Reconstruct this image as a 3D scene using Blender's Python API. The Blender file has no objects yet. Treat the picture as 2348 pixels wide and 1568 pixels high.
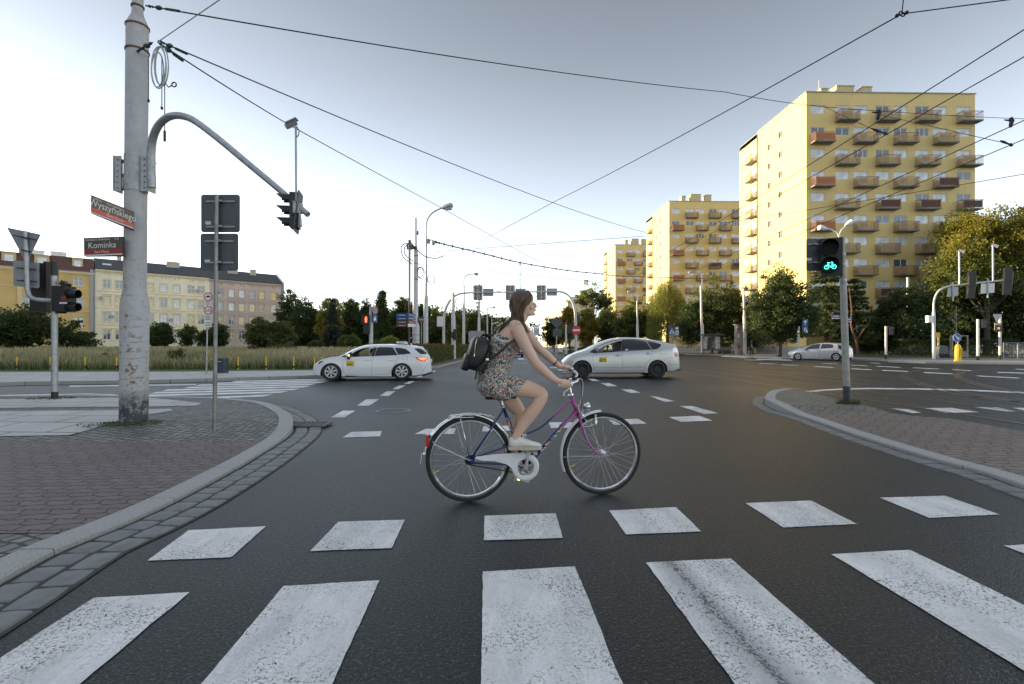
import bpy, bmesh, math, random
import numpy as np
from mathutils import Vector as V, Matrix
from mathutils.bvhtree import BVHTree
random.seed(7); np.random.seed(7)
PI = math.pi
SC = bpy.context.scene
COL = SC.collection
# ---------------------------------------------------------------- camera, world, sun, exposure
F, CX, YH, H = 1150.0, 1173.5, 792.0, 1.25      # focal length, centre column, horizon row (2347 px wide picture), eye height
cam_d = bpy.data.cameras.new('camera')
cam = bpy.data.objects.new('camera', cam_d); COL.objects.link(cam); SC.camera = cam
cam.location = (0, 0, H); cam.rotation_euler = (PI/2, 0, 0)
cam_d.sensor_width = 36; cam_d.lens = 36*F/2347; cam_d.shift_y = (YH-784)/2347
cam_d.clip_start = 0.05; cam_d.clip_end = 5000
SUN_EL, SUN_AZ = math.radians(7.0), math.radians(-74)     # azimuth from +Y towards +X
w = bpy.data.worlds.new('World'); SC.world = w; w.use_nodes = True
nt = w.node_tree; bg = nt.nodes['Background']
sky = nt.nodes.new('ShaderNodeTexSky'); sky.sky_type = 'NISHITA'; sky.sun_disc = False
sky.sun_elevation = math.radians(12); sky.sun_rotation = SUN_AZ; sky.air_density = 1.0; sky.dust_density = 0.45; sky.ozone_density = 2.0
hs = nt.nodes.new('ShaderNodeHueSaturation'); hs.inputs['Saturation'].default_value = 0.42
nt.links.new(sky.outputs[0], hs.inputs['Color'])
# sky dims up the frame, then is brightened overhead, unseen, to light the ground
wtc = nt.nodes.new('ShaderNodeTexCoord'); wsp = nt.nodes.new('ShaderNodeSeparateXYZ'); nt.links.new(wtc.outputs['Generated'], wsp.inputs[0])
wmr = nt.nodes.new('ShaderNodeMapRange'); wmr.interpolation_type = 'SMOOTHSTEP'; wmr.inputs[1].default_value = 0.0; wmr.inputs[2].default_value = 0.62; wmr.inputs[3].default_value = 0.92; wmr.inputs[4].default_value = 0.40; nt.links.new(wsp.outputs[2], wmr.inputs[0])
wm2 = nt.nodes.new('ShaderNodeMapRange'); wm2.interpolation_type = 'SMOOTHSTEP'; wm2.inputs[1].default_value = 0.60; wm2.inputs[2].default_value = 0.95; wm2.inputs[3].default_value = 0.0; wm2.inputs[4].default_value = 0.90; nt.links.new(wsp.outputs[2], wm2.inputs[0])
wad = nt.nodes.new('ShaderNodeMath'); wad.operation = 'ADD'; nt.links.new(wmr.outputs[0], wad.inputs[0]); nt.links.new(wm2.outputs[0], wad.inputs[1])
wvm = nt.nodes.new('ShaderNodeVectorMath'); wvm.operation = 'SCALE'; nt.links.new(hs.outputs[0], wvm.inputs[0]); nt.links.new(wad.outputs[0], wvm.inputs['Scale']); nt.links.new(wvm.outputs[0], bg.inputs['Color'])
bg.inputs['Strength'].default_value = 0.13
sun_d = bpy.data.lights.new('sun', 'SUN'); sun = bpy.data.objects.new('sun', sun_d); COL.objects.link(sun)
sun_d.energy = 3.4; sun_d.angle = math.radians(0.6); sun_d.color = (1.0, 0.81, 0.50)
sd = V((math.sin(SUN_AZ)*math.cos(SUN_EL), math.cos(SUN_AZ)*math.cos(SUN_EL), math.sin(SUN_EL)))
sun.rotation_euler = sd.to_track_quat('Z', 'Y').to_euler(); sun.location = (-30, 10, 40)
SC.view_settings.view_transform = 'Standard'; SC.view_settings.look = 'None'
SC.view_settings.exposure = 1.88; SC.view_settings.gamma = 1
SC.cycles.max_bounces = 6; SC.cycles.transparent_max_bounces = 8

# ---------------------------------------------------------------- picture pixel -> place
def P(x, y, D): return V(((x-CX)/F*D, D, H+(YH-y)/F*D))
def G(x, y, z=0.0):
    D = F*(H-z)/(y-YH); return V(((x-CX)/F*D, D, z))
def at(x, D, z=0.0): return V(((x-CX)/F*D, D, z))
def zm(x0, y0, s): return lambda x, y: ((x0+x/s)*0.573, (y0+y/s)*0.573)
def sst(a, b, x):
    t = min(1, max(0, (x-a)/(b-a))); return t*t*(3-2*t)

# ---------------------------------------------------------------- materials
def nd(m): return m.node_tree.nodes, m.node_tree.links
def M(name, col, rough=0.6, metal=0.0, var=0.12, scale=8.0, bump=0.0, bscale=60.0, emit=None, spec=0.5, coat=0.0, col2=None, stretch=None):
    m = bpy.data.materials.new(name); m.use_nodes = True; n, l = nd(m); b = n['Principled BSDF']
    b.inputs['Roughness'].default_value = rough; b.inputs['Metallic'].default_value = metal
    b.inputs['Specular IOR Level'].default_value = spec; b.inputs['Coat Weight'].default_value = coat
    c = tuple(col)+(1,)
    tc = n.new('ShaderNodeTexCoord')
    src = tc.outputs['Object']
    if stretch:
        mp = n.new('ShaderNodeMapping'); mp.inputs['Scale'].default_value = stretch; l.new(src, mp.inputs[0]); src = mp.outputs[0]
    if var > 0:
        t = n.new('ShaderNodeTexNoise'); t.inputs['Scale'].default_value = scale; t.inputs['Detail'].default_value = 5; l.new(src, t.inputs['Vector'])
        mx = n.new('ShaderNodeMix'); mx.data_type = 'RGBA'
        r = n.new('ShaderNodeMapRange'); r.inputs[1].default_value = 0.3; r.inputs[2].default_value = 0.7; l.new(t.outputs['Fac'], r.inputs[0]); l.new(r.outputs[0], mx.inputs[0])
        lo = col2 if col2 else [v*(1-var) for v in col]
        hi = col if col2 else [min(1, v*(1+var)) for v in col]
        mx.inputs[6].default_value = tuple(lo)+(1,); mx.inputs[7].default_value = tuple(hi)+(1,)
        l.new(mx.outputs[2], b.inputs['Base Color'])
    else: b.inputs['Base Color'].default_value = c
    if bump > 0:
        t2 = n.new('ShaderNodeTexNoise'); t2.inputs['Scale'].default_value = bscale; t2.inputs['Detail'].default_value = 3; l.new(src, t2.inputs['Vector'])
        bp = n.new('ShaderNodeBump'); bp.inputs['Strength'].default_value = bump; bp.inputs['Distance'].default_value = 0.01
        l.new(t2.outputs['Fac'], bp.inputs['Height']); l.new(bp.outputs[0], b.inputs['Normal'])
    if emit:
        b.inputs['Emission Color'].default_value = tuple(emit[:3])+(1,); b.inputs['Emission Strength'].default_value = emit[3]
    return m

# ---------------------------------------------------------------- mesh builder
class MB:
    def __init__(s): s.v = []; s.f = []; s.m = []; s.mi = 0
    def add(s, vs, fs):
        o = len(s.v); s.v += [tuple(p) for p in vs]
        for f in fs: s.f.append(tuple(o+i for i in f)); s.m.append(s.mi)
        return s
    def quad(s, a, b, c, d): return s.add([a, b, c, d], [(0, 1, 2, 3)])
    def poly(s, pts): return s.add(pts, [tuple(range(len(pts)))])
    def box(s, c, sz, X=(1, 0, 0), Y=(0, 1, 0), Z=(0, 0, 1)):
        c = V(c); X, Y, Z = V(X)*sz[0]/2, V(Y)*sz[1]/2, V(Z)*sz[2]/2
        p = [c+X*i+Y*j+Z*k for k in (-1, 1) for j in (-1, 1) for i in (-1, 1)]
        return s.add(p, [(0, 2, 3, 1), (4, 5, 7, 6), (0, 1, 5, 4), (2, 6, 7, 3), (0, 4, 6, 2), (1, 3, 7, 5)])
    def prism(s, pts, d):            # polygon extruded by vector d
        n = len(pts); d = V(d); pts = [V(p) for p in pts]
        a = V((0, 0, 0))
        for i in range(n): a += pts[i].cross(pts[(i+1) % n])
        if a.dot(d) > 0: pts = pts[::-1]
        vs = pts+[p+d for p in pts]
        return s.add(vs, [tuple(range(n)), tuple(range(2*n-1, n-1, -1))]+[(i+n, (i+1) % n+n, (i+1) % n, i) for i in range(n)])
    def tube(s, pts, r, n=8, cap=True, ra=None, A=None):
        pts = [V(p) for p in pts]; k = len(pts)
        rs = r if isinstance(r, (list, tuple)) else [r]*k
        rb = ra if ra is not None else rs
        if not isinstance(rb, (list, tuple)): rb = [rb]*k
        vs = []; prev = None
        for i, p in enumerate(pts):
            t = (pts[min(i+1, k-1)]-pts[max(i-1, 0)])
            if t.length < 1e-9: t = V((0, 0, 1))
            t.normalize()
            if A is not None:
                u = V(A); u = (u-t*u.dot(t)).normalized()
            elif prev is None:
                u = t.cross(V((0, 0, 1)) if abs(t.z) < 0.9 else V((1, 0, 0))).normalized()
            else:
                u = (prev-t*prev.dot(t)).normalized()
            prev = u; q = t.cross(u)
            for j in range(n):
                a = 2*PI*j/n; vs.append(p+u*math.cos(a)*rs[i]+q*math.sin(a)*rb[i])
        fs = [(i*n+j, i*n+(j+1) % n, (i+1)*n+(j+1) % n, (i+1)*n+j) for i in range(k-1) for j in range(n)]
        if cap: fs += [tuple(range(n-1, -1, -1)), tuple(range((k-1)*n, k*n))]
        return s.add(vs, fs)
    def cyl(s, a, b, r, r2=None, n=12): return s.tube([a, b], [r, r if r2 is None else r2], n)
    def disc(s, c, nrm, r, t, n=20): nrm = V(nrm).normalized(); return s.tube([V(c)-nrm*t/2, V(c)+nrm*t/2], r, n)
    def lathe(s, c, axis, prof, n=32, closed=False):   # prof [(along, radius)]
        c = V(c); ax = V(axis).normalized(); u = ax.cross(V((0, 0, 1)) if abs(ax.z) < 0.9 else V((1, 0, 0))).normalized(); q = ax.cross(u); k = len(prof)
        vs = [c+ax*a+(u*math.cos(2*PI*j/n)+q*math.sin(2*PI*j/n))*r for a, r in prof for j in range(n)]
        fs = [(i*n+j, i*n+(j+1) % n, ((i+1) % k)*n+(j+1) % n, ((i+1) % k)*n+j) for i in range(k if closed else k-1) for j in range(n)]
        return s.add(vs, fs)
    def ball(s, c, r, n=10, sc=(1, 1, 1), X=(1, 0, 0), Y=(0, 1, 0), Z=(0, 0, 1)):
        c = V(c); X, Y, Z = V(X), V(Y), V(Z); vs = []; m = n//2+1
        for i in range(1, m):
            for j in range(n):
                th = PI*i/m; ph = 2*PI*j/n
                vs.append(c+(X*math.sin(th)*math.cos(ph)*sc[0]+Y*math.sin(th)*math.sin(ph)*sc[1]+Z*math.cos(th)*sc[2])*r)
        fs = [(i*n+j, (i+1)*n+j, (i+1)*n+(j+1) % n, i*n+(j+1) % n) for i in range(m-2) for j in range(n)]
        a = len(vs); vs += [c+Z*r*sc[2], c-Z*r*sc[2]]
        fs += [(a, j, (j+1) % n) for j in range(n)]+[(a+1, (m-2)*n+(j+1) % n, (m-2)*n+j) for j in range(n)]
        return s.add(vs, fs)
    def ring(s, c, nrm, R, r, n=24, k=6, a0=0, a1=2*PI):
        nrm = V(nrm).normalized(); u = nrm.cross(V((0, 0, 1)) if abs(nrm.z) < 0.9 else V((1, 0, 0))).normalized(); q = nrm.cross(u); c = V(c)
        pts = [c+(u*math.cos(a0+(a1-a0)*i/n)+q*math.sin(a0+(a1-a0)*i/n))*R for i in range(n+1)]
        return s.tube(pts, r, k)
OFF = {}
def base_of(o): return OFF.get(o.name, V((0, 0, 0)))
def mesh_obj(name, mb, mats, parent=None, base=None, smooth=False):
    b = base_of(parent) if parent else V(base if base is not None else (0, 0, 0))
    me = bpy.data.meshes.new(name)
    vv = [(p[0]-b.x, p[1]-b.y, p[2]-b.z) for p in mb.v]
    me.from_pydata(vv, [], mb.f)
    if not isinstance(mats, (list, tuple)): mats = [mats]
    for m in mats: me.materials.append(m)
    if len(mats) > 1: me.polygons.foreach_set('material_index', mb.m)
    if smooth:
        me.polygons.foreach_set('use_smooth', [True]*len(me.polygons))
        if smooth != 'all': me.set_sharp_from_angle(angle=math.radians(38))
    me.update()
    o = bpy.data.objects.new(name, me); COL.objects.link(o)
    if parent: o.parent = parent
    else: o.location = b
    OFF[o.name] = b
    return o
def tag(o, label=None, cat=None, group=None, kind=None):
    if label: o['label'] = label
    if cat: o['category'] = cat
    if group: o['group'] = group
    if kind: o['kind'] = kind
    return o
def thing(name, label, cat, loc=(0, 0, 0), group=None):
    o = bpy.data.objects.new(name, None); COL.objects.link(o); o.location = V(loc); o.empty_display_size = 0.3
    OFF[o.name] = V(loc); return tag(o, label, cat, group)
def struct(name, mb, m, base=None, smooth=False): return tag(mesh_obj(name, mb, m, None, base, smooth), kind='structure')
def copy_tree(o, parent=None, kids=None):
    if kids is None:
        kids = {}
        for x in COL.objects:
            if x.parent: kids.setdefault(x.parent.name, []).append(x)
    c = o.copy(); COL.objects.link(c)
    if parent: c.parent = parent
    for ch in kids.get(o.name, []): copy_tree(ch, c, kids)
    return c
def remesh(mb, voxel, smooth=4, mats=None, factor=0.5):
    me = bpy.data.meshes.new('tmp'); me.from_pydata(mb.v, [], mb.f)
    bm = bmesh.new(); bm.from_mesh(me); bmesh.ops.recalc_face_normals(bm, faces=bm.faces); bm.to_mesh(me); bm.free()
    o = bpy.data.objects.new('tmp', me); COL.objects.link(o)
    a = o.modifiers.new('r', 'REMESH'); a.mode = 'VOXEL'; a.voxel_size = voxel
    b = o.modifiers.new('s', 'SMOOTH'); b.iterations = smooth; b.factor = factor
    dg = bpy.context.evaluated_depsgraph_get(); ev = o.evaluated_get(dg); m2 = bpy.data.meshes.new_from_object(ev)
    out = MB(); n = len(m2.vertices); co = np.empty(n*3); m2.vertices.foreach_get('co', co)
    out.v = [tuple(p) for p in co.reshape(-1, 3)]; out.f = [tuple(p.vertices) for p in m2.polygons]; out.m = [0]*len(out.f)
    bpy.data.objects.remove(o); bpy.data.meshes.remove(me); bpy.data.meshes.remove(m2)
    return out
def text_mb(mb, s, o, X, Y, size, align='CENTER', t=0.002, bold=0.0, fit=None):
    """writing laid on a surface: o = origin (baseline), X and Y unit vectors along and up"""
    cu = bpy.data.curves.new('t', 'FONT'); cu.body = s; cu.size = size; cu.align_x = align; cu.offset = bold; cu.resolution_u = 3
    ob = bpy.data.objects.new('t', cu); COL.objects.link(ob)
    dg = bpy.context.evaluated_depsgraph_get(); me = bpy.data.meshes.new_from_object(ob.evaluated_get(dg))
    X, Y = V(X), V(Y); N = X.cross(Y).normalized(); k = 1.0
    if fit and len(me.vertices):
        xs = [v.co.x for v in me.vertices]; k = fit/(max(xs)-min(xs))
    mb.add([V(o)+X*v.co.x*k+Y*v.co.y+N*t for v in me.vertices], [tuple(p.vertices) for p in me.polygons])
    bpy.data.objects.remove(ob); bpy.data.curves.remove(cu); bpy.data.meshes.remove(me)
def rrect(w, h, r, n=4):
    out = []
    for cx, cy, a in ((w/2-r, h/2-r, 0), (-w/2+r, h/2-r, 90), (-w/2+r, -h/2+r, 180), (w/2-r, -h/2+r, 270)):
        for i in range(n+1):
            t = math.radians(a+90*i/n); out.append((cx+r*math.cos(t), cy+r*math.sin(t)))
    return out
def plate(mb, c, X, Z, w, h, r=0.03, t=0.012, n=4):
    X = V(X).normalized(); Z = V(Z).normalized(); N = X.cross(Z).normalized()
    pts = [V(c)+X*a+Z*b for a, b in rrect(w, h, r, n)]
    mb.prism([p-N*t/2 for p in pts], N*t); return mb
def stretch_ring(pts, closed=False): return pts
GREY = M('galvanised_steel', (0.36, 0.37, 0.38), 0.45, 0.55, 0.18, 14, 0.05)
DGREY = M('dark_grey_sheet', (0.085, 0.095, 0.105), 0.55, 0.3, 0.12, 10)
LGREY = M('light_grey_sheet', (0.30, 0.31, 0.33), 0.5, 0.4, 0.10, 10)
BLACK = M('black_plastic', (0.012, 0.012, 0.014), 0.45, 0, 0.1, 20)
BLACKR = M('black_rubber', (0.018, 0.018, 0.018), 0.8, 0, 0.1, 30)
WIRE = M('cable_black', (0.02, 0.022, 0.025), 0.6, 0.2, 0)
WHITE = M('white_paint', (0.72, 0.72, 0.71), 0.45, 0, 0.05, 5)
POLEW = M('pale_grey_pole_paint', (0.50, 0.50, 0.51), 0.5, 0.1, 0.12, 5, 0.05)
RUST = M('rusty_steel', (0.16, 0.07, 0.035), 0.8, 0.2, 0.4, 20)
CHROME = M('chrome', (0.75, 0.75, 0.75), 0.14, 1.0, 0.05, 30)
BLUE = M('sign_blue', (0.012, 0.085, 0.30), 0.4, 0, 0.05, 5)
RED = M('sign_red', (0.50, 0.025, 0.02), 0.4, 0, 0.05, 5)
YEL = M('yellow_plastic', (0.80, 0.50, 0.02), 0.45, 0, 0.08, 8)
GLASS = M('dark_window_glass', (0.03, 0.04, 0.05), 0.04, 0, 0, spec=0.9)
# ================================================================ ground materials
def mathn(n, l, op, a, b=None, c=None):
    x = n.new('ShaderNodeMath'); x.operation = op
    for i, s in enumerate((a, b, c)):
        if s is None: continue
        if isinstance(s, (int, float)): x.inputs[i].default_value = s
        else: l.new(s, x.inputs[i])
    return x.outputs[0]
def noise(n, l, src, sc, det=4, rough=0.6):
    t = n.new('ShaderNodeTexNoise'); t.inputs['Scale'].default_value = sc; t.inputs['Detail'].default_value = det; t.inputs['Roughness'].default_value = rough
    l.new(src, t.inputs['Vector']); return t.outputs['Fac']
def ramp(n, l, src, a, b, lo=0.0, hi=1.0):
    r = n.new('ShaderNodeMapRange'); r.inputs[1].default_value = a; r.inputs[2].default_value = b; r.inputs[3].default_value = lo; r.inputs[4].default_value = hi; l.new(src, r.inputs[0]); return r.outputs[0]
def mixc(n, l, f, a, b, mode='MIX'):
    m = n.new('ShaderNodeMix'); m.data_type = 'RGBA'; m.blend_type = mode
    for i, s in ((0, f), (6, a), (7, b)):
        if isinstance(s, (tuple, list)): m.inputs[i].default_value = tuple(s)+(1,)
        elif isinstance(s, (int, float)): m.inputs[i].default_value = s
        else: l.new(s, m.inputs[i])
    return m.outputs[2]
def bumpn(n, l, b, h, st, dist=0.01):
    x = n.new('ShaderNodeBump'); x.inputs['Strength'].default_value = st; x.inputs['Distance'].default_value = dist; l.new(h, x.inputs['Height']); l.new(x.outputs[0], b.inputs['Normal']); return x
def newmat(name):
    m = bpy.data.materials.new(name); m.use_nodes = True; n, l = nd(m); tc = n.new('ShaderNodeTexCoord')
    return m, n, l, n['Principled BSDF'], tc.outputs['Object']
def rot(n, l, src, ang, sc=(1, 1, 1)):
    mp = n.new('ShaderNodeMapping'); mp.inputs['Rotation'].default_value = (0, 0, ang); mp.inputs['Scale'].default_value = sc; l.new(src, mp.inputs[0]); return mp.outputs[0]
def asphalt_nodes(n, l, src):
    fine = noise(n, l, src, 170, 2, 0.7); mid = noise(n, l, src, 3.0, 5); big = noise(n, l, src, 0.35, 4)
    vo = n.new('ShaderNodeTexVoronoi'); vo.inputs['Scale'].default_value = 130; l.new(src, vo.inputs['Vector'])
    c = mixc(n, l, ramp(n, l, fine, 0.38, 0.66), (0.0012, 0.0026, 0.0034), (0.020, 0.0285, 0.033))
    c = mixc(n, l, ramp(n, l, vo.outputs['Distance'], 0.0, 0.45), (0.026, 0.033, 0.037), c)
    c = mixc(n, l, 0.62, c, mixc(n, l, ramp(n, l, mid, 0.3, 0.7), (0.5, 0.5, 0.5), (0.95, 0.95, 0.95)), 'MULTIPLY')
    sp_ = noise(n, l, src, 62, 2, 0.6); c = mixc(n, l, ramp(n, l, sp_, 0.38, 0.48, 0.8, 0), c, (0.004, 0.005, 0.006)); c = mixc(n, l, ramp(n, l, sp_, 0.56, 0.66, 0, 0.75), c, (0.095, 0.105, 0.11))
    c = mixc(n, l, ramp(n, l, big, 0.35, 0.65, 0, 0.3), c, (0.020, 0.026, 0.029))
    return c, fine, mid, vo.outputs['Distance']
ASPH, n, l, b, src = newmat('asphalt')
c, fine, mid, vd = asphalt_nodes(n, l, src)
# tar-sealed cracks with a shape of their own
cr = n.new('ShaderNodeTexVoronoi'); cr.feature = 'DISTANCE_TO_EDGE'; cr.inputs['Scale'].default_value = 0.16
wn = n.new('ShaderNodeTexNoise'); wn.inputs['Scale'].default_value = 1.6; wn.inputs['Detail'].default_value = 6; l.new(src, wn.inputs['Vector'])
ad = n.new('ShaderNodeVectorMath'); ad.operation = 'ADD'; l.new(src, ad.inputs[0])
scn = n.new('ShaderNodeVectorMath'); scn.operation = 'SCALE'; scn.inputs['Scale'].default_value = 1.1; l.new(wn.outputs['Color'], scn.inputs[0]); l.new(scn.outputs[0], ad.inputs[1]); l.new(ad.outputs[0], cr.inputs['Vector'])
c = mixc(n, l, ramp(n, l, cr.outputs['Distance'], 0.0012, 0.0035, 0.75, 0.0), c, (0.010, 0.011, 0.012))
l.new(c, b.inputs['Base Color'])
rg = ramp(n, l, noise(n, l, src, 0.12, 2), 0.35, 0.65, 0.42, 0.50); l.new(rg, b.inputs['Roughness']); b.inputs['Specular IOR Level'].default_value = 0.28
bumpn(n, l, b, mathn(n, l, 'ADD', mathn(n, l, 'MULTIPLY', noise(n, l, src, 75, 2), 2.2), mathn(n, l, 'ADD', fine, mathn(n, l, 'MULTIPLY', vd, 1.2))), 0.75, 0.0035)

def paint_mat(name, wear, streak=None):
    m, n, l, b, src = newmat(name)
    ca, fine, mid, vd = asphalt_nodes(n, l, src)
    v = n.new('ShaderNodeTexVoronoi'); v.feature = 'DISTANCE_TO_EDGE'; v.inputs['Scale'].default_value = 42; l.new(src, v.inputs['Vector'])
    n1 = noise(n, l, src, 2.2, 5, 0.65); n2 = noise(n, l, src, 75, 3, 0.7)
    th = ramp(n, l, n1, 0.42, 0.72, 0.0, 0.07+0.05*wear)
    crk = mathn(n, l, 'LESS_THAN', v.outputs['Distance'], th)
    crk = mathn(n, l, 'MULTIPLY', crk, ramp(n, l, n2, 0.42, 0.60))
    chips = mathn(n, l, 'MULTIPLY', ramp(n, l, n2, 0.64-0.04*wear, 0.70-0.04*wear), ramp(n, l, n1, 0.44, 0.60))
    f = mathn(n, l, 'MAXIMUM', crk, chips)
    dirt = noise(n, l, rot(n, l, src, 0, (1, 0.25, 1)), 4, 6, 0.7)
    pc = mixc(n, l, ramp(n, l, dirt, 0.35, 0.7), (0.80, 0.785, 0.75), (0.50, 0.495, 0.475))
    pc = mixc(n, l, ramp(n, l, n2, 0.4, 0.7, 0, 0.3), pc, (0.3, 0.3, 0.3))
    if streak:       # a worn tyre track: its own line on the paint
        x0, k, wd = streak
        sp = n.new('ShaderNodeSeparateXYZ'); l.new(src, sp.inputs[0])
        dx = mathn(n, l, 'SUBTRACT', sp.outputs[0], mathn(n, l, 'MULTIPLY_ADD', sp.outputs[1], k, x0))
        dx = mathn(n, l, 'ABSOLUTE', mathn(n, l, 'ADD', dx, mathn(n, l, 'MULTIPLY', noise(n, l, src, 3, 3), 0.02)))
        t = ramp(n, l, dx, wd*0.3, wd, 1, 0)
        f = mathn(n, l, 'MAXIMUM', f, mathn(n, l, 'MULTIPLY', mathn(n, l, 'MULTIPLY', t, 0.8), ramp(n, l, n2, 0.42, 0.54)))
        pc = mixc(n, l, mathn(n, l, 'MULTIPLY', ramp(n, l, dx, wd, wd*3.5, 0.55, 0), 1.0), pc, (0.25, 0.25, 0.25))
    l.new(mixc(n, l, f, pc, ca), b.inputs['Base Color']); b.inputs['Roughness'].default_value = 0.6
    bumpn(n, l, b, mathn(n, l, 'SUBTRACT', fine, mathn(n, l, 'MULTIPLY', f, 1.2)), 0.4, 0.003)
    return m
PAINT = paint_mat('road_paint', 0.6); PAINTW = paint_mat('worn_road_paint', 1.6)
FARPAINT = M('far_road_paint', (0.62, 0.62, 0.60), 0.6, 0, 0.25, 3)

def joints(n, l, src, bw, bh, mortar, off=0.5, jitter=0.0, zig=None):
    if zig:
        per, amp = zig
        sp = n.new('ShaderNodeSeparateXYZ'); l.new(src, sp.inputs[0])
        def zz(a, per, amp):
            t = mathn(n, l, 'PINGPONG', a, per/2)
            t = mathn(n, l, 'SUBTRACT', mathn(n, l, 'DIVIDE', t, per/2), 0.5)
            t = mathn(n, l, 'MAXIMUM', mathn(n, l, 'MINIMUM', mathn(n, l, 'MULTIPLY', t, 3.0), 0.5), -0.5)
            return mathn(n, l, 'MULTIPLY', t, amp)
        x = mathn(n, l, 'ADD', sp.outputs[0], zz(sp.outputs[1], per, amp)); y = mathn(n, l, 'ADD', sp.outputs[1], zz(sp.outputs[0], per, amp*0.8))
        cb = n.new('ShaderNodeCombineXYZ'); l.new(x, cb.inputs[0]); l.new(y, cb.inputs[1]); src = cb.outputs[0]
    if jitter:
        nz = n.new('ShaderNodeTexNoise'); nz.inputs['Scale'].default_value = 5; nz.inputs['Detail'].default_value = 2; l.new(src, nz.inputs['Vector'])
        s1 = n.new('ShaderNodeVectorMath'); s1.operation = 'SCALE'; s1.inputs['Scale'].default_value = jitter; l.new(nz.outputs['Color'], s1.inputs[0])
        a1 = n.new('ShaderNodeVectorMath'); a1.operation = 'ADD'; l.new(src, a1.inputs[0]); l.new(s1.outputs[0], a1.inputs[1]); src = a1.outputs[0]
    br = n.new('ShaderNodeTexBrick'); br.inputs['Scale'].default_value = 1.0; br.inputs['Brick Width'].default_value = bw; br.inputs['Row Height'].default_value = bh
    br.inputs['Mortar Size'].default_value = mortar; br.inputs['Mortar Smooth'].default_value = 0.3; br.offset = off
    br.inputs['Color1'].default_value = (0, 0, 0, 1); br.inputs['Color2'].default_value = (1, 1, 1, 1); br.inputs['Mortar'].default_value = (0.5, 0.5, 0.5, 1)
    l.new(src, br.inputs['Vector']); return br.outputs['Fac'], br.outputs['Color'], src
def stone_mat(name, c1, c2, joint, bw, bh, mortar, ang=0.0, off=0.5, jitter=0.0, zig=None, rough=0.7, moss=0.0, bd=0.008):
    m, n, l, b, s0 = newmat(name)
    src = rot(n, l, s0, ang)
    fac, col, s2 = joints(n, l, src, bw, bh, mortar, off, jitter, zig)
    fn = noise(n, l, s0, 120, 3, 0.7); bg_ = noise(n, l, s0, 1.2, 5)
    c = mixc(n, l, col, c1, c2)
    c = mixc(n, l, 0.55, c, mixc(n, l, ramp(n, l, fn, 0.3, 0.7), (0.62, 0.62, 0.62), (1, 1, 1)), 'MULTIPLY')
    c = mixc(n, l, ramp(n, l, bg_, 0.35, 0.7, 0, 0.35), c, [v*0.6 for v in c1])
    j = joint
    if moss:
        j = mixc(n, l, ramp(n, l, bg_, 0.5, 0.62), joint, (0.03, 0.045, 0.012))
    l.new(mixc(n, l, fac, c, j), b.inputs['Base Color']); b.inputs['Roughness'].default_value = rough; b.inputs['Specular IOR Level'].default_value = 0.4
    hgt = mathn(n, l, 'SUBTRACT', mathn(n, l, 'MULTIPLY', fn, 0.12), fac)
    bumpn(n, l, b, hgt, 0.9, bd)
    return m
REDPAV = stone_mat('red_wave_pavers', (0.150, 0.116, 0.108), (0.195, 0.152, 0.142), (0.030, 0.026, 0.024), 0.20, 0.108, 0.008, -0.05, 0.5, 0, (0.20, 0.024))
REDPAV2 = stone_mat('reddish_island_pavers', (0.19, 0.142, 0.122), (0.235, 0.18, 0.155), (0.035, 0.028, 0.024), 0.225, 0.14, 0.010, 0.12, 0.5, 0, (0.225, 0.030), moss=1)
GREYPAV = stone_mat('grey_island_pavers', (0.17, 0.16, 0.13), (0.22, 0.205, 0.17), (0.028, 0.030, 0.020), 0.225, 0.14, 0.012, 0.12, 0.5, 0, (0.225, 0.030), moss=1)
SETTS = stone_mat('small_granite_setts', (0.14, 0.14, 0.128), (0.29, 0.285, 0.265), (0.035, 0.036, 0.030), 0.115, 0.105, 0.013, 0.35, 0.5, 0.09, None, 0.7, moss=1, bd=0.014)
SLABS = stone_mat('pale_concrete_slabs', (0.46, 0.45, 0.42), (0.54, 0.53, 0.50), (0.04, 0.042, 0.03), 0.95, 0.60, 0.014, 0.04, 0.5, 0, None, 0.7)
FARPAV = stone_mat('far_plaza_paving', (0.20, 0.18, 0.16), (0.25, 0.225, 0.20), (0.12, 0.11, 0.10), 0.5, 0.5, 0.02, 0.3, 0.5, 0, None, 0.75)
GRANITE = M('granite_kerb', (0.31, 0.308, 0.29), 0.7, 0, 0.22, 90, 0.4, 120)
SETTST = M('gutter_stone', (0.15, 0.153, 0.15), 0.62, 0, 0.22, 8, 0.5, 45)
JOINT = M('sand_joint', (0.05, 0.048, 0.04), 0.9, 0, 0.3, 12, 0.3)
SOIL = M('rough_ground', (0.07, 0.08, 0.035), 0.95, 0, 0.35, 0.5)
GRASSM = M('lawn', (0.055, 0.075, 0.022), 0.9, 0, 0.35, 1.5, 0.3)

# ================================================================ ground
mb = MB(); mb.quad((-900, -60, -0.03), (1200, -60, -0.03), (1200, 3000, -0.03), (-900, 3000, -0.03)); struct('ground', mb, SOIL)
mb = MB(); mb.quad((-70, -14, 0), (120, -14, 0), (120, 95, 0), (-70, 95, 0)); struct('road', mb, ASPH)
mb = MB(); mb.quad((-30, 95, 0), (21, 95, 0), (21, 620, 0), (-30, 620, 0)); struct('road', mb, ASPH)
R1 = lambda x, y: (x*0.3471, 859.5+y*0.3471)          # zoomed region with the left corner
R2 = lambda x, y: (1489.8+x*0.3651, 859.5+y*0.3651)   # right island
N = lambda x, y: (1719+x*0.2675, 573+y*0.2675)        # right middle distance
T3 = lambda x, y: (687.6+x*0.318, 515.7+y*0.318)      # middle
A = lambda x, y: (945.45+x*0.33627, 647.5+y*0.33627)  # the cyclist
Z2 = lambda x, y: (x*0.318, 487.05+y*0.318)           # left middle
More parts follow.
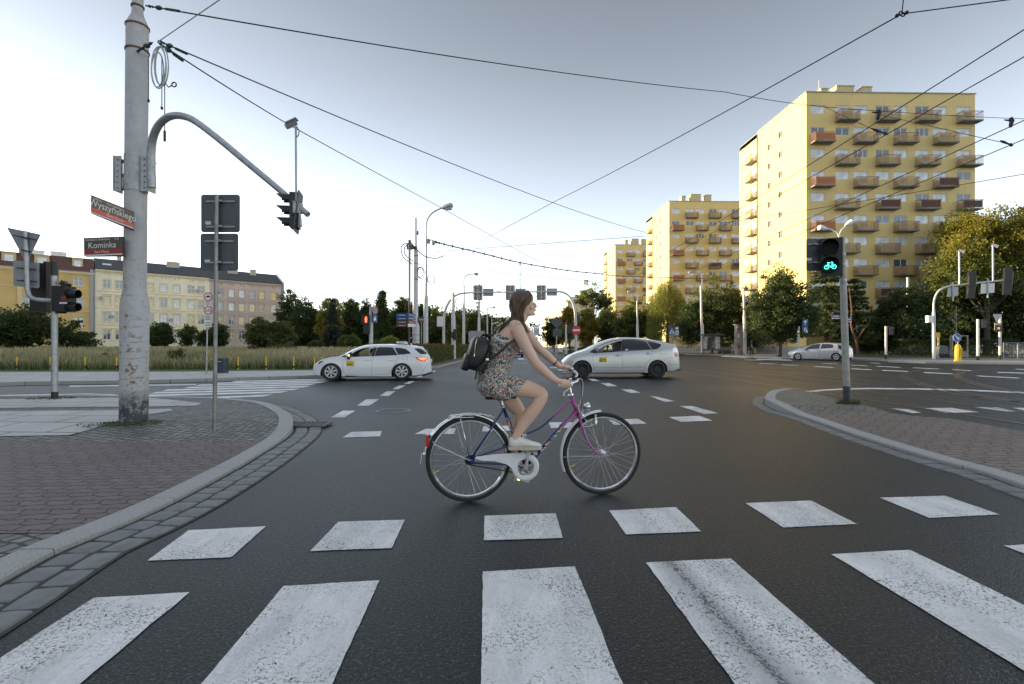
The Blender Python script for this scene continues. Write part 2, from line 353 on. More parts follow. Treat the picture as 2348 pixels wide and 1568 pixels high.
def zl(y): return 0.03+0.085*sst(6.2, 8.0, y)
def zr(y): return 0.03+0.09*sst(8.7, 9.6, y)
def GZ(px, py, zf):
    z = 0.03
    for _ in range(6):
        p = G(px, py, z); z = zf(p.y)
    return V((p.x, p.y, z))
def resample(pts, step):
    # Catmull-Rom then arc length
    q = []
    pts = [V((p[0], p[1])) for p in pts]
    P_ = [pts[0]*2-pts[1]]+pts+[pts[-1]*2-pts[-2]]
    for i in range(1, len(P_)-2):
        for k in range(24):
            t = k/24; a, b, c, d = P_[i-1], P_[i], P_[i+1], P_[i+2]
            q.append(0.5*((2*b)+(c-a)*t+(2*a-5*b+4*c-d)*t*t+(3*b-a-3*c+d)*t**3))
    q.append(pts[-1]); out = [q[0]]; acc = 0
    for i in range(1, len(q)):
        seg = (q[i]-q[i-1]).length
        while seg > 1e-9 and acc+seg >= step:
            t = (step-acc)/seg; q[i-1] = q[i-1].lerp(q[i], t); out.append(q[i-1].copy()); seg = (q[i]-q[i-1]).length; acc = 0
        acc += seg
    return out
def offset(line, d):
    out = []
    for i, p in enumerate(line):
        t = (line[min(i+1, len(line)-1)]-line[max(i-1, 0)]).normalized()
        out.append(p+V((-t.y, t.x))*d)
    return out
def sheet(mb, poly, zf, lift, step=0.25, y0=None, y1=None):
    bm = bmesh.new(); f = bm.faces.new([bm.verts.new((p[0], p[1], 0)) for p in poly])
    if f.normal.z < 0 or True: bm.normal_update()
    ys = [p[1] for p in poly]; a = max(min(ys), y0 if y0 is not None else -99); bb = min(max(ys), y1 if y1 is not None else 99)
    y = a+step
    while y < bb:
        bmesh.ops.bisect_plane(bm, geom=bm.verts[:]+bm.edges[:]+bm.faces[:], plane_co=(0, y, 0), plane_no=(0, 1, 0)); y += step
    bmesh.ops.triangulate(bm, faces=bm.faces[:]); bm.normal_update()
    for f in bm.faces:
        if f.normal.z < 0: f.normal_flip()
    bm.verts.index_update()
    mb.add([(v.co.x, v.co.y, zf(v.co.y)+lift) for v in bm.verts], [tuple(v.index for v in f.verts) for f in bm.faces]); bm.free()
def stone(mb, c, u, v, lu, lv, z, h, bev=0.014, jit=0.004):
    """one rounded stone: top ring inset, skirt down"""
    c = V((c[0], c[1])); dz = random.uniform(-jit, jit); rings = []
    for ins, zz in ((0.0, z-h), (0.0, z-bev*0.9+dz), (bev*0.35, z-bev*0.25+dz), (bev*1.3, z+dz)):
        r = []
        for sx, sy in ((-1, -1), (0, -1), (1, -1), (1, 0), (1, 1), (0, 1), (-1, 1), (-1, 0)):
            k = 0.93 if sx and sy and ins >= 0 else 1.0
            p = c+u*sx*(lu/2-ins)*k+v*sy*(lv/2-ins)*k; r.append((p.x, p.y, zz))
        rings += r
    fs = [(i*8+j, i*8+(j+1) % 8, (i+1)*8+(j+1) % 8, (i+1)*8+j) for i in range(3) for j in range(8)]+[tuple(range(24, 32))]
    mb.add(rings, fs)
def kerb_line(mbk, mbg, line, side, zf, kw=0.20, rows=2, sw=0.175, g0=0.035, grow=lambda p: True, kstep=1.0):
    """kerb stones along the line, gutter setts on the road side"""
    st = 0.1; per = int(kstep/st)
    inner = offset(line, side*kw)
    for i in range(0, len(line)-per, per):
        a = list(range(i, i+per+1)); vs = []; m = len(a)
        for q, k in enumerate(a):
            lo, hi = line[k], inner[k]
            if q in (0, m-1):
                k2 = a[1] if q == 0 else a[-2]; t = 0.05
                lo = lo.lerp(line[k2], t); hi = hi.lerp(inner[k2], t)
            z = zf(lo.y)+0.012; d = (hi-lo).normalized()
            for p, zz in ((lo, -0.05), (lo, z-0.012), (lo+d*0.012, z), (hi-d*0.004, z), (hi, z-0.03)): vs.append((p.x, p.y, zz))
        fs = [(q*5+j, (q+1)*5+j, (q+1)*5+j+1, q*5+j+1) for q in range(m-1) for j in range(4)]+[(0, 1, 2, 3, 4), tuple((m-1)*5+j for j in (4, 3, 2, 1, 0))]
        if side < 0: fs = [f[::-1] for f in fs]
        mbk.add(vs, fs)
    for r in range(rows):
        ol = offset(line, -side*(g0+sw/2+r*(sw+0.008))); acc = 0.0; i = 0
        fine = resample(ol, 0.02) if len(ol) > 3 else ol
        k = r*4
        while k < len(fine)-12:
            L = random.choice((9, 10, 11, 12)); k2 = min(k+L, len(fine)-1)
            c = (fine[k]+fine[k2])/2
            if grow(c):
                u = (fine[k2]-fine[k]).normalized(); stone(mbg, c, u, V((-u.y, u.x)), (k2-k)*0.02-0.009, sw*random.uniform(0.93, 1.0), 0.014, 0.05)
            k = k2
LP = [R1(*p) for p in ((-900, 1830), (-420, 1580), (0, 1350), (400, 1140), (750, 1000), (1050, 870), (1320, 735), (1600, 585), (1800, 465), (1890, 395), (1930, 340), (1930, 280), (1890, 240), (1780, 190), (1640, 167), (1400, 150), (980, 142), (540, 134), (0, 140))]
LW = [GZ(x, y, zl) for x, y in LP]; LW = [(p.x, p.y) for p in LW]+[(-22, 9.6), (-34, 5.5)]
lline = resample(LW, 0.1)
mbk, mbg = MB(), MB()
kerb_line(mbk, mbg, lline, 1, zl, grow=lambda p: p.x > -8 and p.y > 0.8)
struct('left_kerb', mbk, GRANITE); struct('left_gutter_stones', mbg, SETTST, smooth=True)
mid_ = offset(lline, 0.10)
mb = MB(); poly = [(p.x, p.y) for p in offset(lline, 0.17)[::2]]+[(-34, -9), (-6, -9)]
sheet(mb, poly, zl, 0.0); struct('pavement', mb, SETTS)
mb = MB(); gl = offset(lline, -0.02)[::2]; go = offset(lline, -0.41)[::2]
gi = [i for i in range(len(gl)) if gl[i].x > -8]
for a, b_ in zip(gi, gi[1:]): mb.quad((gl[a].x, gl[a].y, 0.005), (go[a].x, go[a].y, 0.005), (go[b_].x, go[b_].y, 0.005), (gl[b_].x, gl[b_].y, 0.005))
struct('left_gutter_bed', mb, JOINT)
yf = GZ(*R1(1500, 428), zl).y; yn = GZ(*R1(500, 1048), zl).y
mb = MB(); cen = [p for p in offset(lline, 0.185)[::2] if yn < p.y < yf and p.x < 2]
pf = GZ(*R1(0, 450), zl); pn = GZ(*R1(0, 1045), zl)
sheet(mb, [(-14, pn.y)]+[(cen[0].x, yn)]+[(p.x, p.y) for p in cen]+[(cen[-1].x, yf)]+[(-14, pf.y+0.6)], zl, 0.004); struct('cycle_path', mb, REDPAV)
mb = MB()
for pl in (((-900, 166), (0, 163), (780, 152), (985, 152), (1330, 187), (1300, 205), (980, 211), (400, 216), (-900, 232)), ((-900, 250), (0, 243), (780, 233), (1130, 227), (1140, 240), (985, 262), (700, 330), (470, 400), (0, 408), (-900, 415))):
    sheet(mb, [(q.x, q.y) for q in (GZ(*R1(*p), zl) for p in pl)], zl, 0.008)
struct('slab_path', mb, SLABS)
# --- right island
RP = [(p[0], p[1]) for p in ((905, 90), (880, 87), (840, 87), (800, 92), (745, 108), (722, 145), (760, 170), (820, 197), (915, 243), (1050, 290), (1250, 360), (1500, 440), (1800, 530), (2100, 610), (2348, 695), (2900, 880))]
RW = [GZ(*R2(*p), zr) for p in RP]
rline = resample([(p.x, p.y) for p in RW], 0.1)
mbk, mbg = MB(), MB(); kerb_line(mbk, mbg, rline, 1, zr, rows=1, sw=0.22, grow=lambda p: p.y < 12.2 and p.x < 7.0)
struct('island_kerb', mbk, GRANITE); struct('island_gutter_stones', mbg, SETTST, smooth=True)
ri = offset(rline, 0.17)[::2]
edge = [GZ(*R2(*p), zr) for p in ((2900, 430), (2348, 355), (1900, 275), (1520, 215), (1350, 190))]
edge = edge+[GZ(*R2(1150, 150), zr), GZ(*R2(1000, 105), zr)]
mb = MB(); sheet(mb, [(p.x, p.y) for p in ri]+[(p.x, p.y) for p in edge], zr, 0.0)
for a, b_ in zip(edge, edge[1:]): mb.quad((a.x, a.y, -0.02), (b_.x, b_.y, -0.02), (b_.x, b_.y, b_.z), (a.x, a.y, a.z))
struct('island_paving', mb, GREYPAV)
rin = [p for p in offset(rline, 0.19)[::2] if p.y < 8.9 and p.x > 3.5]
mb = MB(); e2 = [GZ(*R2(*p), zr) for p in ((2900, 436), (2348, 360), (1900, 280), (1560, 225))]
sheet(mb, [(p.x, p.y) for p in rin]+[(p.x-0.02, p.y) for p in e2], zr, 0.004); struct('island_cycle_path', mb, REDPAV2)

# ================================================================ painted markings
def ragged(pts, z):
    """paint edges are never dead straight: a few millimetres of wander along each side"""
    out = []
    for i, p in enumerate(pts):
        q = pts[(i+1) % len(pts)]; d = q-p; L = d.length; k = max(1, min(90, int(L/0.035))); e = V((-d.y, d.x, 0))/max(L, 1e-6); w = 0.0
        for j in range(k):
            if j: w = 0.5*w+random.uniform(-0.0022, 0.0022)
            out.append(p+d*j/k+e*(w if j else 0)+V((0, 0, 0)))
    return [(p.x, p.y, z) for p in out]
def mark(name, quads, m, z=0.004):
    mb = MB()
    for q in quads:
        pts = [G(x, y, z) for x, y in q]
        a = sum((pts[i].x*pts[(i+1) % len(pts)].y-pts[(i+1) % len(pts)].x*pts[i].y) for i in range(len(pts)))
        if a < 0: pts = pts[::-1]
        mb.poly(ragged([V((p.x, p.y, z)) for p in pts], z) if m in (PAINT, PAINTW) else [(p.x, p.y, z) for p in pts])
    return struct(name, mb, m)
zd = V((-0.051, 1, 0)).normalized()
def zebra(name, a, b_, L, m):
    p, q = G(*a, 0.004), G(*b_, 0.004); mb = MB(); mb.poly(ragged([p-zd*L, q-zd*L, q, p], 0.004))
    o = struct(name, mb, m); return o
sx = [((215, 1370), (435, 1357)), ((650, 1343), (870, 1330)), ((1107, 1310), (1318, 1298)), ((1480, 1289), (1675, 1280)), ((1905, 1270), (2085, 1260)), ((2300, 1250), (2462, 1243))]
q1 = G(1548, 1300); q2 = G(1800, 1568)
kk = (q2.x-q1.x)/(q2.y-q1.y)
TRK = paint_mat('tyre_worn_road_paint', 0.8, (q1.x-kk*q1.y, kk, 0.035))
for i, (a, b_) in enumerate(sx): zebra('zebra_stripe', a, b_, 4.0, TRK if i == 3 else (PAINTW if i in (0,) else PAINT))
mark('cycle_crossing_squares', [((432, 1215), (610, 1206), (530, 1277), (338, 1285)), ((775, 1196), (928, 1191), (898, 1256), (711, 1263)), ((1110, 1182), (1273, 1176), (1290, 1233), (1109, 1238)),
    ((1396, 1170), (1549, 1162), (1607, 1218), (1435, 1225)), ((1709, 1153), (1858.6, 1147), (1964.5, 1201), (1796, 1209)), ((2015.5, 1140.6), (2165, 1136), (2291, 1179), (2130.6, 1187))], PAINT)
mark('far_cycle_crossing_squares', [((785, 1003), (871, 1000), (875, 988), (805, 990)), ((950, 995), (1040, 995), (1045, 982), (975, 983)), ((1105, 989), (1175, 987), (1180, 975), (1108, 977)),
    ((1263, 981), (1335, 980), (1325, 968), (1258, 968)), ((1394, 962), (1463, 960), (1482, 971), (1408, 974)), ((1533.6, 956), (1603, 953), (1633, 964), (1561, 967)),
    ((2042.7, 936), (2080, 937.6), (2112, 946), (2092, 947)), (N(1480, 1355), N(1730, 1352), N(1965, 1390), N(1680, 1395)), (N(1920, 1347), N(2120, 1350), N(2290, 1382), N(2200, 1384)), (N(2250, 1352), N(2420, 1352), N(2500, 1378), N(2370, 1380))], PAINT)
dash = [[T3(*p) for p in q] for q in (((220, 1387), (320, 1387), (400, 1338), (310, 1338)), ((410, 1302), (500, 1302), (572, 1255), (480, 1255)), ((575, 1232), (640, 1232), (690, 1197), (625, 1198)),
    ((665, 1183), (712, 1183), (762, 1157), (715, 1157)), ((745, 1146), (788, 1146), (828, 1127), (787, 1127)), ((815, 1108), (850, 1108), (890, 1088), (855, 1088)), ((905, 1062), (960, 1062), (985, 1048), (945, 1048)))]
dash += [[A(*p) for p in q] for q in (((1195, 655), (1240, 657), (1280, 672), (1225, 672)), ((1280, 685), (1340, 685), (1400, 708), (1330, 708)), ((1420, 728), (1490, 728), (1555, 752), (1480, 752)),
    ((930, 577), (985, 577), (1000, 584), (950, 584)), ((980, 592), (1025, 592), (1040, 600), (1000, 600)), ((715, 514), (755, 514), (762, 526), (722, 526)))]
dash += [[R2(*p) for p in q] for q in (((185, 195), (265, 195), (430, 240), (340, 245)), ((0, 133), (40, 135), (155, 165), (90, 168)))]
mark('lane_dashes', dash, PAINTW, 0.0045)
far = []
for x0, y0, x1, y1, t in ((540, 995, 700, 1003, 7), (860, 1014, 1030, 1023, 7), (1120, 1028, 1338, 1037, 7), (1480, 1046, 1725, 1058, 8), (1940, 1075, 2290, 1094, 8), (860, 985, 990, 990, 5), (1075, 993, 1270, 1003, 6), (1390, 1007, 1600, 1017, 5), (1720, 1022, 1890, 1032, 5), (2110, 1045, 2348, 1053, 6),
                         (2270, 1018, 2400, 1024, 5), (1020, 965, 1100, 969, 5), (70, 970, 210, 974, 4), (260, 981, 400, 987, 5), (-60, 940, 80, 942, 4), (610, 970, 730, 975, 4)):
    far.append([N(x0, y0), N(x1, y1), N(x1+30, y1+t), N(x0+20, y0+t)])
arc = [(470, 1215), (660, 1198), (860, 1189), (1060, 1186), (1270, 1189), (1440, 1190), (1600, 1194), (1950, 1204), (2300, 1220), (2420, 1226)]
for (a, c), (d, e) in zip(arc, arc[1:]): far.append([N(a, c-5), N(d, e-5), N(d+4, e+6), N(a+6, c+7)])
for x0, y0, x1, y1 in ((40, 915, 240, 925), (60, 932, 330, 940), (-240, 905, -40, 916)): far.append([N(x0, y0), N(x1, y1), N(x1+40, y1+9), N(x0-10, y0+8)])
mark('far_lane_markings', far, FARPAINT, 0.0045)
lz = []
for xa, ya, xb, yb, t in ((480, 910, 627, 904, 4.8), (343, 904.5, 662, 896.5, 4.3), (358, 898.5, 690, 890.5, 4.0), (385, 892.5, 713, 884.5, 3.7), (433, 886.8, 725, 879.5, 3.4), (458, 881.5, 748, 875, 3.1), (500, 877, 765, 871, 2.8), (540, 873, 780, 867.5, 2.4)):
    lz.append(((xa, ya), (xb, yb), (xb-t*5, yb+t), (xa-t*4, ya+t)))
lz.append(((159, 884), (450, 880.5), (450, 882.5), (159, 886.5))); lz.append(((0, 905.5), (200, 902), (330, 907.5), (329, 908.8), (198, 903.6), (0, 907.5)))
mark('left_zebra_crossing', lz, FARPAINT, 0.0045)

# ---- tram rails let into the asphalt
RAILM = M('worn_rail', (0.20, 0.14, 0.09), 0.35, 0.8, 0.3, 2)
def rail(pts):
    mb = MB(); pts = [V((p[0], p[1])) for p in pts]; a, b_ = offset(pts, 0.035), offset(pts, -0.035); c, d = offset(pts, 0.08), offset(pts, -0.11)
    for L, R_, z, k in ((c, d, 0.0036, 1), (a, b_, 0.0066, 0)):
        mb.mi = k
        for i in range(len(pts)-1): mb.quad((L[i].x, L[i].y, z), (R_[i].x, R_[i].y, z), (R_[i+1].x, R_[i+1].y, z), (L[i+1].x, L[i+1].y, z))
    for i, f in enumerate(mb.f):
        p0, p1, p2 = [V(mb.v[j]) for j in f[:3]]
        if (p1-p0).cross(p2-p0).z < 0: mb.f[i] = f[::-1]
    o = mesh_obj('tram_rail', mb, [RAILM, RAILBED]); return tag(o, kind='structure')
RAILBED = M('rail_groove_tar', (0.06, 0.05, 0.042), 0.7, 0, 0.3, 5)
for x in (8.15, 9.58, 11.2, 12.63): rail([(x, -10), (x, 40), (x-0.3, 120), (x-0.6, 400)])
for pts in (((2348, 1312), (2100, 1272), (1900, 1238), (1600, 1180), (1400, 1120), (1330, 1088), (1340, 1062), (1440, 1036), (1580, 1018)), ((2348, 1330), (1900, 1256), (1560, 1190), (1380, 1128), (1315, 1088), (1325, 1058), (1400, 1035)),
            ((2348, 1222), (2100, 1178), (1900, 1130), (1795, 1092), (1800, 1062), (1900, 1037), (2150, 1012)), ((2348, 1234), (2080, 1188), (1880, 1140), (1770, 1094), (1778, 1060), (1850, 1038))):
    rail(resample([(g.x, g.y) for g in (G(*N(*p)) for p in pts)], 0.5))

# ---- far pavements, lawns
mb = MB(); fl = [G(x, y, 0.1) for x, y in ((-260, 889), (0, 876.5), (350, 871), (560, 865), (700, 861), (780, 858))]
bl = [G(x, y, 0.1) for x, y in ((780, 849), (690, 849), (400, 852), (0, 852.5), (-300, 856))]
mb.poly([(p.x, p.y, 0.1) for p in fl+bl]); struct('far_left_pavement', mb, SLABS)
mbk = MB()
fr = resample([(p.x, p.y) for p in fl], 0.1); fi = offset(fr, 0.0)
o_ = offset(fr, -0.16)
for i in range(0, len(fr)-10, 10):
    a, b_ = fr[i], fr[i+10]; c, d = o_[i], o_[i+10]; b2 = b_.lerp(a, 0.02); d2 = d.lerp(c, 0.02)
    mbk.add([(c.x, c.y, -0.02), (d2.x, d2.y, -0.02), (d2.x, d2.y, 0.112), (c.x, c.y, 0.112), (a.x, a.y, 0.112), (b2.x, b2.y, 0.112), (b2.x, b2.y, -0.02), (a.x, a.y, -0.02)], [(0, 1, 2, 3), (3, 2, 5, 4), (4, 5, 6, 7), (0, 3, 4, 7), (1, 6, 5, 2)])
struct('far_left_kerb', mbk, GRANITE)
mb = MB(); lawn = [(p.x, p.y) for p in bl][::-1]
lw = [(-75, 10)]+lawn+[(-9, 26), (-10, 60), (-16, 140), (-60, 140), (-110, 108), (-160, 60)]
mb.poly([(x, y, 0.06) for x, y in lw]); struct('wild_meadow', mb, GRASSM)
# right: far plaza, its lawn and the traffic island
pz = [G(x, y, 0.1) for x, y in ((1575, 811.5), (1750, 817.5), (1950, 823.2), (2120, 827.5), (2350, 830.5), (2700, 836))]
mb = MB(); mb.poly([(p.x, p.y, 0.1) for p in pz]+[(110, 30, 0.1), (110, 160, 0.1), (16.5, 160, 0.1), (16.5, 72, 0.1)]); struct('far_plaza', mb, FARPAV)
mbk = MB(); pr = resample([(16.5, 160), (16.4, 100), (16.6, 76)]+[(p.x, p.y) for p in pz]+[(110, 30)], 0.25); po = offset(pr, -0.2)
for i in range(len(pr)-1): 
    a, b_, c, d = pr[i], pr[i+1], po[i], po[i+1]
    mbk.quad((c.x, c.y, -0.02), (d.x, d.y, -0.02), (d.x, d.y, 0.115), (c.x, c.y, 0.115)); mbk.quad((c.x, c.y, 0.115), (d.x, d.y, 0.115), (b_.x, b_.y, 0.115), (a.x, a.y, 0.115))
struct('far_plaza_kerb', mbk, GRANITE)
mb = MB(); mb.poly([(34, 60, 0.14), (36, 48, 0.14), (110, 38, 0.14), (110, 62, 0.14), (60, 62, 0.14)]); struct('lawn_strip', mb, GRASSM)
mb = MB(); isl = [G(x, y, 0.0) for x, y in ((2035, 830.5), (2120, 833.5), (2350, 836), (2700, 838), (2700, 833), (2350, 830.5), (2150, 828.2), (2060, 828))]
mb.prism([(p.x, p.y, -0.02) for p in isl], (0, 0, 0.14)); struct('tram_refuge', mb, GRANITE)
# median with hedge
mb = MB(); md = [(-4.1, 27.6), (-3.9, 40), (-3.9, 120), (-9.6, 120), (-9.6, 27.6), (-8.8, 25.6), (-7, 24.6), (-5.2, 25.2)]
mb.prism([(x, y, -0.02) for x, y in md], (0, 0, 0.14)); struct('median_kerb', mb, GRANITE)
mb = MB(); mb.poly([(x*0.97-0.2, y*0.996+0.35, 0.126) for x, y in md]); struct('median_soil', mb, SOIL)

# ---- ironwork in the ground
IRON = M('cast_iron', (0.13, 0.13, 0.125), 0.6, 0.4, 0.25, 12, 0.5, 60)
def manhole(px, py, r, label):
    c = G(px, py, 0); o = thing('manhole_cover', label, 'manhole cover', (c.x, c.y, 0))
    mb = MB(); mb.lathe((c.x, c.y, 0), (0, 0, 1), [(0.001, r), (0.012, r-0.006), (0.012, r-0.045), (0.004, r-0.052)], 40); mesh_obj('rim', mb, M('old_concrete', (0.2, 0.2, 0.19), 0.7), o)
    mb = MB(); mb.disc((c.x, c.y, 0.004), (0, 0, 1), r-0.056, 0.010, 40)
    for k in range(-4, 5):
        for j in range(-4, 5):
            if k*k+j*j < 17: mb.box((c.x+k*r*0.19, c.y+j*r*0.19, 0.011), (r*0.11, r*0.11, 0.006))
    mesh_obj('lid', mb, IRON, o)
manhole(901, 942, 0.34, 'round iron manhole cover sunk in the asphalt beside the dashed line')
c = G(*R1(2030, 338)); o = thing('drain_grate', 'rectangular iron drain grate in the gutter at the kerb bend', 'drain grate', (c.x, c.y, 0))
mb = MB()
for k in range(9): mb.box((c.x-0.28+k*0.07, c.y, 0.03), (0.028, 0.34, 0.02))
mesh_obj('bars', mb, IRON, o); mb = MB()
for s in (-1, 1): mb.box((c.x, c.y+s*0.19, 0.032), (0.66, 0.035, 0.024)); mb.box((c.x+s*0.315, c.y, 0.032), (0.03, 0.345, 0.022))
mesh_obj('frame', mb, IRON, o)
# ================================================================ buildings
def ribbed(name, col, per=0.16, st=0.5, ang=0.0):
    m, n, l, b, src = newmat(name)
    s = rot(n, l, src, ang)
    wv = n.new('ShaderNodeTexWave'); wv.inputs['Scale'].default_value = 1/per/3.1416*0.5*2; wv.bands_direction = 'X'; l.new(s, wv.inputs['Vector'])
    bg_ = noise(n, l, src, 0.25, 4); fn = noise(n, l, rot(n, l, src, 0, (1, 1, 0.12)), 1.2, 5)
    c = mixc(n, l, ramp(n, l, bg_, 0.35, 0.65), [v*0.92 for v in col], col)
    c = mixc(n, l, ramp(n, l, fn, 0.5, 0.75, 0, 0.12), c, [v*0.7 for v in col])
    l.new(c, b.inputs['Base Color']); b.inputs['Roughness'].default_value = 0.55
    bumpn(n, l, b, wv.outputs['Fac'], st, 0.05); return m
TYEL = ribbed('yellow_ribbed_cladding', (0.70, 0.535, 0.215))
PVC = M('white_window_frame', (0.70, 0.70, 0.70), 0.4, 0, 0.04)
PANE = M('window_pane', (0.10, 0.125, 0.16), 0.05, 0, 0.35, 0.6, spec=1.0)
PANE2 = M('curtained_pane', (0.56, 0.59, 0.63), 0.12, 0, 0.3, 1.2, spec=0.8)
PANE3 = M('warm_reflection_pane', (0.55, 0.42, 0.16), 0.1, 0, 0.4, 1.5, spec=0.8)  # yellow reflected light painted into the pane colour
CONC = M('balcony_concrete', (0.20, 0.19, 0.175), 0.8, 0, 0.3, 3)
BROWN = M('brown_rail_paint', (0.26, 0.12, 0.08), 0.55, 0, 0.25, 3)
ORNG = M('orange_panel', (0.52, 0.20, 0.07), 0.5, 0, 0.15, 3)
BEIGE = M('beige_panel', (0.50, 0.38, 0.20), 0.5, 0, 0.15, 3)
DBRN = M('dark_brown_panel', (0.05, 0.028, 0.022), 0.6, 0, 0.2, 3)
def holes_wall(mb, o, U, W, N_, w, h, holes, depth):
    """wall w x h in the plane o + U*u + W*v with openings (u0,u1,v0,v1) and reveals running back along -N_"""
    o, U, W, N_ = V(o), V(U), V(W), V(N_)
    us = sorted({0.0, w, *[round(x, 4) for q in holes for x in q[:2]]}); vs = sorted({0.0, h, *[round(x, 4) for q in holes for x in q[2:]]})
    rows = {}
    for j in range(len(vs)-1):
        vm = (vs[j]+vs[j+1])/2; run = None
        for i in range(len(us)-1):
            um = (us[i]+us[i+1])/2
            hit = any(q[0] < um < q[1] and q[2] < vm < q[3] for q in holes)
            if not hit: mb.quad(o+U*us[i]+W*vs[j], o+U*us[i+1]+W*vs[j], o+U*us[i+1]+W*vs[j+1], o+U*us[i]+W*vs[j+1])
    for a, b_, c, d in holes:
        p = [o+U*a+W*c, o+U*b_+W*c, o+U*b_+W*d, o+U*a+W*d]; k = [x-N_*depth for x in p]
        for i in range(4): j = (i+1) % 4; mb.quad(p[i], p[j], k[j], k[i])
def window_mesh(U, W, N_, w, h, muls, fr=0.07, t=0.06, cross=None):
    """frame centred at the origin of the opening's lower left corner"""
    mb = MB(); U, W, N_ = V(U), V(W), V(N_)
    def bar(u0, u1, v0, v1, tt=t): mb.box(U*(u0+u1)/2+W*(v0+v1)/2, (u1-u0, tt, v1-v0), U, N_, W)
    bar(0, w, 0, fr); bar(0, w, h-fr, h); bar(0, fr, fr, h-fr); bar(w-fr, w, fr, h-fr)
    for m in muls: bar(w*m-fr*0.6, w*m+fr*0.6, fr, h-fr, t*0.9)
    if cross: bar(fr, w-fr, h*cross-fr*0.4, h*cross+fr*0.4, t*0.8)
    return mb
def shared(name, mb, mats):
    me = bpy.data.meshes.new(name); me.from_pydata(mb.v, [], mb.f)
    for m in mats: me.materials.append(m)
    if len(mats) > 1: me.polygons.foreach_set('material_index', mb.m)
    return me
def inst(name, me, loc, parent):
    o = bpy.data.objects.new(name, me); COL.objects.link(o); o.parent = parent; o.location = loc; return o
def tower(label, grp, cx, cy, yaw, seed, front_rows, doors=True):
    rnd = random.Random(seed)
    root = thing('apartment_tower', label, 'tower block', (cx, cy, 0), grp); root.rotation_euler.z = yaw
    X, Y, Z = V((1, 0, 0)), V((0, 1, 0)), V((0, 0, 1)); Wd, FH, NS = 21.6, 2.75, 11; top = 33.0; z0 = top-1.62-1.0
    cols = [0.58, 3.70, 6.02, 8.83, 11.14, 13.9, 16.2, 19.22]; ww, wh = 1.78, 1.02
    holes = []; win = []
    for r in range(NS):
        zz = z0-r*FH
        for k, c in enumerate(cols):
            bal = (r+k) % 2 == 1
            win.append((c, zz, bal)); holes.append((c, c+ww, zz, zz+wh) if not bal else (c, c+ww, zz-0.0, zz+wh))
            if bal: holes.append((c+0.95, c+ww, zz-1.0, zz))
    if front_rows is None:
        pass
    mb = MB(); holes_wall(mb, (0, 0, 0), X, Z, -Y, Wd, top, holes, 0.16)
    # left wall: near half (small stair windows), then a slim step and the bay with balconies
    sm = []
    for r in range(NS):
        zz = z0-0.1-r*FH
        sm.append((12-5.35-0.35, zz-0.95)); sm.append((12-2.55-0.35-0.6, zz-1.75))
    L1, L2 = 12.0, 17.8
    lh = []
    for r in range(NS):
        zz = z0-r*FH
        lh.append((5.45, 6.4, zz-0.65, zz+0.3)); lh.append((8.25, 9.2, zz-1.25, zz-0.3))
    holes_wall(mb, (0, L1, 0), -Y, Z, -X, L1, top, [(L1-b_, L1-a, c, d) for a, b_, c, d in lh], 0.16)
    bh = []
    for r in range(NS):
        zz = z0-0.2-r*FH
        bh.append((L2-16.8, L2-15.0, zz-0.1, zz+0.95)); bh.append((L2-14.0, L2-12.6, zz-1.15, zz+0.85))
    holes_wall(mb, (0.12, L2, 0), -Y, Z, -X, L2-L1, top-0.6, bh, 0.16)
    mb.quad((0, L1, top), (0, L1, 0), (0.12, L1, 0), (0.12, L1, top)); mb.quad((Wd, 0, 0), (Wd, L2, 0), (Wd, L2, top), (Wd, 0, top)); mb.quad((Wd, L2, 0), (0.12, L2, 0), (0.12, L2, top), (Wd, L2, top))
    mesh_w = shared('tower_wall', mb, [TYEL])
    inst('wall', mesh_w, (0, 0, 0), root)
    mb = MB(); mb.box((Wd/2, L2/2, top-0.02), (Wd-0.1, L2-0.1, 0.1)); mb.box((Wd/2, -0.02, top+0.05), (Wd+0.2, 0.18, 0.12)); mb.box((-0.02, L1/2, top+0.05), (0.18, L1-0.2, 0.12)); mb.box((Wd, L2/2, top+0.05), (0.18, L2, 0.12))
    rf = inst('roof', shared('tower_roof', mb, [LGREY]), (0, 0, 0), root)
    mb = MB()
    for x, w_, h_ in ((4.4, 0.9, 2.0), (7.2, 2.3, 2.4), (10.1, 1.3, 2.3)):
        mb.box((x, 4, top+h_/2+0.1), (w_, 1.6, h_)); mb.box((x, 4, top+h_+0.15), (w_+0.2, 1.8, 0.1))
    mb.cyl((4.2, 4, top), (4.2, 4, top+3.6), 0.05, n=6)
    inst('roof_vent', shared('vents', mb, [M('vent_yellow', (0.5, 0.42, 0.22), 0.7)]), (0, 0, 0), rf)
    wA = shared('window', window_mesh(X, Z, -Y, ww, wh, (0.5,)), [PVC]); wB = shared('window', window_mesh(X, Z, -Y, ww, wh, (0.34, 0.67)), [PVC]); wD = MB()
    d = window_mesh(X, Z, -Y, ww, wh, (0.53,)); d.box((0.95+0.035, 0, -0.5), (0.07, 0.06, 1.0)); d.box((ww-0.035, 0, -0.5), (0.07, 0.06, 1.0)); d.box((0.95+0.415, 0, -0.96), (0.69, 0.06, 0.07))
    wD = shared('window', d, [PVC])
    def pn(w, h, dn=False):
        mb = MB(); mb.box((w/2, 0.01, h/2), (w-0.04, 0.012, h-0.04))
        if dn: mb.box(((0.95+w)/2, 0.01, -0.5), (w-0.95-0.1, 0.012, 0.98))
        return mb
    panes = [shared('pane', pn(ww, wh), [m]) for m in (PANE, PANE2, PANE2)]; panesD = [shared('pane', pn(ww, wh, 1), [m]) for m in (PANE, PANE2, PANE2)]
    bm_ = MB(); bw, bd = 2.62, 1.05
    bm_.mi = 0; bm_.box((bw/2, -bd/2, -0.09), (bw, bd, 0.16))
    slab = shared('balcony', bm_, [CONC])
